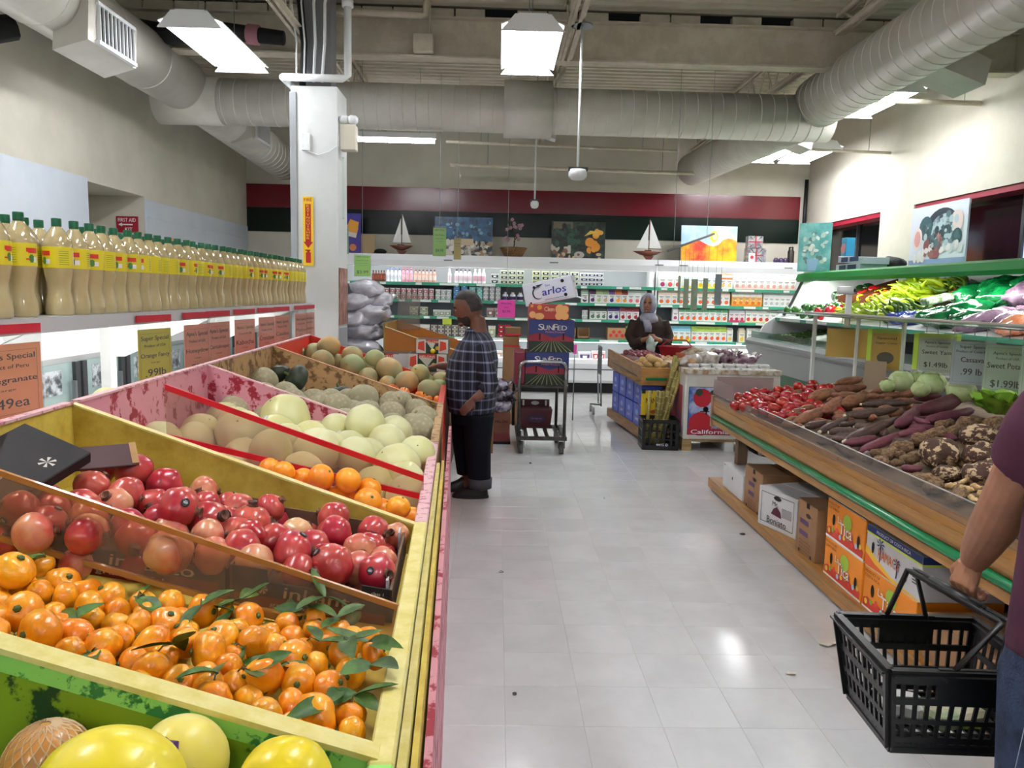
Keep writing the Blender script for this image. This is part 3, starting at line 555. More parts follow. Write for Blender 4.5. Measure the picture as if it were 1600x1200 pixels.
row(tub_me(.085,.065,'#eceded','#9aa3ab'),'tub','tub',756,784,3,1,'grey and white tub',g,4,.067)
row(cyl_me(.05,.15,'#e9e6ee','#f3f3f3','#3c2a63',1.1),'jar','jar',785,820,3,1,'white lidded jar with purple label',g)
row(carton_me(.12,.23,'#eef0ea','#9fb7a0','#6f2e4d'),'carton','carton',908,922,1,1,'white carton with purple fruit',g)
for i,(c,d) in enumerate((('#4f3152','#5b2a6d'),('#9fb27a','#b9c98a'),('#8aa37d','#d9a48f'),('#6a4c80','#4b2c82'),('#c96f3a','#f2a23a'),('#7b3b2b','#e0902f'),('#dfe9e2','#e56a75'),('#dfe9e2','#e56a75'),('#d4e0da','#c7c9c8'))):
    row(carton_me(.105,.23,'#eff1ee',c,d,None),'carton','carton',923+i*10,932+i*10,1,1,('white carton with '+['purple','pale green','peach','violet','orange','amber','coral','coral and mint','grey'][i]+' print'),g)
row(tub_me(.14,.075,'#d5d8bd','#8f9a74'),'tub','tub',641,672,2,2,'pale olive cheese tub',g,2,.08)
row(tub_me(.1,.11,'#eef0e8','#a9b79c'),'tub','tub',679,706,3,2,'white cream tub',g)
row(tub_me(.12,.16,'#b79f9b','#8d6a68'),'tub','tub',762,786,2,2,'brownish pink tub',g)
row(tub_me(.09,.075,'#f0f1f0','#c9cfcf'),'tub','tub',911,921,1,2,'plain white tub',g,2,.08)
row(carton_me(.1,.22,'#e3e8e3','#3c4a41','#5f7a62'),'carton','carton',924,950,3,2,'dark green topped carton',g)
row(carton_me(.1,.22,'#f0eff2','#52417a','#4a2e83'),'carton','carton',952,970,2,2,'white carton with purple print',g)
row(carton_me(.1,.22,'#f2eeee','#8e3b45','#b01d2e'),'carton','carton',971,1001,3,2,'white carton with dark red print',g)
row(tub_me(.11,.2,'#e7e2dc','#c8b9ad'),'tub','tub',637,673,4,3,'white boxed butter tub',g)
row(tub_me(.1,.062,'#cfc6bc','#5d5049'),'tub','tub',675,762,8,3,'taupe pudding cup',g,3,.065)
row(tub_me(.12,.2,'#e9e8dd','#b9c98f'),'tub','tub',764,778,1,3,'cream and green box',g)
row(tub_me(.1,.07,'#c81f33','#8e1022'),'tub','tub',780,801,2,3,'red round cheese tub',g,3,.073)
row(tub_me(.1,.16,'#ecc04d','#d59b25'),'tub','tub',803,813,1,3,'yellow box',g)
m=PM
for i,px in enumerate((884,906)):
    b=MB(); x=bx(px+9); b.box(x-.1,x+.1,13.06,13.3,.9,.915).box(x-.1,x-.09,13.06,13.3,.9,1.08).box(x+.09,x+.1,13.06,13.3,.9,1.08).box(x-.1,x+.1,13.06,13.07,.9,.95).box(x-.1,x+.1,13.29,13.3,.9,1.08)
    single('open_crate',b,mat('kraft','#b38e64',.8,col2='#a88258',scale=5),'open brown cardboard crate on the fourth left shelf, '+('left' if i==0 else 'right')+' one of two','crate',g)
b=MB().box(bx(953),bx(981),13.06,13.3,.9,1.1); o=single('fruit_box',b,mat('kraft','#b38e64',.8),'brown box with red fruit print beside the woman','box',g)
l=MB(fwd('front',(bx(967),13.058,1.0)))
for i in range(5): l.disc(-.1+.05*i,(-.03,.03)[i%2],.03)
part('print',l,mat('print_red','#c9252b'),o)
row(tub_me(.08,.24,'#b7d84a','#8fb52c'),'carton','carton',981,991,1,3,'lime green carton',g)
row(tub_me(.13,.075,'#3f86cf','#a9d3f2'),'tub','tub',790,812,2,4,'blue and white carton box',g,3,.08)
row(tub_me(.13,.14,'#e9ddd0','#c79a7b'),'tub','tub',765,788,2,4,'cream boxed pack',g)
row(tub_me(.1,.1,'#eef0f0','#c3c9cb'),'tub','tub',865,893,3,4,'low white pack',g)
row(tub_me(.2,.15,'#e3dfe6','#4b3567'),'tub','tub',908,928,1,4,'purple printed white pack',g)
row(tub_me(.11,.17,'#efe2e0','#c2414c'),'tub','tub',930,950,2,4,'red and white pack',g)
g='juice cartons on the right case'
def jr(s,px0,px1,n,body,top,dot,desc,band=None,h=.245,w=None): row(carton_me(round(min(.13,(px1-px0)/n*13/1200*.96),3),h,body,top,dot,band),'juice_carton','carton',px0,px1,n,s,desc,g,side='right')
W='#f3f3ef'
jr(0,1030,1042,1,W,'#e7d5de','#b23a78','white carton with magenta berries'); jr(0,1042,1066,2,W,'#c9e3d2','#e2585b','white carton with red strawberries')
jr(0,1067,1124,5,W,'#bfe0d2','#f0c419','white carton with yellow fruit',band='#f2de4b'); jr(0,1126,1146,2,W,'#ec6a3a','#f0cf86','orange topped carton')
jr(0,1148,1246,10,W,'#d9d3cd','#e6a7a0','pale carton with pink fruit',band='#f2cfca')
jr(1,1030,1143,11,W,'#f0dccb','#ec6a2c','white carton with big orange'); jr(1,1146,1194,5,'#f0b45a','#e6e6e0','#d7731f','amber juice carton',band='#e8891f')
jr(1,1196,1248,6,W,'#dfe0df','#b9b9ba','white carton with grey ring')
jr(2,1054,1063,1,W,'#efe7ea','#b23a78','white carton with purple flower'); jr(2,1064,1141,8,W,'#5f9a72','#ea5f28','green topped carton with orange')
jr(2,1143,1168,3,'#f0dfe1','#c9cfd2','#b8214f','white carton with raspberries',band='#c63b62'); jr(2,1169,1218,5,W,'#c4c9c0','#d23a35','carton with red apple',band='#f0e6b0')
jr(2,1219,1250,4,'#f2e6e4','#bfc4c4','#e09a9c','pale carton with faded pink fruit')
jr(3,1046,1084,4,W,'#8fd0e6','#d98a1f','blue topped carton with mango',band='#f3d21e',h=.26); jr(3,1085,1141,6,W,'#a9c95a','#e8532a','lime topped carton with orange',h=.26)
jr(3,1142,1151,1,W,'#e9e6da','#e8c12d','white carton with lemon'); jr(3,1160,1170,1,'#efe4d0','#cfc4ae','#e8c12d','cream carton with lemon behind the gap'); jr(3,1173,1202,3,W,'#e6e6e0','#e8c12d','white carton with lemon print'); jr(3,1203,1247,4,W,'#e4e3df','#e6c9b6','plain white carton')
jr(4,1150,1245,8,'#f4eec6','#eeeadb','#e7cf7a','pale yellow carton')
# ---------------------------------------------------------------- things standing on top of the case
ZT=2.252
def board(name,px0,px1,z0,z1,y,col,label,lean=.03,cat='poster'):
    x0,x1=bx(px0),bx(px1); t=MB(); t.add([(x0,y,z0),(x1,y,z0),(x1,y+.02,z0),(x0,y+.02,z0),(x0,y+lean,z1),(x1,y+lean,z1),(x1,y+lean+.02,z1),(x0,y+lean+.02,z1)],[(3,2,1,0),(4,5,6,7),(0,1,5,4),(1,2,6,5),(2,3,7,6),(3,0,4,7)])
    o=single(name,t,col,label,cat); return o,fwd('front',((x0+x1)/2,y-.004,z0))@Matrix.Rotation(-math.atan2(lean,z1-z0),4,'X')
def pr(o,M,fn,col):
    l=MB(M); fn(l); part('print',l,col if not isinstance(col,str) else mat('print_'+col.strip('#'),col,.35),o)
def sheet(o,M,x0,x1,y0,y1,m_): pr(o,M,lambda l:l.rect(x0,x1,y0,y1,.001),m_)
o,M=board('poster',526,560,ZT,2.95,13.45,mat('poster_purple','#3c2a94',.3),'purple cheese poster half hidden behind the pillar')
pr(o,M,lambda l:l.add([(-.2,.35,.002),(.1,.28,.002),(.14,.45,.002),(-.12,.52,.002)],[(0,1,2,3)]),'#e8ddd0'); pr(o,M,lambda l:l.add([(-.08,.4,.003),(.12,.36,.003),(.15,.55,.003),(0,.6,.003)],[(0,1,2,3)]),'#f0a832'); pr(o,M,lambda l:l.disc(.05,.12,.06,.003),'#d9824d')
o,M=board('poster',677,769,ZT,2.93,13.45,mat('poster_blue','#2f6f9e',.3,col2='#12304f',scale=6,lo=.35,hi=.65),'large blue still life poster standing on the case beside the sailing boat')
stone=mat('poster_still','#17171a',.3,col2='#d8cfc0',scale=5,lo=.42,hi=.58,detail=6)
sheet(o,M,-.49,.49,.0,.27,stone); qr=random.Random(5)
def scatter(l,n,x0,x1,y0,y1,r0,r1,z0):
    for k in range(n): l.disc(qr.uniform(x0,x1),qr.uniform(y0,y1),qr.uniform(r0,r1),z0+.00008*k,9,qr.uniform(r0,r1))
for c,n in (('#d8d2c2',12),('#1c1a1c',14),('#a98a6a',8),('#e9e5dc',9)): pr(o,M,lambda l:scatter(l,n,-.46,.46,.03,.26,.02,.06,.0022+.0015*'dabe'.find(c[1:2])*0+R.uniform(0,.002)),c)
for c,n in (('#6fa5c4',16),('#16324a',22)): pr(o,M,lambda l:scatter(l,n,-.42,.46,.28,.6,.012,.04,.0022),c)
pr(o,M,lambda l:l.rect(-.08,.17,.2,.31,.006),'#d3bf9b')
o,M=board('poster',863,949,ZT,2.9,13.45,mat('poster_veg','#1c211c',.3,col2='#3c5342',scale=7,lo=.45,hi=.7),'dark vegetable poster in the middle of the case top')
pr(o,M,lambda l:[l.disc(-.2,.4,.15,.002),l.disc(-.1,.32,.12,.002)] and None,mat('poster_leaf','#2d4a38',.3,col2='#16261d',scale=12)); pr(o,M,lambda l:[l.disc(.2,.3,.08,.003),l.disc(.3,.22,.08,.003),l.disc(.3,.42,.06,.003)] and None,'#d88b2f'); pr(o,M,lambda l:l.add([(.1,.4,.004),(.2,.5,.004),(.36,.48,.004),(.22,.44,.004)],[(0,1,2,3)]),'#dcc04a')
for c,n,y0,y1,x0,x1 in (('#2f5240',20,.25,.6,-.4,.05),('#16271d',16,.2,.6,-.42,.05),('#d98d2c',9,.12,.3,.14,.42),('#c9b08a',7,.02,.14,-.4,.42),('#7a5a4c',7,.03,.2,-.42,.1),('#e0a648',6,.4,.5,.25,.4)): pr(o,M,lambda l:scatter(l,n,x0,x1,y0,y1,.02,.055,.0035),c)
pr(o,M,lambda l:[l.rect(-.25,-.13,.1,.24,.003),l.disc(-.4,.2,.08,.003),l.disc(.02,.08,.09,.003,ry=.06)] and None,'#b9b3a6'); pr(o,M,lambda l:l.rect(-.44,-.1,.52,.64,.001),'#6d6250')
o,M=board('poster',1071,1161,ZT,2.88,13.45,mat('poster_sky','#a9cdea',.3,col2='#dfecf5',scale=2),'bright juice poster of orange liquid under blue sky')
wave=[(-.485,.0)]+[(.485,0)]+[(.485-.97*i/12,.33+.05*math.sin(i*.9)+(.04 if i<4 else 0)) for i in range(13)]
pr(o,M,lambda l:l.add([(a,b,.002) for a,b in wave],[tuple(range(len(wave)))]),mat('poster_juice','#d9382a',.3,col2='#f4b81e',scale=1.6,lo=.38,hi=.6)); pr(o,M,lambda l:l.disc(.08,.45,.07,.003,ry=.1),'#f0d43a'); pr(o,M,lambda l:l.disc(.09,.45,.04,.004,ry=.065),'#f7eeb0')
wood=mat('boat_wood','#6e3a22',.35,col2='#55291a',scale=4,stretch=(1,8,8)); sail=mat('sail_cloth','#e9e9e6',.7)
def boat(px,label,w):
    x=bx(px); t=thing('model_boat',label,'model boat',(x,13.1,ZT))
    rs=[]
    for i in range(9):
        u=-1+2*i/8; b=.055*(1-abs(u)**2.2)+.003; k=.09*(1-abs(u)**1.6); X=x+u*w
        rs.append([(X,13.1-b,ZT+.15),(X,13.1-b*.7,ZT+.15-k*.6),(X,13.1,ZT+.15-k),(X,13.1+b*.7,ZT+.15-k*.6),(X,13.1+b,ZT+.15)])
    h=MB().loft(rs); part('hull',h,wood,t,True); part('keel',MB().prism([(x-.08,ZT+.07),(x+.1,ZT+.07),(x+.05,ZT),(x-.02,ZT)],13.09,13.11,'y'),wood,t)
    part('mast',MB().tube([(x+.01,13.1,ZT+.14),(x+.01,13.1,ZT+.68)],.006,6),wood,t,True); part('boom',MB().tube([(x+.0,13.1,ZT+.19),(x+w*.8,13.1,ZT+.19)],.005,5),wood,t)
    part('main_sail',MB().prism([(x+.02,ZT+.2),(x+w*.82,ZT+.2),(x+.02,ZT+.67)],13.1,13.103,'y'),sail,t); part('jib_sail',MB().prism([(x-.005,ZT+.2),(x-w*.72,ZT+.2),(x-.005,ZT+.6)],13.1,13.103,'y'),sail,t)
    part('deck_house',MB().box(x-.06,x+.05,13.075,13.125,ZT+.15,ZT+.17),wood,t)
boat(628,'wooden model sailing boat with white sails between the purple and blue posters',.2); boat(1012,'wooden model sailing boat with white sails left of the juice poster',.27)
t=thing('flower_basket','wicker basket with a stem of pink orchids between two posters','basket',(bx(802),13.1,ZT)); x=bx(802)
wick=mat('wicker','#8a6a3e',.8,col2='#5e4526',scale=40)
m=MB(); m.lathe([(.14,0),(.17,.05),(.2,.1),(.235,.15),(.225,.16),(.19,.1),(.12,.03)],20,(x,13.1,ZT)); part('basket_body',m,wick,t)
for k in range(4): part('wicker_band',MB().lathe([(.152+.022*k,-.008),(.17+.022*k,0),(.152+.022*k,.008)],20,(x,13.1,ZT+.03+.037*k),cap=False),wick,t,True)
part('stem',MB().tube([(x,13.1,ZT+.1),(x+.02,13.1,ZT+.3),(x-.03,13.08,ZT+.48),(x-.1,13.06,ZT+.6)],.01,6).tube([(x,13.1,ZT+.25),(x+.1,13.08,ZT+.4),(x+.16,13.05,ZT+.46)],.007,6),mat('dark_stem','#2b2a20',.7),t,True)
for i in range(15):
    u=R.random(); c=(x+R.uniform(-.16,.17),13.06+R.uniform(-.05,.05),ZT+R.uniform(.28,.62)); m=MB()
    for q in range(5): m.ball((c[0]+.018*math.cos(q*1.26),c[1],c[2]+.018*math.sin(q*1.26)),.015,4,(1,.4,1))
    part('blossom',m,mat('orchid_pink','#a98590',.6),t,True)
m=MB(); x=bx(1182); m.box(x-.13,x+.2,13.2,13.35,ZT,ZT+.25); m2=MB().box(x-.12,x+.13,13.18,13.34,ZT+.255,ZT+.45)
for mm,l,z0,h in ((m,'silver foil tin with red cross ribbon print, lower of two',ZT,.25),(m2,'silver foil tin with red cross ribbon print, upper of two',ZT+.255,.195)):
    o=single('foil_tin',mm,mat('silver_foil','#b9bcc0',.3,metal=.6,col2='#75777c',scale=14),l,'tin'); xs=(x-.13,x+.2) if h>.2 else (x-.12,x+.13); xc=(xs[0]+xs[1])/2
    l=MB(fwd('front',(xc,13.178 if h<.2 else 13.198,z0+h/2))); l.rect(-.012,.012,-h/2,h/2).rect(-.12,.12,-.01,.01); part('print',l,mat('print_crimson','#a32a3a'),o)
    l=MB(fwd('front',(xc,13.177 if h<.2 else 13.197,z0+h/2)))
    for s1 in (-1,1):
        for s2 in (-1,1): l.add([(s1*.02,s2*.02,0),(s1*.11,s2*h*.42,0),(s1*.09,s2*h*.46,0)],[(0,1,2)])
    part('print',l,mat('print_dark','#3b3d42'),o)
o=single('foil_tin',MB().box(x-.11,x-.01,13.14,13.17,ZT,ZT+.16),pm('#e6d9d6'),'small pink and white tin in front of the silver tins','tin'); part('print',MB(fwd('front',(x-.06,13.138,ZT+.09))).disc(0,0,.03),mat('print_red','#c9252b'),o)
single('jar',MB().lathe([(.05,0),(.055,.02),(.055,.2),(.04,.23),(.04,.28)],14,(bx(1238),13.15,ZT)),pm('#2c2724',.2),'dark glass jar at the right end of the case top','jar',smooth=True)
for i,px in enumerate((1214,1222,1229)): single('jar',MB().lathe([(.03,0),(.045,.03),(.04,.07),(.02,.09)],12,(bx(px),13.12,ZT)),pm('#3b2a4d',.3),'tiny purple jar on the case top, '+nth(i)+' right of the tins','jar','tiny purple jars',smooth=True)
single('sun_hat',MB().ball((bx(596),13.1,ZT+.04),.09,8,(1.2,.8,.55)).prism([(bx(583),ZT),(bx(590),ZT),(bx(590),ZT+.03)],13.0,13.15,'y'),blackm,'black hat lying on the case left of the sailing boat','hat',smooth=True)
single('wooden_panel',MB().box(bx(560),bx(582),13.5,13.52,ZT,2.6),mat('plywood_pale','#b9a07a',.7),'pale plywood offcut beside the purple poster','panel')
# ---------------------------------------------------------------- hanging price cards over the back aisle
cardg=mat('card_green','#9bd34a',.55); inkm=mat('ink_black','#1a1a1a',.6); sleeve=clearmat('clear_sleeve','#f2f4f3',.06)
def hang_card(x,y,zt,w,h,col,lines,label,wire=4.68,rz=0,cat='sign',grp=None):
    t=thing('price_card',label,cat,(x,y,zt-h),rz,grp); M=Matrix.Translation((x,y,zt-h/2))@Matrix.Rotation(rz,4,'Z')
    b=MB(M).box(-w/2,w/2,-.001,.001,-h/2,h/2*.86); part('card',b,col,t)
    b=MB(M).box(-w/2-.004,w/2+.004,-.004,-.0025,-h/2-.004,h/2); part('sleeve',b,sleeve,t)
    l=MB(M@fwd('front',(0,-.0018,0)))
    for s,cy,lw,lh in lines: l.text(s,0,cy*h,lw*w,lh*h,0)
    if lines: part('lettering',l,inkm,t)
    if wire: part('wire',MB(M).tube([(0,0,h/2),(0,0,h/2+wire-zt)],.003,4),greym,t)
    return t
HD=[('WEEKLY SPECIAL',.36,.8,.05),('Fresh Produce',.2,.75,.06),('Product of USA',.08,.6,.04),('Per pound',-.02,.5,.035)]
hang_card((568-777)/1200*9.5,9.5,1.65+9.5*(452-397)/1200,.2,.27,cardg,HD+[('$3.99',-.32,.7,.16)],'lime green card priced 3.99 hanging above the grey bags',4.68)
hang_card((687-778)/1200*11,11,1.65+11*(455-355)/1200,.18,.42,cardg,HD+[('$4.99',-.32,.6,.12)],'lime green card priced 4.99 hanging before the blue poster',4.68)
hang_card((714-778)/1200*11,11.1,1.65+11*(455-370)/1200,.1,.32,mat('card_gold','#c7a52a',.55),HD[:3],'narrow gold card hanging beside the tall lime one',4.68)
hang_card((535-776)/1200*11,11.2,1.65+11*(451-352)/1200,.12,.4,mat('card_pale_green','#8fb79a',.55),HD[:3],'pale green card hanging just right of the pillar',4.68)
t=thing('sign_bar','grey bar hung on two wires carrying clear strip cards above the potatoes','sign holder',(2.1,9,2.1))
zb=lambda u:2.12+.28*u
part('bar',MB().tube([(1.94,8.9,2.17),(2.55,9.2,2.4)],.014,6),greym,t); part('wire',MB().tube([(2.02,8.95,2.2),(2.02,8.95,4.6)],.003,4).tube([(2.45,9.15,2.37),(2.45,9.15,4.6)],.003,4),greym,t)
stripm=mat('strip_card','#97a48d',.5,col2='#87957f',scale=6)
for i,(px,w,z0,z1) in enumerate(((1061,.03,1.58,1.9),(1072,.06,1.52,1.86),(1085,.075,1.5,1.86),(1102,.06,1.5,1.87),(1122,.08,1.56,1.92))):
    x=(px-779)*9.05/1200; y=9.05; o=part('strip_card',MB().box(x-w/2,x+w/2,y-.002,y+.002,z0,z1),stripm if i<4 else mat('strip_card_blue','#7d8b8f',.5),t); part('string',MB().tube([(x-w*.4,y,z1),(x-w*.4,y,2.25)],.002,3).tube([(x+w*.4,y,z1),(x+w*.4,y,2.25)],.002,3),dgrey,o)
# ---------------------------------------------------------------- left: bottle shelf, freezer wall, price cards
ply=mat('plywood','#a98f63',.7,col2='#8d7348',scale=3,stretch=(1,6,6))
alum=mat('pale_metal','#c9ccd0',.35,metal=.3)
t=thing('display_shelf','long white overhead shelf holding the row of drink bottles','shelf',(-2.2,5.3,1.48))
part('shelf_board',MB().box(-2.75,-1.78,1.2,7.55,1.495,1.515),whiteg,t); part('front_rail',MB().prism([(-1.8,1.515),(-1.775,1.51),(-1.775,1.465),(-1.84,1.45),(-1.84,1.495)],1.2,7.55,'y') if 0 else MB().box(-1.79,-1.775,1.2,7.55,1.455,1.515),alum,t)
for y in (1.3,3.25,5.4,7.4): part('bracket',MB().prism([(-1.85,1.495),(-2.7,1.495),(-2.7,1.15),(-2.6,1.15)],y,y+.02,'y'),white,t)
for y in (1.3,3.25,5.4,7.4): part('shelf_post',MB().box(-2.75,-2.68,y-.03,y+.05,0,1.495),white,t)
part('lamp',MB().tube([(-2.0,1.5,1.47),(-2.0,7.3,1.47)],.016,6),lampcol,t,True)
lamp((-2.1,4.4,1.46),.05,5.6,30,(0,.9,0))
t=thing('freezer_case','white upright freezer with glass doors behind the bottle shelf','freezer',(-3.95,6,0))
part('cabinet',MB().box(-4.4,-3.56,1,12.5,.1,1.0),white,t); part('valance',MB().prism([(-3.5,1.055),(-3.5,1.36),(-3.56,1.4),(-4.4,1.4),(-4.4,1.0),(-3.56,1.0)],1,12.5,'y'),whiteg,t)
glassd=mat('freezer_glass','#8fa9a8',.08,col2='#a7bdbb',scale=2)
y=1.1
while y<12.3:
    d=part('glass_door',MB().box(-3.56,-3.54,y,y+.74,.2,1.0),glassd if R.random()<.7 else panelw,t); f=MB()
    for a,b in ((y,y+.07),(y+.67,y+.74)): f.box(-3.545,-3.51,a,b,.2,1.0)
    f.box(-3.545,-3.51,y,y+.74,.2,.26); part('door_frame',f,dgrey,d); part('handle',MB().box(-3.51,-3.48,y+.6,y+.63,.4,.85),greym,d)
    if R.random()<.8: part('frozen_packs',MB().box(-3.54,-3.535,y+.2,y+.5,.75,.95).box(-3.54,-3.535,y+.22,y+.5,.45,.68),mat('frozen_pack','#50555a',.5,col2='#c9d3d6',scale=14),d)
    y+=.78
part('kick_plate',MB().box(-4.4,-3.6,1,12.5,0,.1),black,t)
# bottles
liq=mat('cream_drink','#ab9a6f',.12,col2='#b5a57b',scale=3,coat=.6,sss=.0); capg=mat('bottle_cap_green','#0e5a38',.35)
laby=mat('label_yellow','#d2c224',.3); labr=mat('label_red','#c8321f',.35); labg=mat('label_green','#3d7a34',.4); labw=mat('label_white','#dedbe2',.4)
RB=.057
def bprof():
    return [(.048,0),(.055,.006),(.056,.03),(.0535,.06),(.045,.10),(.0455,.13),(.053,.17),(.0565,.195),(.0565,.29),(.055,.305),(.04,.34),(.022,.365),(.0165,.372)]
def swirl(q,z,r):
    if .03<z<.19: return r*(1+.035*math.sin(4*q+z*22)*math.sin(pi*(z-.03)/.16))
    return r
BM=[]
t=tag(part('drink_bottle',MB().lathe(bprof(),20,fn=swirl),liq,None,True),'x','bottle',"bottles on the overhead shelf")
cp=MB().lathe([(.0185,.372),(.0195,.375),(.0195,.402),(.0185,.405)],18,fn=lambda q,z,r:r*(1+.03*(math.sin(18*q)>0))); part('bottle_cap',cp,capg,t)
def arc(mb,q0,q1,z0,z1,r,n=6):
    a=[];b=[]
    for i in range(n+1):
        q=q0+(q1-q0)*i/n; a.append((r*math.cos(q),r*math.sin(q),z0)); b.append((r*math.cos(q),r*math.sin(q),z1))
    mb.add(a+b,[(i,i+1,n+2+i,n+1+i) for i in range(n)])
lb=part('label',MB().lathe([(.0572,.198),(.0574,.2),(.0574,.284),(.0572,.286)],24,cap=False),laby,t,True)
l=MB(); arc(l,-.42,.42,.252,.268,.0578); arc(l,-.3,.42,.248,.252,.0578); l.i=1; arc(l,-.25,.1,.218,.238,.0579,4); arc(l,-.18,.04,.212,.243,.0578,3); l.i=2; arc(l,.1,.42,.214,.234,.0579,3); arc(l,2.2,2.9,.21,.272,.0578,4); l.i=0; arc(l,-.45,-.22,.222,.228,.058,3)
for k in range(7): l.i=1; arc(l,1.0,1.7,.212+.009*k,.214+.009*k,.0578,3); arc(l,-1.7,-1.0,.212+.009*k,.2135+.009*k,.0578,3)
part('label_print',l,[labr,labg,labw],lb)
first=True
def place_bottle(x,y,label,rz):
    global first
    o=t if first else dup(t); first=False
    o.location=(x,y,1.515); o.rotation_euler=(0,0,rz); o['label']=label
y=2.4; i=0
ys=[]
for yy in (2.62,2.75,2.90,3.06): ys.append((yy,-1.86,R.uniform(-.25,.1)))
yy=3.32
while yy<7.45: ys.append((yy,-1.86+R.uniform(-.008,.008),R.uniform(-1.6,1.6) if yy>3.7 else (-2.0,-1.2,-.9,.9)[len(ys)%4])); yy+=.122
for k,(yy,x,rz) in enumerate(ys): place_bottle(x,yy,'tall drink bottle with green cap, front row, '+nth(k)+' from the near end',rz)
k=0
for yy in [2.7+.122*i for i in range(39)]:
    place_bottle(-1.99+R.uniform(-.01,.01),yy+R.uniform(-.01,.01),'tall drink bottle behind the front row, '+nth(k)+' from the near end',R.uniform(-2,2)); k+=1
# price cards on the shelf rail
po=mat('card_orange','#ff9d63',.55); poy=mat('card_yellow','#dccb2a',.5); ppk=mat('card_salmon','#f08f76',.55); hdr=mat('card_header_red','#b5172e',.4)
def shelf_card(y0,w,h,col,lines,label,tilt=.12,zt=1.5,hdrw=True):
    x=-1.765; rz=-tilt; M=Matrix.Translation((x,y0,zt))@Matrix.Rotation(rz,4,'Z')@fwd('+x',(0,0,0))
    t=thing('price_card',label,'sign',(x,y0+w/2,zt-h),0,'price cards on the bottle shelf')
    part('card',MB(M).box(.004,w-.004,-h,-.07,0,.0015),col,t); part('clip_strip',MB(M).box(-.004,w,-.035,0,-.001,.004),hdr,t)
    part('sleeve',MB(M).box(0,w,-h-.004,-.03,.0035,.0045),sleeve,t)
    l=MB(M); b=h-.07; cx=w/2
    for s,cy,lw,lh in lines: l.text(s,cx,-.07-cy*b,lw*w,lh*b,.0022)
    for q in (.08,.9): l.rect(w*.07,w*.93,-.07-q*b-.001,-.07-q*b,.0022)
    l.rect(w*.07,w*.075,-.07-.9*b,-.07-.08*b,.0022).rect(w*.925,w*.93,-.07-.9*b,-.07-.08*b,.0022)
    part('lettering',l,inkm,t); return t
def lines(a,b,c,p,d='Large'): return [(a,.17,.8,.1),(b,.29,.62,.05),(c,.47,.84,.1),(d,.59,.25,.035),(p,.76,.6,.13)]
shelf_card(2.56,.38,.35,po,lines("Apna's Special",'Product of Peru','Pomegranate','2.49ea'),'large orange pomegranate price card at the left edge of the shelf',.1)
shelf_card(3.8,.31,.36,poy,lines('Super Special','Product of USA','Orange Fancy','.99lb'),'yellow price card for oranges hanging over the honeydew bin',.12)
for i,(a,w,s,p,nm) in enumerate(((4.36,.3,'Honeydew','.79lb','first salmon price card right of the yellow card'),(4.71,.3,'Cantaloupe','.99lb','second salmon price card right of the yellow card'),(5.2,.32,'Kabocha','.99lb','third salmon price card right of the yellow card'),(5.72,.3,'Crenshaw','.99lb','fourth salmon price card right of the yellow card'),(6.14,.3,'Casaba','.99lb','fifth salmon price card right of the yellow card'),(6.75,.28,'Melon','.99lb','sixth salmon price card, second from the pillar'),(7.08,.26,'Papaya','.99lb','salmon price card nearest the pillar'))):
    shelf_card(a,w,.4 if i<4 else .38,ppk,lines("Apna's Special",'Product of USA',s,p),nm,.12)
# ---------------------------------------------------------------- left fruit stand, five bins sloping to the aisle
LM=Matrix.Translation((-.24,2.35,0))@Matrix.Rotation(math.atan(.05),4,'Z')       # u across (aisle = 0), v along
yel=mat('bin_yellow','#d6bf55',.55,col2='#b09230',scale=9,lo=.35,hi=.7,detail=8); yelp=mat('bin_yellow_pale','#d9cd86',.5,col2='#c8b75a',scale=18,lo=.4,hi=.7)
pink=mat('bin_pink','#cf8f9a',.55,col2='#93172c',scale=13,lo=.52,hi=.57,detail=12); pinkp=mat('bin_pink_pale','#d9aeb2',.5,col2='#b36a76',scale=30,lo=.55,hi=.6)
wod=mat('bin_wood','#b58f5f',.6,col2='#6f4f2a',scale=16,lo=.5,hi=.58,detail=8); redp=mat('bin_red','#c8321f',.45); redt=mat('red_tape','#c4161f',.35)
grn=mat('bin_green','#7d9a1c',.45,col2='#183c14',scale=10,lo=.55,hi=.59,detail=9); grnt=mat('bin_green_top','#8fce62',.45,col2='#2c7a3a',scale=14,lo=.54,hi=.58,detail=8)
cardb=mat('cardboard','#a17c52',.8,col2='#946f47',scale=4); cdark=mat('cardboard_dark','#4a3327',.85)
acr=clearmat('acrylic','#e6d3c4',.11); acrp=clearmat('acrylic_pink','#e6dcd4',.1); orn=mat('acrylic_edge','#a8703a',.25,coat=.5)
def zr(u,zf=.90,zb=1.26): return zf+(zb-zf)*(-u/1.12)
K=.15           # the bins stand slightly askew: dividers run this much farther along at the back
def divider(mb,v0,v1,dz=0,low=.5,K=K):
    mb.add([(0,v0,.5),(0,v0,zr(0)+dz),(-1.12,v0+K,zr(-1.12)+dz),(-1.12,v0+K,.5),(0,v1,.5),(0,v1,zr(0)+dz),(-1.12,v1+K,zr(-1.12)+dz),(-1.12,v1+K,.5)],[(0,1,2,3),(7,6,5,4),(1,5,6,2),(0,4,5,1),(3,2,6,7),(0,3,7,4)])
fs=thing('fruit_stand','long left fruit stand of yellow, pink, wood and red sloping bins','display stand',LM@Vector((-.55,1,0)),0)
BED=MB(LM); bz=lambda u,a=.76,b=.97: a+(b-a)*(-u/1.12)
def slab(mb,v0,v1,a,b,th=.02): 
    mb.add([(0,v0,a),(0,v1,a),(-1.12,v1+K,b),(-1.12,v0+K,b),(0,v0,a-th),(0,v1,a-th),(-1.12,v1+K,b-th),(-1.12,v0+K,b-th)],[(3,2,1,0),(4,5,6,7),(0,1,5,4),(2,3,7,6),(1,2,6,5),(3,0,4,7)])
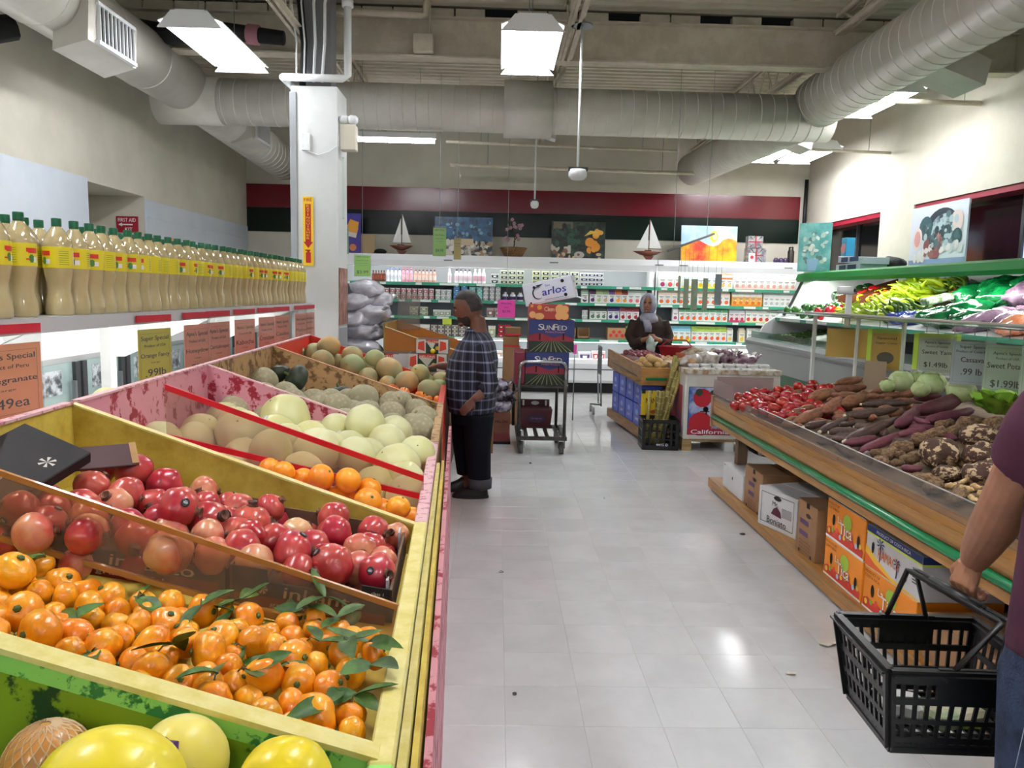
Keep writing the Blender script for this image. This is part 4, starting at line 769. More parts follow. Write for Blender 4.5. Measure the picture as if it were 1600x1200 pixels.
slab(BED,-2.6,-1.24,.8,.99); part('bin_floor',BED,mat('bin_floor_green','#5f7a2a',.6),fs)
b=MB(LM); slab(b,-1.2,.04,.805,1.0); part('bin_floor',b,yel,fs)
b=MB(LM); slab(b,.09,1.38,.765,.965); part('bin_floor',b,pink,fs)
b=MB(LM); slab(b,1.42,2.73,.74,.945); part('bin_floor',b,wod,fs)
b=MB(LM); slab(b,2.77,4.03,.73,.96); part('bin_floor',b,redp,fs)
# dividers (wall of each bin) with their top edges
b=MB(LM); divider(b,-1.205,-1.175,.008,K=.03); d=part('divider',b,grn,fs,label='green mottled divider')
e=MB(LM); e.add([(.003,-1.2065,zr(0)+.008),(-1.12,-1.2065+.03,zr(-1.12)+.008),(.003,-1.2065,zr(0)-.028),(-1.12,-1.2065+.03,zr(-1.12)-.028)],[(2,0,1,3)]); part('edge_strip',e,grnt,d)
e=MB(LM); e.add([(.004,-1.212,zr(0)+.004),(.004,-1.17,zr(0)+.004),(-1.12,-1.17+.03,zr(-1.12)+.004),(-1.12,-1.212+.03,zr(-1.12)+.004),(.004,-1.212,zr(0)+.014),(.004,-1.17,zr(0)+.014),(-1.12,-1.17+.03,zr(-1.12)+.014),(-1.12,-1.212+.03,zr(-1.12)+.014)],[(0,1,2,3),(7,6,5,4),(0,4,5,1),(2,6,7,3),(1,5,6,2),(3,7,4,0)]); part('top_edge',e,yelp,d)
def edge(d,v0,v1,m_,dz=0):
    e=MB(LM); a=.003; e.add([(.004,v0,zr(0)+dz),(.004,v1,zr(0)+dz),(-1.12,v1+K,zr(-1.12)+dz),(-1.12,v0+K,zr(-1.12)+dz),(.004,v0,zr(0)+.006+dz),(.004,v1,zr(0)+.006+dz),(-1.12,v1+K,zr(-1.12)+.006+dz),(-1.12,v0+K,zr(-1.12)+.006+dz)],[(7,6,5,4),(0,4,5,1),(1,5,6,2),(2,6,7,3),(3,7,4,0)]); part('top_edge',e,m_,d)
b=MB(LM); divider(b,.04,.058); d=part('divider',b,yel,fs,label='yellow divider'); edge(d,.035,.062,yelp)
b=MB(LM); divider(b,.062,.085,-.01); d=part('divider',b,pink,fs,label='pink mottled divider'); edge(d,.062,.09,pinkp,-.008)
b=MB(LM); divider(b,1.38,1.4); d=part('divider',b,pink,fs,label='pink mottled divider behind the honeydews'); edge(d,1.378,1.404,pinkp)
b=MB(LM); divider(b,2.735,2.76); d=part('divider',b,wod,fs,label='worn wooden divider'); edge(d,2.73,2.765,mat('edge_terra','#b98a63',.5))
b=MB(LM); divider(b,4.03,4.06); d=part('divider',b,redp,fs,label='red end divider'); edge(d,4.028,4.064,redp)
# back boards
for v0,v1,m_,nm in ((-2.6,-1.24,grn,'green'),(-1.2,.04,yel,'yellow'),(.085,1.38,pink,'pink'),(1.4,2.735,wod,'wooden'),(2.76,4.03,redp,'red')):
    d=part('back_board',MB(LM).box(-1.14,-1.12,v0+K,v1+K,.5,1.262),m_,fs); part('top_edge',MB(LM).box(-1.145,-1.115,v0+K,v1+K,1.262,1.27),pinkp if nm!='green' else white,d)
    f=part('front_board',MB(LM).box(0,.022,v0-.02,v1+.02,.05 if v0>-1.3 else .1,.9),{'yellow':yel,'green':grn,'pink':pink,'wooden':wod,'red':redp}[nm],fs)
    part('rim',MB(LM).bbox(-.012,.03,v0-.02,v1+.02,.885,.912,.004),{'yellow':yelp,'green':grnt,'pink':pinkp,'wooden':wod,'red':redp}[nm],f)
part('outer_board',MB(LM).box(.03,.046,-1.3,1.1,.03,.872),yelp,fs,label='pale yellow layered side board'); part('outer_board',MB(LM).box(.05,.062,-1.28,1.3,.02,.84),yel,fs)
part('outer_board',MB(LM).box(.068,.084,-1.3,2.6,.0,.78),pink,fs,label='pink mottled side board by the aisle')
part('stand_legs',MB(LM).box(-1.1,-1.05,-2.5,4,0,.5).box(-.06,-.02,-2.5,4,0,.5),ply,fs)
# clear dividers inside the bins
def clear_panel(v0,v1,h,m_,em,lab,ua=0,ub=-1.1,w=.007,dz=0,h2=None):
    b=MB(LM); a0=(ua,v0,zr(ua)+dz); a1=(ub,v1,zr(ub)+dz)
    def P(u,v,z,s): return (u,v+s,z)
    q=[]; 
    for s in (0,.004): q+=[P(*a0,s),P(*a1,s),P(a1[0],a1[1],a1[2]-(h2 or h),s),P(a0[0],a0[1],a0[2]-h,s)]
    b.add(q,[(0,1,2,3),(7,6,5,4),(0,4,5,1),(1,5,6,2),(2,6,7,3),(3,7,4,0)]); p=part('clear_panel',b,m_,fs)
    for z,z2 in ((0,0),(-h,-(h2 or h))):
        e=MB(LM); hh=w; e.add([(a0[0],a0[1]-.004,a0[2]+z-hh),(a0[0],a0[1]-.004,a0[2]+z+hh),(a1[0],a1[1]-.004,a1[2]+z2+hh),(a1[0],a1[1]-.004,a1[2]+z2-hh),(a0[0],a0[1]+.006,a0[2]+z-hh),(a0[0],a0[1]+.006,a0[2]+z+hh),(a1[0],a1[1]+.006,a1[2]+z2+hh),(a1[0],a1[1]+.006,a1[2]+z2-hh)],[(0,3,2,1),(4,5,6,7),(1,2,6,5),(0,4,7,3),(0,1,5,4)]); part('panel_edge',e,em,p,label=lab)
clear_panel(-.6,-.5,.11,acr,orn,'amber edge of the clear panel',h2=.17); clear_panel(.46,.6,.07,acrp,redt,'red taped edge of the clear panel',ub=-.98,w=.011,dz=.055,h2=.19)
# ---------------------------------------------------------------- fruit
def fruitset(name,lst,proto,desc,group,rot=True,fa=None,fb=None,nrow=1,A='',B='',rnom=None,sc=(1,1,1),tilt=.9):
    out=[]
    for i,(x,y,z,r) in enumerate(lst):
        p=proto[i%len(proto)] if isinstance(proto,list) else proto
        q=(R.uniform(-tilt,tilt),R.uniform(-tilt,tilt),R.uniform(0,6.28)) if rot else (0,0,R.uniform(0,6.28))
        k=r/rnom; o=dup(p,(x,y,z),q,(k*R.uniform(.97,1.05),k*R.uniform(.97,1.05),k*R.uniform(.95,1.0)),None,group); out.append(o)
        o['desc']=0; del o['desc']
    return out
def kill(o):
    for c in list(o.children): kill(c)
    D.objects.remove(o)
def dimple(a,b): return lambda p: 1-a*math.exp(-((1-p.z)/b))-.5*a*math.exp(-((1+p.z)/b))
mandm=mat('mandarin_skin','#e4830c',.28,col2='#eda51e',scale=14,rand=.09,bump=.12,bscale=320,coat=.25); calx=mat('calyx_green','#4c5a24',.7)
leafm=mat('citrus_leaf','#2c4a14',.5,col2='#476a24',scale=20,rand=.15); twig=mat('twig','#4d4a2a',.7)
def wob(seed,a): return lambda p: 1+a*noise.noise(p*1.6+Vector((seed,seed*2,0)))
pro=[]
for k in range(3):
    f1=dimple(.16,.05); f2=wob(k*3.1,.1)
    o=tag(part('mandarin',MB().ball((0,0,0),.034,14,(1,1,.86),lambda p:f1(p)*f2(p)),mandm,None,True),'proto','fruit')
    part('calyx',MB().lathe([(.007,.0262),(.006,.029),(.002,.031)],6).tube([(0,0,.028),(.001,.001,.031)],.0018,5),calx,o); pro.append(o)
ms=fruitset('mandarin',MANDARINS,pro,'','loose mandarins in the near yellow bin',rnom=.034,tilt=1.5)
LI=LM.inverted()
U=lambda o:(LI@o.location).x; V=lambda o:(LI@o.location).y
def fillers(ms,u0,u1,v0,v1,zf,zb,r,name,low,gap=1.1):
    out=[]; v=v0; k=0
    while v<v1:
        u=u0+(r if k%2 else 0)
        while u<u1:
            p=LM@Vector((u+R.uniform(-.15,.15)*r,v+R.uniform(-.15,.15)*r,zf+(zb-zf)*(-u/1.1)-low))
            if all((p-o.location).length>gap*r for o in ms+out):
                o=dup(R.choice(ms[:12]) if len(ms)>12 else ms[0],p,(R.uniform(-2,2),R.uniform(-2,2),R.uniform(0,6)),R.uniform(.92,1.03)*r/name); out.append(o)
            u+=2*r
        v+=1.73*r; k+=1
    return out
for o in ms: o.scale=[s*1.09 for s in o.scale]
ms+=fillers(ms,-1.06,-.04,-1.12,-.64,.87,1.06,.031,.034,.012,1.3)
# leaves belong to the mandarin they grow from
def leaf_mb(M,l=.06,w=.024,curl=.5):
    m=MB(M); n=7; rows=[]
    for i in range(n):
        s=i/(n-1); hw=w*.5*math.sin(pi*min(1,s*.93+.05))**.8; x=l*s; zc=curl*l*s*s*-.6
        rows.append([(x,-hw,zc+hw*.35),(x,-hw*.5,zc+hw*.08),(x,0,zc),(x,hw*.5,zc+hw*.08),(x,hw,zc+hw*.35)])
    vs=[p for r in rows for p in r]; m.add(vs,[(5*i+j,5*i+j+1,5*i+j+6,5*i+j+5) for i in range(n-1) for j in range(4)]); return m
leafy=set()
LEAFPX=[(-.56,-.72),(-.7,-.8),(-.62,-.86),(-.48,-.83),(-.3,-.7),(-.22,-.66),(-.2,-.74),(-.14,-.68),(-.16,-.8),(-.1,-.82),(-.06,-.78),(-.04,-.9),(-.22,-.9),(-.26,-.96),(-.3,-1.02),(-.3,-.85),(-.36,-.72),(-.42,-.74),(-.1,-1.05),(-.2,-1.1),(-.06,-.98),(-.8,-.62),(-.9,-.7),(-.36,-.66),(-.26,-.62),(-.14,-.6),(-.4,-.95),(-.55,-.95),(-.18,-.62)]
for (u,v) in LEAFPX:
    o=min(ms,key=lambda o:(U(o)-u)**2+(V(o)-v)**2); leafy.add(o.name)
    top=o.location+Vector((0,0,.03)); base=LM@Vector((u,v,0)); base.z=top.z+R.uniform(-.012,.008); az0=R.uniform(0,6.28)
    tw=MB(); tw.tube([top-Vector((0,0,.01)),(top+base)/2+Vector((0,0,.006)),base],.0017,5); part('twig',tw,twig,o)
    for k in range(R.choice([2,2,3])):
        az=az0+k*R.uniform(1.2,2.6); M=Matrix.Translation(base)@Matrix.Rotation(az,4,'Z')@Matrix.Rotation(R.uniform(-.5,.5),4,'X')@Matrix.Rotation(R.uniform(-.5,.25),4,'Y')
        part('leaf',leaf_mb(M,R.uniform(.06,.095),R.uniform(.028,.042),R.uniform(-.3,.9)),leafm,o,True)
leafm.use_backface_culling=False
rowlabels(ms,V,lambda o:-U(o),7,lambda o:('leafy orange mandarin' if o.name in leafy else 'orange mandarin'),'green board','aisle rim')
[kill(p) for p in pro]
# pomegranates
pomm=mat('pomegranate_skin','#a8202f',.3,col2='#d06a52',scale=7,lo=.42,hi=.72,rand=.05,coat=.3,bump=.04,bscale=40); pomm2=mat('pomegranate_pale','#bf5648',.32,col2='#dbb07c',scale=6,lo=.4,hi=.7,rand=.06,coat=.25,bump=.05,bscale=40)
crown=mat('pomegranate_crown','#7c4a34',.7,col2='#3f2519',scale=60); stk=mat('sticker_black','#17181c',.35); stw=mat('sticker_white','#e9e9ee',.4); stv=mat('sticker_violet','#5b4a9c',.4)
pro=[]
for k in range(4):
    f=lambda p,k=k: 1+.035*math.cos(6*math.atan2(p.y,p.x)+k)*(1-p.z*p.z)+.06*noise.noise(p*1.4+Vector((k*5,0,0)))
    o=tag(part('pomegranate',MB().ball((0,0,0),.051,14,(1,1,.93),f),pomm if k!=1 else pomm2,None,True),'p','fruit')
    c=MB(); c.lathe([(.017,.043),(.0095,.049),(.0095,.053),(.013,.059),(.010,.058),(.005,.05)],12,fn=lambda q,z,r:r*(1+.25*math.sin(6*q)*(z>.055))); part('crown',c,crown,o,True)
    if k in (0,3):
        s=MB(Matrix.Rotation(1.0,4,'Y')@Matrix.Translation((0,0,.0502))); s.lathe([(.0105,-.001),(.0105,.0012),(.009,.0018)],14); part('sticker',s,stk,o)
        s=MB(Matrix.Rotation(1.0,4,'Y')@Matrix.Translation((0,0,.0522))); s.rect(-.006,.006,-.001,.0005).rect(-.005,.005,.002,.003).rect(-.004,.004,-.004,-.003); part('sticker_print',s,stw,o)
    pro.append(o)
ps=fruitset('pomegranate',POMEGRANATES,pro,'','pomegranates in the yellow bin',rnom=.051,tilt=2.0)
ps+=fillers(ps,-.98,-.08,-.44,-.14,.9,1.12,.05,.051,.02,1.2)
rowlabels(ps,V,lambda o:-U(o),6,lambda o:'red pomegranate','clear panel','aisle rim')
[kill(p) for p in pro]
# oranges
orm=mat('orange_skin','#f08a12',.35,col2='#f4a01c',scale=9,rand=.08,bump=.15,bscale=260,coat=.15)
o=tag(part('orange',MB().ball((0,0,0),.046,14,(1,1,.97),dimple(.05,.03)),orm,None,True),'p','fruit'); part('stem_scar',MB().lathe([(.005,.0435),(.003,.0455)],8),calx,o); pro=[o]
os_=fruitset('orange',ORANGES,pro,'','oranges in front of the honeydews',rnom=.046); rowlabels(os_,V,lambda o:-U(o),3,lambda o:'round orange','yellow divider','aisle rim'); [kill(p) for p in pro]
# melons
hdm=mat('honeydew_skin','#cfcb8c',.42,col2='#d8d6a6',scale=3,rand=.07,bump=.03,bscale=25,coat=.1)
pro=[]
for k in range(2):
    o=tag(part('honeydew',MB().ball((0,0,0),.1,16,(1,1,1.04),wob(k*2.7,.05)),hdm,None,True),'p','melon'); part('stem_scar',MB().lathe([(.007,.101),(.004,.1045)],8),mat('scar','#8a7d52',.8),o)
    if k==0:
        M=Matrix.Rotation(.9,4,'Y')@Matrix.Translation((0,0,.1005)); part('sticker',MB(M).lathe([(.019,-.002),(.019,.0015),(.015,.0028)],16),stw,o); part('sticker_print',MB(M).rect(-.012,.012,-.003,.0,.0034).rect(-.008,.008,.005,.009,.0034),stv,o)
    pro.append(o)
hs=fruitset('honeydew',HONEYDEWS,pro,'','honeydew melons in the pink bin',rnom=.1); hs+=fillers(hs,-1.0,-.1,.75,1.3,.88,1.08,.09,.1,.03,1.3)
rowlabels(hs,V,lambda o:-U(o),4,lambda o:'pale honeydew melon','red taped panel','aisle rim'); [kill(p) for p in pro]
canm=mat('cantaloupe_skin','#b7a98a',.7,col2='#9d9678',scale=38,vor=True,lo=.1,hi=.5,rand=.06,bump=.25,bscale=160)
o=tag(part('cantaloupe',MB().ball((0,0,0),.09,14,(1,1,1),wob(4,.05)),canm,None,True),'p','melon'); part('stem_scar',MB().lathe([(.012,.089),(.006,.092)],8),mat('scar','#8a7d52',.8),o)
cs=fruitset('cantaloupe',CANTALOUPES,[o],'','cantaloupes in the wooden bin',rnom=.09); cs+=fillers(cs,-1.0,-.1,1.52,2.64,.86,1.08,.085,.09,.03,1.3)
rowlabels(cs,V,lambda o:-U(o),3,lambda o:'netted cantaloupe','pink divider','aisle rim'); kill(o)
kabm=mat('kabocha_skin','#26301f',.5,col2='#4a5440',scale=9,lo=.5,hi=.7)
o=tag(part('kabocha',MB().ball((0,0,0),.09,14,(1,1,.72),lambda p:1+.05*math.cos(10*math.atan2(p.y,p.x))*(1-p.z*p.z)-.12*math.exp(-(1-p.z)/.05)),kabm,None,True),'p','squash'); part('stem',MB().tube([(0,0,.05),(0,.004,.085)],[.012,.008],7),calx,o,True)
ks=fruitset('kabocha',KABOCHAS,[o],'','',rnom=.09); a2=fruitset('kabocha',ACORNS,[o],'','',rnom=.09); kill(o)
rowlabels(ks,V,lambda o:-U(o),1,lambda o:'dark squash in wooden bin','pink divider','aisle rim')
for i,o in enumerate(a2): o['label']='small dark squash among mini pumpkins by the rim, '+('nearer' if i else 'farther')+' one'; o['group']='small squash by the rim'
crm=mat('crenshaw_skin','#c09a5c',.5,col2='#8c9168',scale=3.2,lo=.38,hi=.62,rand=.1,bump=.06,bscale=40); crg=mat('crenshaw_green','#8f9a6c',.5,col2='#b6a468',scale=2.5,lo=.45,hi=.7,rand=.08)
pro=[]
for k,m_ in enumerate((crm,crg,crm)):
    o=tag(part('crenshaw_melon',MB().ball((0,0,0),.1,14,(.95,.95,1.2),lambda p,k=k:1-.12*max(0,p.z)**2+.04*noise.noise(p*1.5+Vector((k*3,1,0)))),m_,None,True),'p','melon'); part('stem_scar',MB().lathe([(.01,.1),(.005,.112)],8),mat('scar','#8a7d52',.8),o); pro.append(o)
fr=fruitset('crenshaw_melon',CRENSHAWS,pro,'','mixed melons in the far red bin',rnom=.103); 
for o in fr: o.rotation_euler=(R.uniform(.9,1.6),R.uniform(-.3,.3),R.uniform(0,6.28))
rowlabels(fr,V,lambda o:-U(o),3,lambda o:'mottled tan melon','wooden divider','aisle rim'); [kill(p) for p in pro]
mpm=mat('mini_pumpkin_skin','#e0751a',.4,rand=.12)
o=tag(part('mini_pumpkin',MB().ball((0,0,0),.04,12,(1,1,.8),lambda p:1+.06*math.cos(8*math.atan2(p.y,p.x))*(1-p.z*p.z)-.15*math.exp(-(1-p.z)/.06)),mpm,None,True),'p','squash'); part('stem',MB().tube([(0,0,.024),(.003,0,.04)],.005,6),calx,o)
mp=fruitset('mini_pumpkin',MINIPUMPKINS,[o],'','mini pumpkins in the far red bin',rnom=.04); rowlabels(mp,V,lambda o:-U(o),2,lambda o:'little orange mini pumpkin','wooden divider','aisle rim'); kill(o)
# four big melons of the nearest green bin
ymel=mat('canary_skin','#e2c90c',.38,col2='#e8d63a',scale=4,coat=.2,bump=.05,bscale=18); ypal=mat('pale_canary_skin','#e0cf5a',.42,col2='#e6db8a',scale=4,coat=.15,bump=.05,bscale=20); tanm=mat('tan_melon','#b9782e',.4,col2='#c78f45',scale=5,coat=.4)
for i,((x,y,z,r),m_,sc,lab) in enumerate(zip(FRONTMELONS,(tanm,ypal,ymel,ymel),((1,1,1),(1,1,1.0),(1.15,1,.95),(1.05,1,.95)),('tan melon in white foam net in the near left corner','pale yellow melon with a violet sticker in the green bin','big bright yellow melon in front of the pale one','bright yellow melon nearest the aisle in the green bin'))):
    o=single('canary_melon',MB().ball((0,0,0),r,18,sc,wob(i*2.3,.03)),m_,lab,'melon',smooth=True,loc=(0,0,0)); o.location=(x,y,z)
    M=Matrix.Translation((x,y,z))@Matrix.Rotation(.55,4,'X')
    part('stem_scar',MB(Matrix.Translation((x,y,z))@Matrix.Rotation(1.1,4,'Y')@Matrix.Rotation(.9,4,'X')).lathe([(.006,r*.99),(.003,r*1.02)],8),mat('scar','#8a7d52',.8),o)
    if i==1:
        q=Matrix.Translation((x,y,z))@Matrix.Rotation(-.1,4,'Y')@Matrix.Rotation(.75,4,'X')@Matrix.Translation((-.01,0,r*.985)); part('sticker',MB(q).lathe([(.028,-.003),(.028,.001),(.02,.003)],18,fn=lambda a,zz,rr:rr*(1 if abs(math.sin(a))<.5 else .55+.1)),mat('sticker_purple','#4b2a6a',.4),o); part('sticker_print',MB(q).rect(-.018,.018,-.004,.004,.0036),mat('sticker_lilac','#d7c3e2',.4),o)
    if i==0:
        n=MB(Matrix.Translation((x,y,z)))
        for k in range(18):
            for s in (-1,1):
                n.tube([(Vector((math.cos(k*.349+s*t_*.8)*math.sin(t_),math.sin(k*.349+s*t_*.8)*math.sin(t_),math.cos(t_)))*r*1.012) for t_ in [.12+.22*j for j in range(8)]],.0012,3,False)
        part('foam_net',n,mat('foam_net','#cdb08a',.6),o)
# pomegranate cartons : right box, left box and the black tilted lid
blk=mat('carton_black','#131012',.65,col2='#1c1517',scale=12); redc=mat('carton_red','#7a1626',.5); kin=mat('carton_kraft_inside','#6f5340',.85); whf=mat('carton_flap','#b9b9bd',.7); wht=mat('print_offwhite','#cfc8c0',.6)
def tray(u0,u1,v0,v1,label,txt,zoff=.0):
    t=thing('fruit_carton',label,'box',LM@Vector(((u0+u1)/2,(v0+v1)/2,bz((u0+u1)/2,.82,1.02))))
    zb=lambda u: .815+.195*(-u/1.12)+zoff; zt=lambda u: zb(u)+.085
    def wall(mb,a,b,h0=0,h1=None,th=.006):
        (ua,va),(ub,vb)=a,b; dx,dy=ub-ua,vb-va; l=math.hypot(dx,dy); nx,ny=-dy/l*th,dx/l*th; h1=h1 or (lambda u:zt(u))
        q=[(ua,va,zb(ua)+h0),(ub,vb,zb(ub)+h0),(ub,vb,h1(ub)),(ua,va,h1(ua))]; q+=[(x+nx,y+ny,z) for x,y,z in q]
        mb.add(q,[(0,1,2,3),(7,6,5,4),(3,2,6,7),(1,5,6,2),(0,3,7,4)])
    b=MB(LM); b.add([(u0,v0,zb(u0)),(u1,v0,zb(u1)),(u1,v1,zb(u1)),(u0,v1,zb(u0))],[(0,1,2,3)]); part('carton_floor',b,kin,t)
    low=lambda u: zb(u)+.055
    b=MB(LM); wall(b,(u0,v0),(u1,v0),0,low); wall(b,(u0,v0),(u0+.09,v0)); wall(b,(u1-.075,v0),(u1,v0)); f=part('carton_front',b,blk,t)
    b=MB(LM); wall(b,(u1,v0),(u1,v1)); wall(b,(u1,v1),(u0,v1)); wall(b,(u0,v1),(u0,v0)); part('carton_side',b,kin,t)
    for (uu,vv) in ((u1-.012,v0+.03),(u1-.012,v1-.1),(u0+.01,v1-.1)):
        b=MB(LM); b.add([(uu,vv,zt(uu)-.06),(uu,vv+.07,zt(uu)-.06),(uu,vv+.07,zt(uu)+.012),(uu,vv,zt(uu)+.012),(uu-.006,vv,zt(uu)-.06),(uu-.006,vv+.07,zt(uu)-.06),(uu-.006,vv+.07,zt(uu)+.012),(uu-.006,vv,zt(uu)+.012)],[(0,1,2,3),(7,6,5,4),(3,2,6,7),(0,3,7,4),(1,5,6,2)]); part('corner_flap',b,whf,t)
    sl=math.atan2(zb(u1)-zb(u0),u1-u0)
    F=LM@Matrix.Translation(((u0+u1)/2,v0-.002,zb((u0+u1)/2)+.03))@Matrix.Rotation(-sl,4,'Y')@fwd('front',(0,0,0)); w=(u1-u0)
    l=MB(F); l.rect(-w/2+.01,w/2-.01,-.045,-.012,-.0003); part('print',l,redc,f)
    l=MB(F); l.text(txt,.03,.006,w*.5,.03,.001).text('granatapfel',-.02,-.03,w*.4,.014,.001).text('class 1',w/2-.04,.04,.03,.008,.001)
    for k in range(6): l.add([(-w*.3-.002+.012*math.cos(k*1.047+a),.006+.012*math.sin(k*1.047+a),.001) for a in (-.3,.3)]+[(-w*.3-.002,.006,.001)],[(0,1,2)])
    part('lettering',l,wht,f); return t
tray(-.43,-.035,-.5,.02,'black pomegranate carton at the aisle end with white corner flaps','inkanto'); tray(-.86,-.45,-.47,.05,'black pomegranate carton in the middle behind the clear panel','inkanto',.003)
M=LM@Matrix.Translation((-1.04,-.3,1.165))@Matrix.Rotation(.25,4,'Y')@Matrix.Rotation(.38,4,'X')@Matrix.Rotation(-.25,4,'Z')
o=single('printed_carton',MB(M).bbox(-.11,.11,-.15,.15,-.018,.018,.003),blk,'black printed carton lid tilted against the yellow back board','box')
l=MB(M@Matrix.Translation((0,0,.0192)))
for k in range(6): l.add([(.06+.022*math.cos(k*1.047+a),.05+.022*math.sin(k*1.047+a),0) for a in (-.22,.22)]+[(.06,.05,0)],[(0,1,2)])
l.text('inkanto',-.02,-.06,.1,.022); l.text('Pomegranates',-.02,-.09,.08,.01); part('lettering',l,wht,o)
M=LM@Matrix.Translation((-.93,-.1,1.15))@Matrix.Rotation(.5,4,'Z')@Matrix.Rotation(.5,4,'X')
o=single('carton_flap',MB(M).bbox(-.11,.11,-.05,.05,-.004,.004,.002),mat('maroon_card','#4a3032',.6),'loose maroon cardboard flap beside the black lid','cardboard'); part('torn_edge',MB(M).box(.1,.118,-.045,.05,-.006,.006),cardb,o)
# ---------------------------------------------------------------- right roots stand
oak=mat('stained_oak','#ad7d38',.4,col2='#84592a',scale=5,stretch=(6,.6,14),detail=8,lo=.35,hi=.7,coat=.15); grail=mat('green_rail','#0f7f4a',.25,coat=.3); oldw=mat('old_wood','#7d6650',.8,col2='#6a543f',scale=4,stretch=(5,5,.7))
rs=thing('roots_stand','long oak fronted stand on the right piled with roots and tomatoes','display stand',(2.5,4.2,0))
part('base_board',MB().box(1.86,3.3,1.2,6.5,.02,.1),oak,rs); part('base_kick',MB().box(1.95,3.2,1.3,6.4,0,.02),blackm,rs)
part('front_board',MB().prism([(1.82,.69),(1.84,.69),(1.84,.83),(1.815,.83)],1.2,6.3,'y'),oak,rs,label='oak front board'); part('front_board',MB().prism([(1.812,.705),(1.822,.705),(1.818,.76),(1.808,.76)],1.2,6.28,'y'),oak,rs)
part('front_board',MB().bbox(1.81,1.84,1.2,6.3,.60,.642,.003),oak,rs); part('green_strip',MB().tube([(1.813,1.2,.667),(1.813,6.31,.667)],.021,10),grail,rs,True,label='green plastic price strip')
part('backing',MB().box(1.83,1.84,1.2,6.3,.62,.83),oak,rs)
part('bed',MB().add([(1.84,1.2,.795),(1.84,6.3,.795),(3.0,6.3,.955),(3.0,1.2,.955),(1.84,1.2,.775),(1.84,6.3,.775),(3.0,6.3,.935),(3.0,1.2,.935)],[(3,2,1,0),(4,5,6,7),(0,1,5,4),(1,2,6,5),(2,3,7,6),(3,0,4,7)]).box(3.0,3.35,1.2,6.4,.935,.955),oldw,rs)
part('end_board',MB().add([(1.8,6.3,.58),(1.8,6.3,.84),(3.3,6.3,1.02),(3.3,6.3,.58),(1.8,6.33,.58),(1.8,6.33,.84),(3.3,6.33,1.02),(3.3,6.33,.58)],[(0,1,2,3),(7,6,5,4),(1,5,6,2),(0,4,5,1),(3,2,6,7)]),mat('pinkish_wood','#a08068',.75),rs)
for y in (6.15,1.4): part('post',MB().box(1.98,2.06,y-.04,y+.04,.1,.78),oldw,rs); part('post',MB().box(3.15,3.23,y-.04,y+.04,.1,.93),oldw,rs)
part('back_panel',MB().box(2.62,2.64,1.2,6.4,.1,.9),mat('stand_dark','#2b2521',.9),rs)
accl=clearmat('acrylic_clear','#e6e3de',.09); wire=mat('clear_edge','#9c9a97',.3)
for a,b in ((1.2,2.6),(2.61,3.95),(3.96,5.2)):
    p=part('acrylic_guard',MB().box(1.812,1.816,a,b,.8,.9),accl,rs); part('guard_edge',MB().box(1.81,1.818,a,b,.897,.901),wire,p)
p=part('acrylic_guard',MB().box(1.812,1.816,5.21,6.3,.8,.885),accl,rs)
p=part('acrylic_guard',MB().box(1.83,2.3,6.285,6.29,.84,1.0).box(1.806,1.811,5.75,6.3,.86,.98),clearmat('acrylic_pale','#d3c4c2',.3),rs)
for y in (6.9-.55,5.61,3.4): part('rail_post',MB().box(2.99,3.01,y-.01,y+.01,.95,1.5),white,rs)
part('sign_rail',MB().box(2.97,3.03,2.2,7.4,1.5,1.535),mat('rail_cream','#b8b3a6',.4),rs); part('sneeze_shelf',MB().box(2.6,3.0,2.2,7.4,1.518,1.524),clearmat('glass_shelf','#a9bdb2',.12),rs); part('rail_post',MB().box(2.985,3.015,7.2,7.23,0,1.5),white,rs)
for k in range(12): part('sign_hook',MB().tube([(2.98,6.6-.33*k,1.5),(2.98,6.6-.33*k,1.44)],.003,4),greym,rs)
# bag roll holder
t=thing('bag_roll_holder','white plastic bag roll holder standing on the sign rail','dispenser',(3.0,6.55,1.53))
part('upright',MB().bbox(2.975,3.025,6.54,6.56,1.42,1.72,.004),whiteg,t); part('bag_roll',MB().tube([(2.93,6.6,1.735),(3.02,6.5,1.735)],.035,12),whiteg,t,True); part('roll_core',MB().tube([(3.015,6.505,1.735),(3.03,6.49,1.735)],.016,10),dgrey,t)
# price cards under the rail
pgn=mat('card_mint','#d3e0cd',.5); pbl=mat('card_ice','#d0dce6',.5); pgo=mat('card_amber','#f2bd12',.5); lime=mat('card_lime','#c3e24a',.55)
def rail_card(x,y,w,h,col,L_,label,th=.7,back=None,zt=1.44):
    M=Matrix.Translation((x,y,zt))@Matrix.Rotation(-th,4,'Z')@fwd('front',(0,0,0)); t=thing('price_card',label,'sign',(x,y,zt-h),0,'price cards on the right rail')
    part('card',MB(M).box(-w/2,w/2,-h,-.03,-.001,.001),col,t); part('sleeve',MB(M).box(-w/2-.004,w/2+.004,-h-.02,.0,.003,.004),sleeve,t)
    if back: part('backing_sheet',MB(M).box(-w/2-.035,w/2+.03,-h+.01,-.0,-.004,-.002),back,t)
    l=MB(M); b=h-.03
    for s,cy,lw,lh in L_: l.text(s,0,-.03-cy*b,lw*w,lh*b,.0018)
    if L_:
        for q in (.06,.94): l.rect(-w*.44,w*.44,-.03-q*b-.0008,-.03-q*b,.0018)
        for q in (-.44,.44): l.rect(w*q-.0008,w*q,-.03-.94*b,-.03-.06*b,.0018)
        part('lettering',l,inkm,t)
    part('hook',MB(M).tube([(0,0,0),(0,.06,0)],.003,4),greym,t); return t
yt=rail_card(2.96,6.42,.34,.27,pgo,[],'blank amber yellow sheet hanging at the far end of the rail',.6); 
rail_card(2.97,5.8,.2,.31,pgo,[('Special',.15,.7,.08),('Sugar Cane',.28,.75,.08)],'amber card with a dark emblem beside the near post',.6,lime)
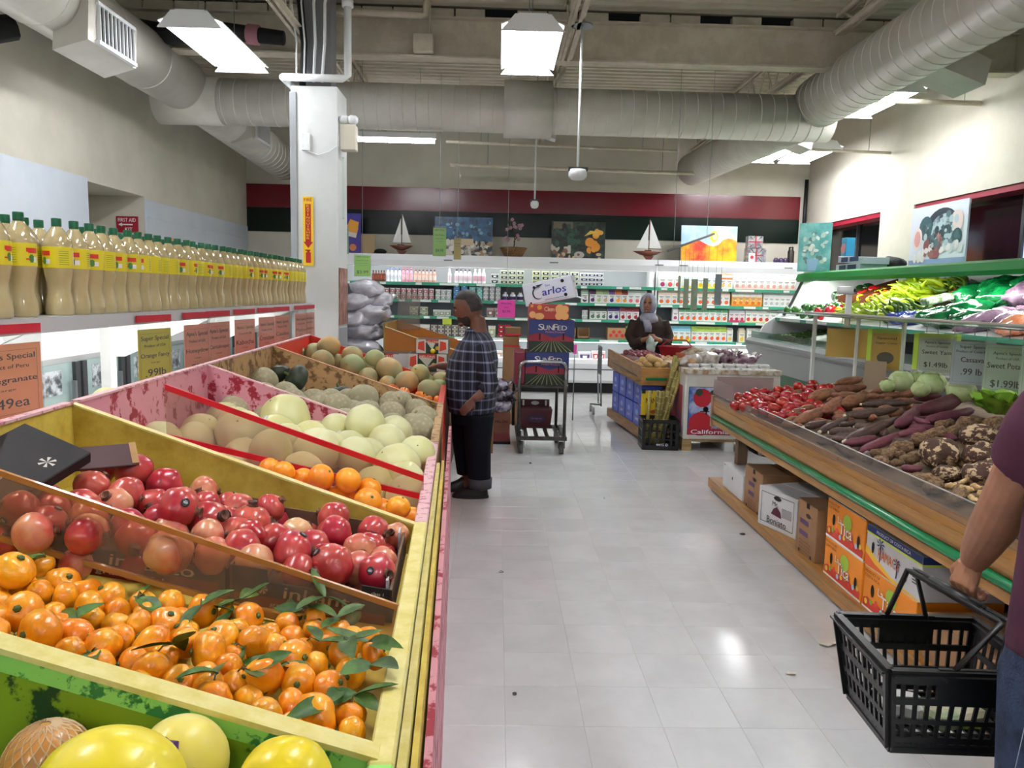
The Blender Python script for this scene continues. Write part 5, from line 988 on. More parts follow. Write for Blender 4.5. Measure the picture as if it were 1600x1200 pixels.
l=MB(Matrix.Translation((2.97,5.8,1.44))@Matrix.Rotation(-.6,4,'Z')@fwd('front',(0,-.0,0))); l.disc(0,-.22,.06,.002,16,.045); single('card_emblem',l,mat('emblem_brown','#4a3716',.5),'round brown emblem printed low on the amber card','emblem')
rail_card(2.98,5.14,.22,.26,pgn,[("Apna's Special",.14,.7,.09),('Product of Canada',.25,.6,.05),('Sweet Yam',.42,.8,.12),('$1.49lb',.8,.65,.17)],'pale green Sweet Yam price card at 1.49',.7,lime)
rail_card(2.98,4.74,.23,.3,pbl,[('Super Special',.13,.65,.09),('Product of Costa Rica',.23,.8,.06),('Cassava',.42,.55,.12),('.99 lb',.7,.5,.15)],'icy blue Cassava price card at .99',.7)
rail_card(2.98,4.41,.23,.31,pgn,[("Apna's Special",.18,.65,.08),('Product of USA',.28,.5,.05),('Sweet Potato',.43,.86,.12),('$1.99lb',.82,.66,.17)],'pale green Sweet Potato price card at 1.99',.7)
rail_card(2.98,4.1,.22,.3,pgn,[("Apna's Special",.18,.65,.08),('Taro',.43,.5,.12),('$1.99lb',.82,.66,.17)],'pale green card at the right edge, half hidden by the shopper',.7)
# ---------------------------------------------------------------- roots, tomatoes, cabbages
RSM=lambda o:o.location.y
def tuber(k,seed,n=9,m=10,taper=.35,bend=.12,lump=.12):
    # unit tuber along x from -1 to 1, radius 1
    mb=MB(); rings=[]
    for i in range(n+1):
        s=-1+2*i/n; r=max(.06,(1-abs(s)**2.6)**.5*(1-taper*(.5+.5*s)))
        ring=[]
        for j in range(m):
            q=2*pi*j/m; v=Vector((s*1.5,math.cos(q),math.sin(q))); d=1+lump*noise.noise(v*1.3+Vector((seed,k,0)))*2
            ring.append((s,r*d*math.cos(q)+bend*(s*s-.4)*2,r*d*math.sin(q)))
        rings.append(ring)
    return mb.loft(rings)
def lay(name,lst,me,mats,cat,grp,desc,A,B,nrow,ends=None,flat=1.0):
    objs=[]
    for i,(x0,y0,z0,x1,y1,z1,r) in enumerate(lst):
        a,b=Vector((x0,y0,z0)),Vector((x1,y1,z1)); d=b-a; l=d.length/2+r*.55; r=max(r,.014)
        o=D.objects.new(name,me[i%len(me)]); COL.objects.link(o); q=d.to_track_quat('X','Z'); o.rotation_mode='QUATERNION'; o.rotation_quaternion=q@Matrix.Rotation(R.uniform(-.6,.6),4,'X').to_quaternion()
        o.location=(a+b)/2; o.scale=(l,r,r*flat); tag(o,'x',cat,grp); objs.append(o)
        if ends:
            e=MB(); e.lathe([(.2,0),(.3,-.03),(.3,-.08)],8); c=part('cut_end',MB(Matrix.Translation((-1.0,.13,0))@Matrix.Rotation(-pi/2,4,'Y')@Matrix.Scale(.55,4)).lathe([(.62,-.1),(.55,.02),(.3,.04)],8),ends,o,world=False)
    rowlabels(objs,lambda o:o.location.x,lambda o:o.location.y,nrow,lambda o:desc,A,B); return objs
def tmesh(name,mats,seeds,**k):
    out=[]
    for s in seeds:
        me=tuber(s,s*3.7,**k).mesh(name,True); me.materials.append(mats); out.append(me)
    return out
yamm=mat('yam_skin','#925f42',.65,col2='#6e4330',scale=3,rand=.12,bump=.1,bscale=12); casm=mat('cassava_bark','#3a2620',.7,col2='#5a4034',scale=4,rand=.1,bump=.3,bscale=9,coat=.15); purm=mat('purple_skin','#551f2f',.6,col2='#68303c',scale=4,rand=.1,bump=.1,bscale=10)
tarm=mat('taro_skin','#543b27',.85,col2='#86694a',scale=3,rand=.1,bump=.5,bscale=7); nam=mat('name_bark','#452d20',.85,col2='#b69d7c',scale=2.1,lo=.52,hi=.57,detail=4,bump=.4,bscale=6); ging=mat('ginger_skin','#a98755',.75,col2='#c3a678',scale=3,bump=.2,bscale=9); endw=mat('cut_white','#c9bda4',.7)
FE='aisle edge'; NE='near end'
lay('sweet_yam',YAMS,tmesh('yam',yamm,(1,2,3),taper=.3),yamm,'vegetable','yams on the roots stand','brown skinned yam',FE,NE,3)
lay('cassava',CASSAVAS,tmesh('cassava',casm,(4,5,6),taper=.45,bend=.25,n=11),casm,'vegetable','cassava roots','dark barked cassava root',FE,NE,2,endw)
lay('purple_sweet_potato',PURPLES,tmesh('purple',purm,(7,8,9),taper=.2,bend=.25,n=11),purm,'vegetable','purple sweet potatoes','purple sweet potato',FE,NE,2)
lay('taro',TAROS,tmesh('taro',tarm,(10,11,12),taper=.15,lump=.3,bend=.2),tarm,'vegetable','taro corms','knobbly brown taro',FE,NE,3)
lay('giant_taro',NAMES,tmesh('giant_taro',nam,(13,14),taper=.05,lump=.18,n=12,m=16,bend=.02),nam,'vegetable','giant patchy roots','huge brown and cream patched root',FE,NE,2,None,.85)
lay('yam_stick',STICKS,tmesh('stick',ging,(15,),taper=.2,lump=.05),ging,'vegetable',None,'long thin tan root',FE,NE,1)
lay('ginger_root',GINGERS,tmesh('ginger',ging,(16,17),taper=.1,lump=.45,bend=.3),ging,'vegetable','ginger pieces','knobbly pale ginger piece',FE,NE,2)
# loose taro scraps that fill the bed under the pile
k=0; fil=[]
for yy in [1.35+.085*i for i in range(12)]+[2.3+.16*i for i in range(24)]:
    for xx in (1.93,2.1,2.27,2.44,2.61,2.78):
        if R.random()<.8: fil.append((xx+R.uniform(-.05,.05),yy+R.uniform(-.05,.05)))
tm_=tmesh('fil',tarm,(21,22),taper=.15,lump=.3,bend=.2); ym_=tmesh('fil2',yamm,(23,24),taper=.3); cm_=tmesh('fil3',casm,(25,),taper=.4,bend=.2); pm_=tmesh('fil4',purm,(26,),taper=.3)
objs=[]
for (x,y) in fil:
    if y>5.2 and x<2.35: continue
    ms_,nm=((tm_,'taro') if y<3.9 else (cm_,'cassava') if y<4.7 and x<2.4 else (pm_,'purple_sweet_potato') if y<4.6 else (ym_,'sweet_yam'))
    o=D.objects.new(nm,R.choice(ms_)); COL.objects.link(o); o.location=(x,y,.8+(x-1.84)*.138+.03); o.rotation_euler=(0,-.13,R.uniform(0,6.28)); o.scale=(R.uniform(.06,.11),.04,.034); tag(o,'x','vegetable','roots lying under the pile'); objs.append(o)
rowlabels(objs,lambda o:o.location.x,lambda o:o.location.y,6,lambda o:'low '+o.name.split('.')[0].replace('_',' '),FE,NE)
tomm=mat('tomato_skin','#980a12',.24,col2='#ad1814',scale=4,rand=.08,coat=.2)
o=tag(part('tomato',MB().ball((0,0,0),.047,12,(1,1,.85),lambda p:1+.03*math.cos(5*math.atan2(p.y,p.x))*(1-p.z*p.z)-.14*math.exp(-(1-p.z)/.06)),tomm,None,True),'p','vegetable','tomatoes at the far end of the roots stand')
c=MB()
for k in range(5): a=k*1.257; c.add([(.004*math.cos(a+1.5),.004*math.sin(a+1.5),.034),(.022*math.cos(a),.022*math.sin(a),.037),(.004*math.cos(a-1.5),.004*math.sin(a-1.5),.034)],[(0,1,2)])
c.tube([(0,0,.03),(0,0,.045)],.0025,5); part('calyx',c,calx,o)
tl=[]
for (x,y,z,r) in TOMATOES: tl.append(dup(o,(x,y,z),(R.uniform(-.8,.8),R.uniform(-.8,.8),R.uniform(0,6)),r/.047))
for yy in [5.1+.1*i for i in range(11)]:
    for xx in (1.92,2.02,2.12,2.22,2.32): tl.append(dup(o,(xx+R.uniform(-.02,.02),yy,.8+(xx-1.84)*.138+.03),(R.uniform(-.8,.8),R.uniform(-.8,.8),R.uniform(0,6)),.92))
rowlabels(tl,lambda o:o.location.x,lambda o:o.location.y,6,lambda o:'shiny red tomato',FE,NE); kill(o)
cabm=mat('cabbage_leaf','#a9bd7c',.5,col2='#c6d3a3',scale=5,rand=.06,bump=.15,bscale=14)
objs=[]
for i,(x,y,z,r) in enumerate(CABBAGES):
    o=single('cabbage',MB().ball((0,0,0),r,14,(1,1,.9),wob(i*4,.06)),cabm,'x','vegetable','cabbages behind the roots',True,(0,0,0)); o.location=(x,y,z); objs.append(o)
    for k in range(3):
        m=MB(Matrix.Translation((x,y,z))@Matrix.Rotation(k*2.1+i,4,'Z')@Matrix.Rotation(.7,4,'X')); rows=[]
        for a in range(6):
            rows.append([((r*1.02+.006*math.sin(b*2+a))*math.sin(.25+a*.22)*math.cos(-.9+b*.36),(r*1.02)*math.sin(.25+a*.22)*math.sin(-.9+b*.36),(r*1.0)*math.cos(.25+a*.22)) for b in range(6)])
        m.add([p for rw in rows for p in rw],[(6*a+b,6*a+b+1,6*a+b+7,6*a+b+6) for a in range(5) for b in range(5)]); part('outer_leaf',m,cabm,o,True)
rowlabels(objs,lambda o:o.location.y,lambda o:o.location.x,1,lambda o:'pale green cabbage behind the roots','the near end','the aisle')
let=single('lettuce',MB(),cabm,'x','vegetable') if 0 else None
lm_=mat('lettuce_leaf','#9cc24a',.45,col2='#7fae35',scale=8)
t=thing('lettuce','bright green lettuce head near the shopper','vegetable',(2.86,4.27,1.0))
for k in range(10):
    az=k*.63; M=Matrix.Translation((2.86,4.27,1.02))@Matrix.Rotation(az,4,'Z')@Matrix.Rotation(-.35-.35*(k%2),4,'Y'); m=MB(M); rows=[]
    for a in range(6): rows.append([(.02+.026*a,(b-2.5)*.018*(1+a*.35),.012*math.sin(b*2.2+a*1.7)*a*.3+.01*a) for b in range(6)])
    m.add([p for rw in rows for p in rw],[(6*a+b,6*a+b+1,6*a+b+7,6*a+b+6) for a in range(5) for b in range(5)]); part('leaf',m,lm_,t,True)
o=single('cardboard_sheet',MB(Matrix.Translation((2.86,5.72,1.0))@Matrix.Rotation(-.5,4,'Z')@Matrix.Rotation(-.12,4,'X')).box(-.075,.075,-.004,.004,-.02,.2),mat('kraft_pale','#a08a74',.8),'blank tan cardboard sheet standing among the yams','cardboard')
# ---------------------------------------------------------------- boxes under the roots stand
kraft=mat('kraft_box','#9a7450',.8,col2='#8d6a48',scale=3); whb=mat('white_box','#d5d6d6',.6,col2='#cbcccd',scale=3); orb=mat('orange_box','#e88a17',.5); hole=mat('hand_hole','#1c1512',.9)
def ubox(y0,y1,z0,h,m_,label,depth=.42,x=1.9,rz=0,side=None):
    # cardboard box whose printed face looks at the aisle; returns object and face matrix (x right, y up)
    cy=(y0+y1)/2; w=abs(y0-y1); P=Matrix.Translation((x,cy,z0))@Matrix.Rotation(rz,4,'Z')
    o=single('cardboard_box',MB(P).bbox(0,depth,-w/2,w/2,0,h-.006,.003),m_,label,'box')
    part('lid_flap',MB(P).box(.0,depth*.49,-w/2,w/2,h-.006,h-.002).box(depth*.51,depth,-w/2,w/2,h-.006,h-.001),side or m_,o)
    return o,P@fwd('-x',(-.0015,0,h/2)),w,P
def face(o,M,fn,col,name='print'): l=MB(M); fn(l); part(name,l,mat('ink_'+col.strip('#'),col,.6),o)
o,M,w,P=ubox(6.22,5.7,.1,.2,whb,'low white box at the far end under the roots stand'); face(o,M,lambda l:l.disc(0,.02,.014).rect(-w/2+.03,-w/2+.07,.085,.09),'#333333')
def brown(y0,y1,h,label):
    o,M,w,P=ubox(y0,y1,.1,h,kraft,label); part('hand_hole',MB(M).disc(.02,h*.26,.035,.0,10,.014).rect(-.015,.03,h/2-.035,h/2-.002),hole,o); part('print',MB(M).rect(-.1,.03,.02,.05).rect(-.1,.03,-.05,-.02),mat('print_violet','#594064',.7),o); l=MB(M)
    for k in range(4): l.text('PRODUCE OF USA',-.01,-.085-.02*k,.16,.01)
    l.text('FRESH',.03,.085,.09,.018); part('lettering',l,mat('print_brown','#5b3f2a',.7),o); part('corner_hole',MB(M).disc(-w*.32,-h*.46,.012).disc(w*.3,-h*.46,.012),hole,o); return o
brown(5.66,5.28,.31,'brown produce box between two white boxes under the stand'); 
o,M,w,P=ubox(5.18,4.78,.1,.27,whb,'white box with dark root print under the roots stand',rz=.3,x=1.9,depth=.36)
face(o,M,lambda l:l.disc(.0,.085,.04,0,12,.016),'#161311','hand_hole')
def fr(l):
    for a,b,c,d in ((-.17,.17,.1,.104),(-.17,.17,-.104,-.1),(-.17,-.166,-.1,.1),(.166,.17,-.1,.1)): l.rect(a,b,c,d)
    l.text('Mr.',-.02,.045,.06,.03).text('Boniato',0,-.075,.2,.045)
    for k in range(8): l.rect(.05,.15,.03-.008*k,.033-.008*k)
face(o,M,fr,'#2a2a30','lettering'); face(o,M,lambda l:l.add([(-.06,-.03,.0005),(.05,-.04,.0005),(.04,0,.0005),(.0,.03,.0005),(-.035,.01,.0005)],[(0,1,2,3,4)]),'#5a2530')
brown(4.63,4.35,.33,'brown produce box beside the orange boxes under the stand')
def orange_box(y0,y1,z0,label,trim='#f0efe9'):
    o,M,w,P=ubox(y0,y1,z0,.222,orb,label,.4,side=whb); face(o,M,lambda l:l.rect(-w/2,w/2,-.111,-.1),trim)
    s=w/.47
    face(o,M,lambda l:l.add([(-w/2+.01,-.1,.0005)]+[(-w/2+.01+ (w-.02)*k/10,-.06+.015*(k%2),.0005) for k in range(11)]+[(w/2-.01,-.1,.0005)],[tuple(range(13))]),'#c93a2c')
    def fruit(l):
        for k in range(9): l.disc(-w/2+.04+k*(w-.08)/8,-.072+.012*(k%3),.016,.001,8)
    l=MB(M)
    for k in range(9):
        l.i=k%4; l.disc(-w/2+.04+k*(w-.08)/8,-.072+.012*(k%3),.015,.001,9)
    part('fruit_print',l,[mat('ink_'+c,'#'+c,.6) for c in ('e8cf3a','7fae3a','d9452c','a9c3d8')],o)
    face(o,M,lambda l:l.disc(.03*s,.03,.05,.0012,14,.045),'#9fc23c'); face(o,M,lambda l:l.text('Tica',.02*s,-.018,.15*s,.062,.003),'#f3f0ea','lettering'); face(o,M,lambda l:l.text('La',-.06*s,.02,.05*s,.035,.003),'#f3f0ea','lettering'); face(o,M,lambda l:l.text('Tica',.024*s,-.021,.16*s,.068,.002),'#b5262e','lettering')
    face(o,M,lambda l:l.text('PRODUCT OF',-w/2+.085*s,.085,.14*s,.014,.001).text('COSTA RICA',-w/2+.085*s,.062,.14*s,.014,.001),'#7a3d12','lettering')
    part('hand_hole',MB(M).disc(-w*.3,-.0,.016,.001,10,.033).disc(w*.36,-.03,.016,.001,10,.033),hole,o); return o
orange_box(4.22,3.77,.322,'upper orange fruit box of the two stacked under the stand'); orange_box(4.22,3.77,.1,'lower orange fruit box of the two stacked under the stand'); orange_box(3.75,3.26,.1,'orange fruit box under the white palm tree box',)
o,M,w,P=ubox(3.75,3.24,.322,.21,whb,'white palm tree print box on top of an orange box',.55)
navy='#1c2f66'
face(o,M,lambda l:l.rect(-w/2,w/2,.07,.105),navy); face(o,M,lambda l:l.text('PRODUCT OF COSTA RICA',-.0,.088,w*.62,.016,.001),'#e6e8ee','lettering'); face(o,M,lambda l:l.rect(-w/2,w/2,.06,.07,.0005),'#cfe04a')
face(o,M,lambda l:l.add([(-w/2,-.0,.0004),(-w/2+.1,-.04,.0004),(0,-.085,.0004),(w/2,-.1,.0004),(w/2,-.105,.0004),(-w/2,-.105,.0004)],[tuple(range(6))]),'#e9b93a'); face(o,M,lambda l:l.add([(-w/2,-.04,.0008),(-w/2+.1,-.075,.0008),(0,-.1,.0008),(-w/2,-.105,.0008)],[(0,1,2,3)]),'#e2612a')
face(o,M,lambda l:l.text('HAMACA',-.03,-.01,.2,.05,.0015),'#d8702c','lettering')
def palm(l):
    for cx,cy,s in ((-.11,.04,1),(.05,.0,.8)):
        l.add([(cx-.005,cy-.09*s,.002),(cx+.004,cy-.09*s,.002),(cx+.006,cy,.002),(cx,cy,.002)],[(0,1,2,3)])
        for k in range(7): a=k*.9; l.add([(cx,cy,.002),(cx+.045*s*math.cos(a),cy+.03*s*math.sin(a),.002),(cx+.03*s*math.cos(a+.35),cy+.022*s*math.sin(a+.35),.002)],[(0,1,2)])
face(o,M,palm,navy,'palm_print'); part('hand_hole',MB(M).disc(-w*.36,-.0,.014,.001,10,.03).disc(w*.25,-.03,.014,.001,10,.03),hole,o)
l=MB(M)
for k in range(6): l.rect(w*.36,w*.46,.03-.013*k,.035-.013*k,.001)
part('fine_print',l,inkm,o)
E2=P@fwd('front',(.275,-w/2-.0015,.105)); face(o,E2,lambda l:l.rect(-.275,.275,.07,.105),navy); face(o,E2,lambda l:l.text('PRODUCT OF',-.02,.088,.2,.016,.001),'#e6e8ee','lettering'); face(o,E2,lambda l:l.rect(-.275,.275,.06,.07,.0005),'#cfe04a'); part('hand_hole',MB(E2).disc(.08,.03,.05,.001,12,.018),hole,o)
ubox(3.2,2.75,.1,.2,kraft,'flat brown box behind the black basket'); ubox(2.7,2.1,.1,.24,kraft,'brown box behind the shopper under the stand',rz=.1)
o=single('handle_tool',MB().tube([(1.96,5.5,.53),(2.35,5.9,.56)],.018,8).ball((1.95,5.49,.53),.024,6),greym,'grey tool handle lying on boxes under the stand','tool',smooth=True)
for k,(x,y,z) in enumerate(((2.1,5.95,.5),)): single('black_hose_coil',MB(Matrix.Translation((2.15,6.0,.47))@Matrix.Rotation(.4,4,'X')).lathe([(.1,-.02),(.14,0),(.1,.02),(.06,0),(.1,-.02)],18,cap=False),blackm,'black coil resting on the boxes at the far end','hose',smooth=True)
# ---------------------------------------------------------------- produce case along the right wall
cgreen=mat('canopy_green','#0a7d2e',.5,spec=.25); cgreend=mat('case_green','#0f6a30',.4); bump_=mat('case_bumper','#9ea3a3',.45); steel=mat('stainless','#8d9494',.3,metal=.8)
t=pc=thing('produce_case','long green canopied produce case against the right wall','refrigerator',(4.6,7.5,0))
part('canopy',MB().prism([(4.2,1.89),(4.17,1.93),(4.2,2.0),(4.32,2.03),(5.45,2.03),(5.45,1.96),(4.26,1.93)],2.5,10.8,'y'),cgreen,t)
part('lamp',MB().tube([(4.4,2.6,1.925),(4.4,10.6,1.925)],.016,6),lampcol,t,True)
lamp((4.42,7.0,1.91),.05,7.5,42,(0,-.25,0))
part('end_panel',MB().prism([(4.26,1.93),(5.45,1.96),(5.45,1.0),(3.6,1.0),(3.75,1.3),(4.05,1.5)],10.72,10.76,'y'),whiteg,t); part('end_trim',MB().tube([(4.24,10.7,1.92),(4.1,10.7,1.6),(4.0,10.7,1.42)],.02,6),dgrey,t)
part('back_wall',MB().box(5.4,5.45,2.5,10.75,1.0,1.96),white,t)
part('lower_deck',MB().add([(3.62,2.5,1.06),(3.62,10.75,1.06),(4.6,10.75,1.2),(4.6,2.5,1.2),(3.62,2.5,1.02),(3.62,10.75,1.02),(4.6,10.75,1.16),(4.6,2.5,1.16)],[(3,2,1,0),(4,5,6,7),(0,1,5,4),(1,2,6,5),(2,3,7,6),(3,0,4,7)]),steel,t)
part('bumper',MB().prism([(3.5,1.0),(3.5,1.07),(3.54,1.11),(3.62,1.12),(3.64,1.04),(3.9,.8),(3.9,.62),(3.62,.7)],2.5,10.75,'y'),bump_,t); part('bumper_rail',MB().box(3.485,3.5,2.5,10.76,1.0,1.03),greym,t)
part('case_base',MB().box(3.8,5.45,2.5,10.7,.1,.8),cgreend,t); part('kick_plate',MB().box(3.9,5.45,2.5,10.6,0,.1),blackm,t)
s=part('middle_shelf',MB().add([(3.9,2.5,1.38),(3.9,10.7,1.38),(4.55,10.7,1.5),(4.55,2.5,1.5),(3.9,2.5,1.36),(3.9,10.7,1.36),(4.55,10.7,1.48),(4.55,2.5,1.48)],[(3,2,1,0),(4,5,6,7),(0,1,5,4),(1,2,6,5),(2,3,7,6),(3,0,4,7)]),white,t); part('price_rail',MB().box(3.88,3.9,2.5,10.7,1.35,1.39),shelfg,s); part('price_tags',MB().box(3.876,3.88,9.0,9.6,1.355,1.385).box(3.876,3.88,9.8,10.5,1.355,1.385).box(3.876,3.88,6.6,6.9,1.355,1.385),tagw,s)
part('top_shelf',MB().add([(4.55,2.5,1.52),(4.55,10.7,1.52),(5.4,10.7,1.86),(5.4,2.5,1.86),(4.55,2.5,1.5),(4.55,10.7,1.5),(5.4,10.7,1.84),(5.4,2.5,1.84)],[(3,2,1,0),(4,5,6,7),(0,1,5,4),(1,2,6,5),(2,3,7,6),(3,0,4,7)]),black,t)
s1=lambda x:1.38+(x-3.9)*.185; s2=lambda x:1.52+(x-4.55)*.4
def pep_me(col,nm,lob=4,el=1.05):
    m=MB(); m.ball((0,0,0),1,9,(1,1,el),lambda p:1+.1*math.cos(lob*math.atan2(p.y,p.x))*(1-p.z*p.z)-.22*math.exp(-(1-p.z)/.1)); me=m.mesh('pepper',True); me.materials.append(mat(nm,col,.2,coat=.5,rand=.12)); m=MB(); m.tube([(0,0,.7),(.05,.02,1.15)],.12,6); s=m.mesh('stem'); s.materials.append(calx); return me,s
def heap(name,mes,n,xr,yr,zf,r,desc,grp,lay=2):
    me,st=mes; objs=[]; i=0
    for k in range(n):
        x=R.uniform(*xr); y=R.uniform(*yr); lvl=k%lay
        o=D.objects.new(name,me); COL.objects.link(o); o.location=(x,y,zf(x)+r*(.9+1.25*lvl)); o.rotation_euler=(R.uniform(-1.2,1.2),R.uniform(-1.2,1.2),R.uniform(0,6.3)); o.scale=(r*R.uniform(.9,1.1),)*3; tag(o,'x','vegetable',grp); objs.append(o)
        c=D.objects.new('stem',st); COL.objects.link(c); c.parent=o
    rowlabels(objs,lambda o:o.location.x,lambda o:o.location.y,3 if n>8 else 1,lambda o:desc,'shelf lip','near end'); return objs
gp=pep_me('#2c6a22','pepper_green'); dg=pep_me('#1d3d1a','pepper_dark',4,1.3); rp=pep_me('#c01322','pepper_red'); yp=pep_me('#f2c40e','pepper_yellow'); op=pep_me('#ee7416','pepper_orange')
heap('green_pepper',gp,26,(3.97,4.5),(9.75,10.6),s1,.05,'glossy green pepper on the middle tier','green peppers on the middle tier'); heap('green_pepper',dg,18,(4.58,5.0),(10.2,10.65),s2,.06,'dark green pepper on the top tier','dark green peppers on the top tier')
heap('red_pepper',rp,8,(3.98,4.4),(9.45,9.72),s1,.05,'red pepper on the middle tier','red peppers on the middle tier'); heap('red_pepper',rp,14,(4.58,4.95),(9.86,10.12),s2,.055,'red pepper on the top tier','red peppers on the top tier')
heap('yellow_pepper',yp,8,(3.98,4.4),(9.15,9.42),s1,.05,'yellow pepper on the middle tier','yellow peppers on the middle tier'); heap('yellow_pepper',yp,12,(4.58,4.95),(9.6,9.8),s2,.055,'yellow pepper on the top tier','yellow peppers on the top tier')
heap('orange_pepper',op,12,(4.58,4.95),(9.32,9.54),s2,.055,'orange pepper on the top tier','orange peppers on the top tier')
for i,y in enumerate((10.17,9.825,9.565,9.28)): single('shelf_divider',MB().add([(4.56,y,1.53),(5.3,y,1.83),(5.3,y,1.95),(4.5,y,1.7),(4.56,y+.012,1.53),(5.3,y+.012,1.83),(5.3,y+.012,1.95),(4.5,y+.012,1.7)],[(0,1,2,3),(7,6,5,4),(3,2,6,7),(0,3,7,4),(1,5,6,2)]),mat('divider_brown','#5b3216',.6),'brown cardboard divider on the top tier, '+nth(i)+' from the back','divider')
chm=mat('chili_green','#b5c92e',.25,col2='#9ab528',scale=4,rand=.13,coat=.4); chd=mat('chili_dark','#4d6a23',.3,rand=.15)
def chili_me(seed,m_):
    q=random.Random(seed); b=q.uniform(-.5,.5); pts=[(s,b*(s-.5)**2*2+.1*math.sin(s*5+seed),.12*math.sin(s*4+seed)) for s in [i/7 for i in range(8)]]
    m=MB(); m.tube(pts,[.07,.12,.13,.12,.1,.08,.055,.015],7); me=m.mesh('chili',True); me.materials.append(m_); return me
CH=[chili_me(i,chm) for i in range(5)]; CD=[chili_me(9+i,chd) for i in range(3)]; CS=MB().tube([(-.18,0,0),(.02,0,0)],.03,5).mesh('stem'); CS.materials.append(calx)
def chilis(n,xr,yr,zf,mes,desc,grp,l,spread):
    objs=[]
    for k in range(n):
        x=R.uniform(*xr); y=R.uniform(*yr); o=D.objects.new('long_chili',R.choice(mes)); COL.objects.link(o); o.location=(x,y,zf(x)+.025+.022*(k%6)); o.rotation_euler=(R.uniform(-.3,.3),R.uniform(-.5,.1),pi+R.uniform(-spread,spread)); o.scale=(l,l*.9,l*.9); tag(o,'x','vegetable',grp); objs.append(o); c=D.objects.new('stem',CS); COL.objects.link(c); c.parent=o
    rowlabels(objs,lambda o:o.location.x,lambda o:o.location.y,4,lambda o:desc,'shelf lip','near end')
chilis(80,(4.1,4.55),(8.1,9.1),s1,CH,'yellow green chili on the middle tier','pale chilies on the middle tier',.24,1.1); chilis(100,(4.72,5.2),(8.5,9.2),s2,CH,'yellow green chili on the top tier','pale chilies on the top tier',.26,.6)
chilis(36,(4.1,4.5),(7.85,8.12),s1,CD,'dark green chili on the middle tier','dark chilies on the middle tier',.2,1.2); chilis(16,(4.7,5.2),(8.25,8.45),s2,CD,'dark green chili on the top tier','dark chilies on the top tier',.2,.6)
heap('red_chili_pepper',pep_me('#b3222a','pepper_red2',3,1.9),6,(4.7,5.1),(8.1,8.25),s2,.035,'small red pepper beside the wrapped packs','small red peppers on the top tier')
bagg=mat('bag_green','#0f7a3e',.15,col2='#0b4d2b',scale=9,lo=.4,hi=.65,coat=.8,bump=.6,bscale=14); bagp=mat('bag_purple','#a98ea6',.2,col2='#6e5069',scale=10,lo=.35,hi=.65,coat=.7,bump=.6,bscale=14); bago=mat('bag_carrot','#e2703a',.25,col2='#eeb493',scale=9,lo=.4,hi=.6,coat=.7,bump=.5,bscale=14); bagb=mat('pack_blue','#2a3f93',.2,col2='#c3cde0',scale=6,lo=.5,hi=.6,coat=.6); bagl=mat('pack_leaf','#6f8a5e',.25,col2='#d7e0d0',scale=11,lo=.45,hi=.6,coat=.7,bump=.4)
def bag(x,y,z,sc,m_,label,seed,grp,cat='bag',rz=0.0):
    f=lambda p:1+.2*noise.noise(p*2.1+Vector((seed*3.3,0,seed)))+.1*noise.noise(p*5+Vector((seed,seed,0)))
    o=single('produce_bag',MB().ball((0,0,0),1,14,sc,f),m_,label,cat,grp,True,(0,0,0)); o.location=(x,y,z); o.rotation_euler=(R.uniform(-.15,.15),R.uniform(-.3,-.1),rz)
    part('bag_neck',MB().tube([(sc[0]*.85,0,.0),(sc[0]*1.05,.0,.01),(sc[0]*1.25,.02,.03)],[.05,.02,.045],8,flat=.5),m_,o,True,world=False); return o
k=0
for y,m_,nm in ((7.82,bagb,'blue printed'),(7.6,bagb,'blue printed')): k+=1; bag(4.15,y,s1(4.15)+.06,(.17,.1,.07),m_,nm+' vegetable bag on the middle tier, '+nth(k-1)+' after the chilies',k,'blue bags')
for i,(x,y,z) in enumerate(((4.2,7.25,.08),(4.12,6.95,.09),(4.35,7.05,.13),(4.2,6.72,.07))): bag(x,y,s1(x)+z,(.22,.13,.09),bagg,'green bag of greens on the middle tier, '+nth(i)+' from the back',10+i,'green bags',rz=R.uniform(-.6,.4))
for i,(x,y) in enumerate(((4.8,7.75),(5.0,7.6),(4.85,7.35),(5.05,7.2),(4.75,7.1))): bag(x,y,s2(x)+.1,(.24,.17,.12),bagg,'large green bag of greens on the top tier, '+nth(i)+' from the back',20+i,'green bags on top',rz=R.uniform(-.6,.6))
for i,(x,y) in enumerate(((4.12,6.45),(4.3,6.55),(4.2,6.2))): bag(x,y,s1(x)+.08,(.23,.11,.08),bagp,'clear bag of purple roots on the middle tier, '+nth(i)+' from the back',30+i,'purple bags',rz=R.uniform(-.4,.4))
for i,(x,y) in enumerate(((4.85,6.95),(5.0,6.7),(4.8,6.6))): bag(x,y,s2(x)+.11,(.25,.15,.12),bagp,'clear bag of purple roots on the top tier, '+nth(i)+' from the back',35+i,'purple bags on top',rz=R.uniform(-.4,.4))
for i,(x,y) in enumerate(((4.12,5.95),(4.3,6.05),(4.15,5.7),(4.2,5.45),(4.2,5.2))): bag(x,y,s1(x)+.08,(.23,.12,.08),bago,'bag of carrots on the middle tier, '+nth(i)+' from the back',40+i,'carrot bags',rz=R.uniform(-.4,.4))
for i,(x,y) in enumerate(((4.85,6.25),(5.0,6.0),(4.85,5.8),(4.9,5.4))): bag(x,y,s2(x)+.11,(.25,.14,.12),bago,'bag of carrots on the top tier, '+nth(i)+' from the back',46+i,'carrot bags on top',rz=R.uniform(-.4,.4))
for i,(x,y,z) in enumerate(((4.45,7.75,.2),(4.75,8.0,.12))):
    o=single('leaf_pack',MB(Matrix.Translation((x,y,(s1(x) if i==0 else s2(x))+z))@Matrix.Rotation(-.25,4,'Y')).bbox(-.14,.14,-.08,.08,-.035,.035,.015),bagl,'wrapped clear pack of leaves on the '+('middle' if i==0 else 'top')+' tier','pack')
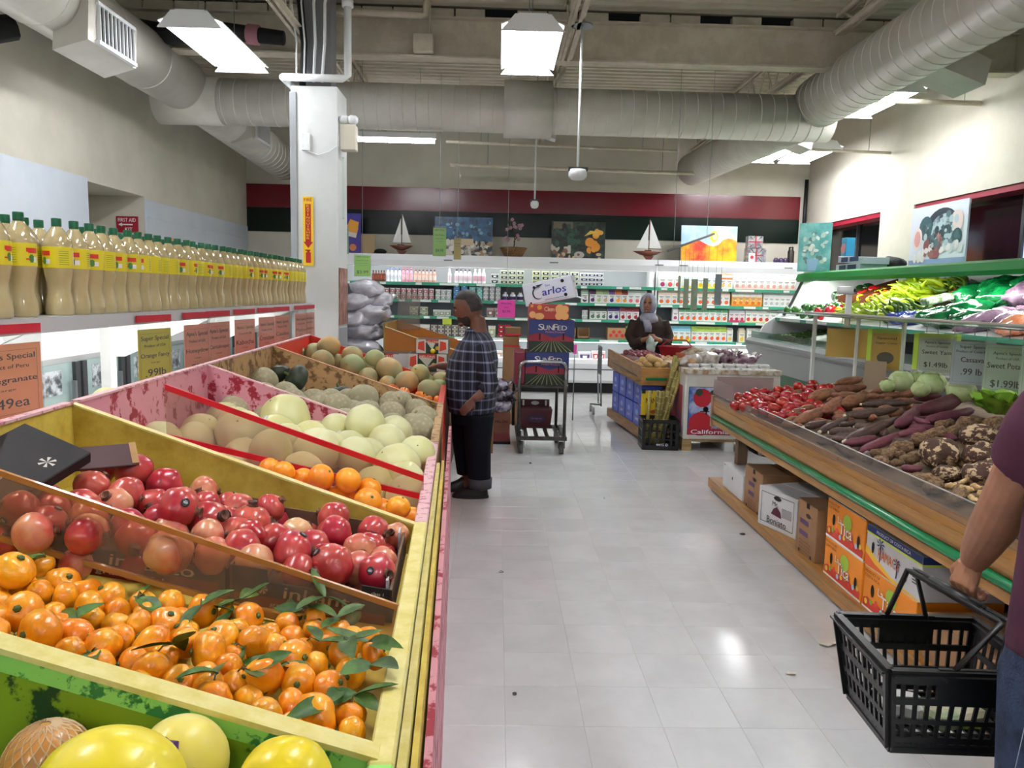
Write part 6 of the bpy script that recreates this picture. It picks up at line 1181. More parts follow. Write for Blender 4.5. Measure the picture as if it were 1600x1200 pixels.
# beans and stalks on the bottom deck
bn=MB()
for k in range(420):
    x=R.uniform(3.68,4.3); y=R.uniform(9.3,10.5); z=1.09+(x-3.62)*.14+R.uniform(0,.09)*(1-abs(y-9.9)/.9); a=R.uniform(0,6.3); q=R.uniform(-.3,.3); d=Vector((math.cos(a),math.sin(a),q))*.05; c=Vector((x,y,z)); bn.tube([c-d,c+Vector((0,0,.008)),c+d],.006,4)
tag(single('green_beans',bn,mat('bean_green','#3f5a2c',.5,rand=.1,col2='#5a7a3c',scale=12),'loose green beans heaped on the bottom deck of the produce case','beans'),kind='stuff')
for i,y in enumerate((8.9,8.5,8.1,7.7)): bag(3.85,y,1.17,(.2,.17,.07),bagl if i%2 else mat('bag_spinach','#2f4a26',.35,col2='#476b36',scale=12,bump=.4),'bundle of greens on the bottom deck, '+nth(i)+' after the beans',60+i,'greens on the bottom deck')
for i,y in enumerate((6.0,5.6,5.2)): bag(3.85,y,1.17,(.2,.17,.07),mat('bag_white','#cfd6cc',.3,col2='#a9b7a0',scale=9,coat=.5,bump=.4),'white wrapped bundle on the bottom deck, '+nth(i)+' from the back',70+i,'white bundles on the bottom deck')
part('glass_front',MB().box(3.56,3.566,2.6,10.7,1.1,1.2),clearmat('case_glass','#b9c9c4',.14),pc)
# posters in the windows and things on the canopy
o=single('poster',MB().box(5.3,5.32,8.75,9.95,2.04,2.83),mat('poster_pale','#cfd6e0',.35),'large vegetable cornucopia poster standing in the right window','poster'); F=fwd('-x',(5.297,9.35,2.435))
pr(o,F,lambda l:l.rect(-.6,.6,-.395,-.26,.001),'#8296b8'); pr(o,F,lambda l:[l.disc(.1,.08,.36,.0012,24,.26)] and None,'#23303a'); pr(o,F,lambda l:[l.disc(.14,.05,.3,.0018,24,.22)] and None,mat('poster_mix','#3c5560',.35,col2='#a9bcc2',scale=9,lo=.45,hi=.6))
pr(o,F,lambda l:[l.disc(-.42,.0,.11,.0025,16,.14),l.disc(.4,.16,.13,.0025)] and None,'#d8c9c4'); pr(o,F,lambda l:[l.disc(-.42,0,.07,.003,16,.1)] and None,'#c58f8a'); pr(o,F,lambda l:[l.disc(-.25,.12,.15,.0024),l.disc(.42,-.02,.1,.0026)] and None,'#33565c')
pr(o,F,lambda l:[l.add([(-.05+.03*k,.06,.003),(-.03+.03*k,.06,.003),(-.0+.04*k,-.2,.003)],[(0,1,2)]) for k in range(5)] and None,'#c2593f'); pr(o,F,lambda l:[l.disc(-.2,-.1,.07,.003,14,.1),l.disc(.0,-.2,.09,.0032,14,.06)] and None,'#7d4a48')
for c,n,x0,x1,y0,y1 in (('#2f474c',14,-.3,.4,-.05,.25),('#a9bfc4',16,-.3,.42,-.1,.22),('#4d6a70',12,-.3,.5,-.1,.3),('#e3dfe0',10,-.4,.5,-.28,-.1),('#8a5a56',6,-.25,.1,-.26,-.1)): pr(o,F,lambda l:scatter(l,n,x0,x1,y0,y1,.02,.055,.0035),c)
pr(o,F,lambda l:[l.disc(.2+.1*k,-.12-.03*(k%2),.06,.003) for k in range(4)] and None,'#c9cfd2'); pr(o,F,lambda l:[l.disc(-.45+.09*k,-.24,.04,.0031,10,.06) for k in range(3)] and None,'#e0dcd6')
TM=Matrix.Translation((4.33,10.6,2.035))@Matrix.Rotation(-.5,4,'Z')@Matrix.Rotation(-.04,4,'X')
o=single('poster',MB(TM).box(-.21,.21,0,.015,0,.66),mat('poster_teal','#4f9f9c',.35,col2='#7fc0ba',scale=5),'teal flower poster standing on the far end of the canopy','poster'); F=TM@fwd('front',(0,-.003,.33))
for c,n in (('#b9cfc4',16),('#5f7f78',14),('#e2ebe2',8)): pr(o,F,lambda l:scatter(l,n,-.14,.16,-.2,.2,.015,.04,.001+R.uniform(0,.002)),c)
pr(o,F,lambda l:l.add([(-.1,-.16,.005),(.06,-.16,.005),(.03,-.32,.005),(-.07,-.32,.005)],[(0,3,2,1)]),'#8fb9d6')
for i,(y0,z) in enumerate(((10.2,2.035),(10.15,2.135))):
    o=single('flat_box',MB(Matrix.Translation((4.75,y0,z))@Matrix.Rotation(.06*i,4,'X')).bbox(-.15,.2,-.4,.3,0,.09,.004),mat('box_ice','#b9bccb',.5),'flat white and navy box on the canopy, '+('upper' if i else 'lower')+' of two','box'); part('print',MB(fwd('-x',(4.598,y0,z+.05))).rect(-.2,.0,-.03,.03).rect(.05,.3,-.03,.03),mat('print_navy','#232a5c'),o)
o=single('blue_carton',MB().bbox(4.62,4.74,10.28,10.42,2.235,2.48,.004),pm('#2f8fb5'),'small blue carton standing on the flat boxes','carton'); part('print',MB(fwd('-x',(4.618,10.35,2.36))).disc(0,-.02,.07),mat('print_pinkish','#d98a8f'),o)
single('dark_bundle',MB().ball((5.1,10.0,2.13),.14,10,(1,1.8,.7),wob(3,.25)),mat('dark_cloth','#1f2226',.8),'dark wrapped bundle on the canopy by the white wall','bundle',smooth=True)
# ---------------------------------------------------------------- potato stand, big fruit bin, sugar cane crate
lw=mat('light_wood','#a5815a',.6,col2='#8e6b45',scale=4,stretch=(8,1,8)); lw2=mat('light_wood_front','#b1803f',.55,col2='#9b6c34',scale=4,stretch=(1,8,8))
ps_=thing('potato_stand','low wooden potato stand ending at the sugar cane crate','display stand',(1.9,9.4,0))
part('side_board',MB().add([(1.5,10.3,.7),(1.64,8.62,.64),(1.64,8.62,.86),(1.5,10.3,.93),(1.53,10.3,.7),(1.67,8.64,.64),(1.67,8.64,.86),(1.53,10.3,.93)],[(0,1,2,3),(7,6,5,4),(3,2,6,7),(0,4,5,1),(1,5,6,2),(0,3,7,4)]),lw,ps_); part('side_slot',MB().add([(1.523,9.95,.77),(1.632,8.72,.72),(1.632,8.72,.735),(1.523,9.95,.785)],[(0,1,2,3)]),dgrey,ps_)
part('front_board',MB().bbox(1.64,2.0,8.6,8.63,.645,.845,.004),lw2,ps_); part('green_strip',MB().bbox(1.69,1.93,8.585,8.6,.705,.735,.003),grail,ps_)
part('bed',MB().box(1.55,1.99,8.64,9.2,.7,.72).box(1.55,2.4,9.2,10.3,.7,.72),lw,ps_); part('base_board',MB().add([(1.5,10.2,.04),(1.64,8.65,.04),(1.64,8.65,.15),(1.5,10.2,.15),(2.0,10.2,.04),(2.0,8.65,.04),(2.0,8.65,.15),(2.0,10.2,.15)],[(0,1,2,3),(7,6,5,4),(3,2,6,7),(1,5,6,2),(0,3,7,4)]),lw,ps_)
for y in (8.8,10.1): part('post',MB().box(1.92,1.98,y,y+.06,.15,.7),lw,ps_)
for x in (1.75,1.95):
    for y in (8.8,10.0): part('foot',MB().box(x-.04,x+.04,y-.04,y+.04,0,.04),dgrey,ps_)
blub=mat('blue_box','#2a3fa8',.4,col2='#3d54c4',scale=5); 
for r in range(2):
    for k in range(4):
        y=8.82+.36*k; x=1.66-.083*(y-8.65)
        o=single('blue_box',MB(Matrix.Translation((x,y,.152+.26*r))@Matrix.Rotation(.083,4,'Z')).bbox(0,.25,-.165,.165,0,.25,.004),blub,'glossy blue box under the potato stand, '+('lower' if r==0 else 'upper')+' row, '+nth(k)+' from crate','box','blue boxes under the potato stand')
        F=Matrix.Translation((x,y,.152+.26*r+.125))@Matrix.Rotation(.083,4,'Z')@fwd('-x',(-.002,0,0)); part('print',MB(F).disc(0,.03,.06,0,14,.035),mat('print_paleblue','#8fa2e0',.5),o); part('lettering',MB(F).text('GRAPES',0,-.05,.14,.035),mat('print_white','#e4e8f4',.5),o)
potm=mat('potato_skin','#a8854e',.7,col2='#c0a06a',scale=5,rand=.1,bump=.15,bscale=14); onim=mat('onion_red','#6a2233',.35,col2='#7d3645',scale=8,rand=.12,coat=.3); onib=mat('onion_tan','#a87d55',.45,col2='#c09a6d',scale=8,rand=.1,coat=.2)
def pile(name,m_,xs,ys,zf,r,lay,desc,cat,grp,rows,A,B,sc=(1.2,1,.85),pitch=1.75):
    f=[]
    for k in range(3):
        mb=MB().ball((0,0,0),1,8,sc,wob(k*3.3,.09)); me=mb.mesh(name,True); me.materials.append(m_); f.append(me)
    out=[]
    for l in range(lay):
        y=ys[0]+l*r*1.2
        while y<ys[1]-l*r*1.2:
            x=xs[0]+l*r
            while x<xs[1]-l*r:
                o=D.objects.new(name,R.choice(f)); COL.objects.link(o); q=r*R.uniform(.88,1.1); X=x+R.uniform(-.3,.3)*r; Y=y+R.uniform(-.3,.3)*r; o.location=(X,Y,zf(X,Y)+q*.85+l*r*1.25); o.rotation_euler=(R.uniform(-.4,.4),R.uniform(-.4,.4),R.uniform(0,6.3)); o.scale=(q,)*3; tag(o,'x',cat,grp); out.append(o); x+=r*pitch
            y+=r*pitch
    rowlabels(out,lambda o:o.location.y,lambda o:o.location.x,rows,lambda o:desc,A,B); return out
pile('potato',potm,(1.72,1.97),(8.7,9.3),lambda x,y:.76+(y-8.7)*.06,.045,3,'tan potato on the wooden stand','vegetable','potatoes on the wooden stand',6,'front board','aisle side')
pile('red_onion',onim,(1.66,2.05),(9.4,10.2),lambda x,y:.82,.042,2,'dark red onion on the wooden stand','vegetable','red onions on the wooden stand',6,'the potatoes','aisle side',(1,1,.9))
pile('tan_onion',onib,(2.08,2.38),(9.25,10.2),lambda x,y:.74,.045,2,'tan onion on the wooden stand','vegetable','tan onions on the wooden stand',6,'stand front','aisle side',(1,1,.92))
o=single('clear_bag',MB().ball((1.72,9.6,.87),.1,8,(1,3.5,.5),lambda p:1+.3*noise.noise(p*4)),clearmat('film_clear','#cfc5bd',.35,.2),'crumpled clear film along the aisle side of the potatoes','bag',smooth=True)
# yellow printed box under the stand
o=single('yellow_box',MB().bbox(1.66,1.96,8.63,8.85,.15,.58,.004),mat('yellow_carton','#dcbd1e',.5),'yellow printed carton standing behind the black crate','box'); F=fwd('front',(1.81,8.628,.37)); 
pr(o,F,lambda l:[l.disc(-.07,-.09,.035,0,10,.06),l.disc(.0,-.03,.05,0,12,.025),l.disc(.09,-.02,.04,0.0005)] and None,'#b5552f'); pr(o,F,lambda l:[l.disc(.05,-.07,.03,.001),l.disc(-.09,-.12,.025,.001)] and None,'#e8e0d0'); part('lettering',MB(F).text('MANGO',0,.1,.2,.06),mat('print_darkred','#8a2a1a',.5),o); part('notched_lip',MB().box(1.66,1.7,8.626,8.632,.55,.6).box(1.74,1.78,8.626,8.632,.55,.59).box(1.83,1.88,8.626,8.632,.55,.6),blk,o)
# milk crate with sugar cane
CM=Matrix.Translation((1.79,8.28,0))@Matrix.Rotation(-.05,4,'Z')
ck=thing('milk_crate','black plastic milk crate on the floor holding sugar cane','crate',(1.79,8.28,0),-.05)
b=MB(CM); b.box(-.19,.19,-.16,.16,.02,.035); part('crate_floor',b,black,ck)
for s,ax in ((-1,'x'),(1,'x'),(-1,'y'),(1,'y')):
    b=MB(CM); h=.33; w=.19 if ax=='y' else .16; off=.16 if ax=='y' else .19
    def bar(a0,a1,z0,z1,t=.007):
        if ax=='y': b.box(a0,a1,s*off-t,s*off+t,z0,z1)
        else: b.box(s*off-t,s*off+t,a0,a1,z0,z1)
    bar(-w,w,0,.05); bar(-w,w,.29,h); bar(-w,-w+.03,0,h); bar(w-.03,w,0,h); bar(-w,w,.2,.215); bar(-w,w,.11,.122)
    n=5
    for k in range(1,n): q=-w+2*w*k/n; bar(q-.012,q+.012,.05,.29,.005)
    part('crate_wall',b,black,ck)
part('lettering',MB(CM@fwd('front',(0,-.168,.06))).text('4415 D',.02,-.0,.13,.028),mat('print_white','#e4e8f4',.5),ck)
cane=mat('sugar_cane','#9c8d48',.5,col2='#76703a',scale=3,stretch=(3,3,1.2)); node=mat('cane_node','#b7a55f',.6)
objs=[]
for k in range(14):
    x0=1.66+.24*R.random(); y0=8.19+.17*R.random(); x1=1.98+.1*R.random(); y1=8.42+R.uniform(-.06,.1); z1=.9+R.uniform(-.08,.12) if k<9 else .62
    if k>=9: x1=x0+R.uniform(0,.08); y1=y0
    p0=Vector((x0,y0,.04)); p1=Vector((x1,y1,z1)); m=MB(); r=R.uniform(.019,.025); m.tube([p0,p0.lerp(p1,.5)+Vector((R.uniform(-.01,.01),0,0)),p1],r,8); o=tag(part('sugar_cane',m,cane,None,True),'x','sugar cane','sugar cane stalks in the crate'); objs.append(o); n=MB()
    for q in range(1,9): c=p0.lerp(p1,q/9); d=(p1-p0).normalized(); n.tube([c-d*.004,c,c+d*.004],[r*1.02,r*1.14,r*1.02],8)
    part('cane_nodes',n,node,o,True)
for i,o in enumerate(objs): o['label']=('long' if i<9 else 'short')+' sugar cane stalk in the crate, '+nth(i if i<9 else i-9)+' of the '+('leaning' if i<9 else 'upright')+' ones'
# big pallet fruit bin
bb=thing('fruit_bin','big white cardboard fruit bin on a pallet beside the sugar cane','box',(2.52,8.6,0))
bw=mat('bin_white','#cfccc6',.65,col2='#c2bdb4',scale=2.5); edgew=mat('torn_kraft','#96795a',.85,col2='#c9c3b8',scale=14)
part('bin_body',MB().bbox(2.02,3.04,8.1,9.15,.13,.84,.012),bw,bb); part('torn_rim',MB().box(2.01,3.05,8.09,9.16,.835,.885),edgew,bb)
m=MB(); m.box(2.02,3.04,8.12,9.1,.1,.13); part('pallet_deck',m,ply,bb)
for x in (2.02,2.48,2.94): part('pallet_block',MB().box(x,x+.1,8.12,9.1,0,.1),ply if x!=2.48 else white,bb)
F=fwd('front',(2.55,8.097,.44)); p=part('print_panel',MB(F).rect(-.49,.47,-.26,.26,0),mat('print_sky','#3d5fae',.5,col2='#dfe4ee',scale=2.2,lo=.4,hi=.62),bb); l=MB(F)
for a,b_,c,d in ((-.49,.47,.255,.26),(-.49,.47,-.26,-.255),(-.49,-.484,-.26,.26),(.464,.47,-.26,.26)): l.rect(a,b_,c,d,.002)
part('print_frame',l,black,p); part('fruit_print',MB(F).disc(-.34,.14,.1,.002).disc(-.35,-.14,.13,.002).disc(.1,.1,.12,.002).disc(.25,-.12,.13,.002),mat('print_pom','#b01c2c',.45),p); part('fruit_print',MB(F).disc(-.38,.2,.04,.003,10).disc(-.22,.18,.05,.0015),mat('print_leaf','#2c3a2c',.5),p)
part('lettering',MB(F).text('California Wonderful',.0,-.225,.9,.045,.004),mat('print_white','#e4e8f4',.5),p); part('red_band',MB(F).rect(-.484,.464,-.255,-.19,.0022),mat('print_red2','#a51f2e',.5),p); part('emblem',MB(F).disc(-.3,.02,.03,.003,10).rect(-.36,-.26,-.01,.0,.003).rect(-.3,-.285,-.04,.04,.003),black,p)
F=fwd('-x',(2.017,8.62,.44)); p=part('print_panel',MB(F).rect(-.42,.42,-.26,.26,0),mat('print_dusk','#2e3f86',.5,col2='#b2452f',scale=2.4,lo=.4,hi=.62),bb)
F=fwd('front',(2.52,8.094,.77)); part('tape',MB(F).rect(.05,.1,-.06,.07).rect(.24,.29,-.06,.07),mat('tape_clear','#b9b5ad',.25),bb)
ovm=clearmat('tray_film','#dadada',.4,.1)
for i in range(7):
    for j in range(2):
        x=2.16+.13*i; y=8.2+.2*j; o=single('film_tray',MB().bbox(x-.058,x+.058,y-.085,y+.085,.86+.03*j,.9+.03*j,.012),mat('tray_white','#d9d9d8',.2,col2='#bdbdbf',scale=12,coat=.7),'film wrapped white tray on the fruit bin, '+nth(i)+' in the '+('front' if j==0 else 'second')+' row','tray','film trays on the fruit bin')
gbm=mat('garlic_bag','#c5beb8',.3,col2='#8f8078',scale=9,lo=.4,hi=.62,coat=.5,bump=.6,bscale=12); pbm=mat('purple_bag','#4f2340',.25,col2='#9a8790',scale=9,lo=.45,hi=.62,coat=.6,bump=.5,bscale=12)
for i,(x,y,m_,s) in enumerate(((2.15,8.5,gbm,(.14,.12,.07)),(2.35,8.6,gbm,(.16,.13,.09)),(2.3,8.9,mat('taro_bag','#6b573f',.4,col2='#a89a84',scale=9,bump=.5),(.2,.13,.1)),(2.6,8.75,pbm,(.17,.13,.1)),(2.82,8.7,pbm,(.16,.12,.07)),(2.6,9.0,gbm,(.2,.12,.09)),(2.88,9.0,gbm,(.15,.12,.06)))):
    bag(x,y,.89+s[2]*.7,s,m_,('clear bag of pale garlic','clear bag of brown roots','clear bag of purple onions')[0 if m_ is gbm else 2 if m_ is pbm else 1]+' on the fruit bin, '+nth(i)+' one counted from the cane',80+i,'bags on the fruit bin')
single('orange_board',MB().box(1.985,2.0,8.62,8.66,.72,.98) if 0 else MB().bbox(2.0,2.1,8.5,8.53,.86,1.03,.003),mat('terra_board','#a8583a',.7),'small rust orange board between potatoes and fruit bin','panel')
single('yellow_onion',MB().ball((2.16,8.42,.93),.06,10,(1.1,1,.9)),onib,'single big tan onion beside the rust orange board','vegetable',smooth=True)
# wire shopping cart end and its caster beyond the potato stand
t=thing('shopping_cart','wire shopping cart half hidden behind the potato stand','cart',(1.48,10.6,0)); m=MB()
for k in range(9): m.tube([(1.44,10.45+.05*k,.55),(1.44,10.45+.05*k,.95)],.004,4)
for k in range(7): m.tube([(1.44,10.43,.57+.06*k),(1.44,10.87,.57+.06*k)],.004,4)
part('wire_basket',m,greym,t); part('frame',MB().tube([(1.46,10.5,.12),(1.44,10.5,.55)],.012,6).tube([(1.46,10.8,.12),(1.44,10.8,.55)],.012,6).tube([(1.3,10.45,.16),(1.46,10.5,.14),(1.46,10.8,.14)],.012,6),greym,t,True)
for y in (10.5,10.8): part('caster',MB().tube([(1.34,y,.055),(1.37,y,.055)],.055,14),mat('caster_grey','#a9a9a9',.5),t,True)
red_p=mat('red_plastic','#8f1422',.35)
t=thing('hand_basket','red plastic shopping basket beside the woman','basket',(2.45,10.35,.75)); part('basket_body',MB().loft([ell((2.42,10.3,.74),.16,.11,4),ell((2.42,10.3,.98),.24,.17,4)],False),red_p,t); part('rim',MB().tube(ell((2.42,10.3,.98),.24,.17,4)+[ell((2.42,10.3,.98),.24,.17,4)[0]],.014,6),red_p,t); part('bail',MB().tube([(2.2,10.25,.98),(2.3,10.28,1.07),(2.55,10.3,1.07),(2.64,10.32,.98)],.01,6),red_p,t)
single('shelf_stand',MB().box(2.2,2.65,10.2,10.45,0,.74),lw,'plain wooden stand under the red basket','stand')
# ---------------------------------------------------------------- stock cart with boxes
sm=mat('cart_steel','#4b4a47',.4,metal=.5,col2='#39342f',scale=9); chrome=mat('chrome_tube','#a9abad',.25,metal=.9)
t=thing('stock_cart','dark steel stock cart with two decks standing in the aisle','cart',(.48,8.1,0)); r=.017
m=MB(); m.tube([(.24,7.78,.18),(.24,7.78,.78)],r,8).tube([(.71,7.78,.18),(.71,7.78,.78)],r,8); part('post',m,sm,t,True)
m=MB(); m.tube([(.24,7.78,.78),(.24,7.78,.9),(.255,7.78,.94),(.29,7.78,.96),(.66,7.78,.965),(.695,7.78,.945),(.71,7.78,.9),(.71,7.78,.78)],r,8); part('push_handle',m,chrome,t,True,label='chrome push handle')
for x in (.2,.68): part('post',MB().tube([(x,8.5,.18),(x,8.5,.72)],r,8),sm,t,True)
fr=MB(); fr.box(.22,.74,7.77,7.8,.15,.19).box(.22,.74,8.49,8.52,.15,.19).box(.22,.25,7.78,8.5,.15,.19).box(.7,.74,7.78,8.5,.15,.19); part('lower_deck_frame',fr,sm,t)
for k in range(4): part('deck_slat',MB().box(.3+.11*k,.34+.11*k,7.8,8.49,.175,.19),sm,t)
part('upper_deck',MB().box(.2,.74,7.8,8.52,.69,.715),sm,t)
for x in (.27,.69):
    for y in (7.84,8.44):
        c=part('caster_fork',MB().box(x-.035,x-.03,y-.03,y+.03,.06,.15).box(x+.03,x+.035,y-.03,y+.03,.06,.15).box(x-.035,x+.035,y-.03,y+.03,.145,.152),sm,t); part('wheel',MB().tube([(x-.022,y,.065),(x+.022,y,.065)],.065,16),mat('tire_grey','#4c4b49',.7),c,True)
def sunfed(x0,x1,y0,y1,z0,z1,label):
    o=single('produce_carton',MB().bbox(x0,x1,y0,y1,z0,z1,.004),mat('sun_maroon','#5e1a2a',.5),label,'box'); w=x1-x0; h=z1-z0; F=fwd('front',((x0+x1)/2,y0-.002,(z0+z1)/2)); s=Vector
    face(o,F,lambda l:l.rect(-w/2,w/2,-.05*h,h/2),'#28346b'); face(o,F,lambda l:l.add([(-w/2,-.18*h,.0006),(w/2,-.18*h,.0006),(w/2,-.08*h,.0006),(w*.28,.05*h,.0006),(.02,-.05*h,.0006),(-w*.25,.1*h,.0006),(-w/2,.02*h,.0006)],[tuple(range(7))]),'#8c2335'); face(o,F,lambda l:l.rect(-w/2,w/2,-h/2,-.16*h,.0008),'#1d2a20')
    def rows(l):
        for k in range(-7,8): l.add([(k*.018-.002,-.16*h,.0014),(k*.018+.002,-.16*h,.0014),(k*.055+.006,-h/2,.0014),(k*.055-.006,-h/2,.0014)],[(0,3,2,1)]) if abs(k*.055)<w/2 else None
    face(o,F,rows,'#8d8f62'); 
    l=MB(F); l.text('S',-w*.235,.28*h,.055*w/.46,.19*h,.0018).text('UN',-w*.075,.26*h,.1*w/.46,.145*h,.0018).text('F',w*.085,.28*h,.042*w/.46,.19*h,.0018).text('ED',w*.235,.26*h,.095*w/.46,.145*h,.0018); part('lettering',l,wht,o); part('lettering',MB(F).text('Perfect Produce',w*.08,.13*h,w*.42,.06*h,.0018),mat('print_rose','#c9737d',.5),o)
    part('hand_slot',MB(F).rect(-w*.27,-w*.24,-.12*h,.08*h,.002).rect(w*.25,w*.28,-.12*h,.08*h,.002),hole,o); return o
o=sunfed(.3,.745,7.86,8.28,.717,1.055,'lower maroon and navy field print carton on the cart'); part('white_tag',MB(fwd('-x',(.298,7.93,.84))).rect(-.03,.03,-.05,.05),tagw,o)
sunfed(.325,.79,7.86,8.28,1.058,1.385,'upper maroon and navy field print carton on the cart')
single('maroon_carton',MB().bbox(.185,.296,7.88,8.4,.717,1.05,.004),mat('sun_maroon2','#7a1f33',.5),'maroon carton end beside the lower field print carton','box')
o=single('clementine_box',MB().bbox(.325,.735,7.88,8.25,1.388,1.545,.003),mat('clem_red','#a83a33',.5),'red clementine print box above the field print cartons','box'); F=fwd('front',(.53,7.878,1.466)); l=MB(F); l.disc(-.1,-.045,.05,.001,14,.035).disc(.11,.03,.05,.001).disc(.16,.03,.04,.0012).disc(.1,-.04,.04,.0014).disc(.16,-.04,.04,.0011).disc(-.17,-.03,.035,.001); part('fruit_print',l,mat('print_clem','#e0a566',.45),o); part('lettering',MB(F).text('Clem',.0,.03,.1,.045,.002),mat('print_cream','#e8c39a',.5),o); part('emblem',MB(F).disc(-.1,.045,.025,.001).rect(-.19,-.165,.045,.07,.001),mat('print_gold','#d8952f',.5),o); part('side_print',MB(fwd('+x',(.737,8.06,1.466))).rect(-.15,.15,-.07,.07),mat('print_mix','#b8a49a',.5,col2='#4a3b38',scale=16),o)
CMx=Matrix.Translation((.55,7.9,1.56))@Matrix.Rotation(-.24,4,'Y')@Matrix.Rotation(-.1,4,'Z')
CMx=Matrix.Translation((.56,7.95,1.545))@Matrix.Rotation(-.2,4,'Z')@Matrix.Rotation(-.22,4,'Y')
o=single('white_carton',MB(CMx).bbox(-.27,.25,-.0,.34,.025,.255,.004),mat('white_carton','#d6d9e4',.5),'white carton with blue writing tilted on top of the cart load','box'); F=CMx@fwd('front',(-.01,-.003,.14))
face(o,F,lambda l:l.text('arlos',.06,-.0,.25,.075,.001,.1),'#20339c','lettering'); face(o,F,lambda l:l.text('San',.0,.062,.05,.022,.001),'#3f62b5','lettering')
def cc(l):
    for k in range(12):
        a0,a1=1.0+k*.36,1.0+(k+1)*.36; w0,w1=.012*math.sin(pi*k/12)+.002,.012*math.sin(pi*(k+1)/12)+.002
        l.add([(-.11+.06*math.cos(a0),-.0+.065*math.sin(a0),.001),(-.11+.06*math.cos(a1),-.0+.065*math.sin(a1),.001),(-.11+(.06-w1)*math.cos(a1),(.065-w1)*math.sin(a1),.001),(-.11+(.06-w0)*math.cos(a0),(.065-w0)*math.sin(a0),.001)],[(0,1,2,3)])
    l.disc(-.14,.065,.014,.001).add([(-.12,.08,.001),(-.04,.085,.001),(-.1,.055,.001)],[(0,2,1)])
face(o,F,cc,'#1b2430','emblem'); part('hand_hole',MB(F).disc(.16,.075,.018,.001).disc(.17,-.07,.018,.001).disc(-.2,-.09,.012,.001,10),hole,o); face(o,F,lambda l:l.rect(-.22,.2,-.1,-.097,.001).rect(-.05,.15,-.085,-.08,.001),'#555b6a'); part('hand_hole',MB(CMx@fwd('+x',(.252,.15,.14))).disc(.0,.05,.03,.001,10,.014).disc(.08,-.02,.03,.001,10,.014),hole,o); part('open_flap',MB(CMx@Matrix.Translation((.25,.0,.03))@Matrix.Rotation(.5,4,'Y')).box(0,.1,.02,.3,-.004,.004),mat('white_carton','#d6d9e4'),o)
o=single('fruit_box',MB().loft([[(.28,8.28,.192),(.6,8.28,.192),(.6,8.48,.192),(.28,8.48,.192)],[(.27,8.26,.4),(.62,8.26,.4),(.62,8.5,.4),(.27,8.5,.4)]]),mat('maroon_box','#4b1620',.5),'small maroon fruit box on the lower deck of the cart','box'); part('back_wall',MB().box(.27,.6,8.48,8.5,.39,.48),mat('maroon_box','#4b1620'),o); F=fwd('front',(.445,8.262,.3)); part('hand_hole',MB(fwd('front',(.44,8.478,.44))).disc(0,0,.045,.001,12,.022).rect(-.14,-.12,-.03,.03,.001).rect(.11,.13,-.03,.03,.001),tagw,o); part('print',MB(F).disc(.0,.0,.1,.002,16,.05),mat('print_plum','#37203f',.5),o); part('lettering',MB(F).text('Grapes',0,0,.12,.03,.004),mat('print_mauve','#7a6086',.5),o)
# ---------------------------------------------------------------- stacks beside the cart, near the man
o=single('carton_crate',MB().bbox(-.05,.16,8.3,8.75,.02,.36,.004),mat('brown_maroon','#7a4a35',.7,col2='#6b3b2c',scale=3),'brown and maroon fruit carton on the floor behind the man','box'); part('base',MB().box(-.05,.17,8.29,8.76,0,.03),blackm,o); part('band',MB(fwd('front',(.055,8.298,.12))).rect(-.1,.1,-.09,.0),mat('print_maroon','#6e2525',.6),o); part('lettering',MB(fwd('front',(.055,8.297,.25))).text('MELON',.01,0,.13,.03),hole,o); part('fruit_inside',MB().ball((.03,8.5,.35),.07,8).ball((.12,8.4,.34),.05,8),crg,o,True)
for i,(z,x) in enumerate(((.4,.06),(.52,.08),(.62,.02))): bag(x,8.45,z,(.13,.17,.09),mat('eggplant_bag','#3b3046',.25,col2='#b9b4c4',scale=7,lo=.45,hi=.62,coat=.5,bump=.4),'clear bag of dark eggplants, '+('bottom','middle','top')[i]+' of the stack behind the man',100+i,'eggplant bags')
single('plywood_box',MB().bbox(-.47,-.02,7.8,8.2,0,.48,.003),mat('ply_brown','#8a6236',.65,col2='#7a5329',scale=3,stretch=(6,6,1)),'brown plywood box behind the man','box')
for i,(x,z0,h) in enumerate(((.18,1.18,.13),(.2,1.32,.1))):
    o=single('kraft_box',MB().bbox(x-.1,x+.1,9.6,9.9,z0-.2,z0+h-.2,.004),kraft,'brown box with red trim beside the cart load, '+('lower','upper')[i]+' of two','box'); part('red_trim',MB(fwd('front',(x,9.598,z0-.19))).rect(-.1,.1,-.01,.012),mat('print_red','#c9252b'),o)
single('kraft_post_box',MB().bbox(.08,.3,9.6,9.9,0,.98,.004),kraft,'tall brown box standing behind the stock cart','box')
o=single('pink_sign',MB().box(-.0,.23,10.0,10.003,1.33,1.56),mat('hot_pink','#ee4fb0',.6),'hot pink price sign hanging left of the cart load','sign'); l=MB(fwd('front',(.115,9.998,1.445))); l.text('SPECIAL',0,.07,.14,.02).text('each',0,.02,.05,.018).text('$2.99',0,-.035,.1,.035); part('lettering',l,mat('print_purple','#8a2a86',.6),o); part('wire',MB().tube([(.115,10,1.56),(.115,10,4.64)],.0025,4),greym,o)
single('pink_sign',MB().box(.995,1.045,10.0,10.003,.88,1.0),mat('hot_pink','#ee4fb0'),'hot pink sign edge showing right of the cart load','sign'); 
single('sign_post',MB().tube([(1.02,10.01,0),(1.02,10.01,1.0)],.008,6),greym,'thin metal post holding the right pink sign','post',smooth=True)
single('sign_note',MB().box(bx(694),bx(708),12.98,12.985,1.1,1.2),mat('note_lime','#c9dc4a',.6),'small lime note clipped to the third left shelf','note')
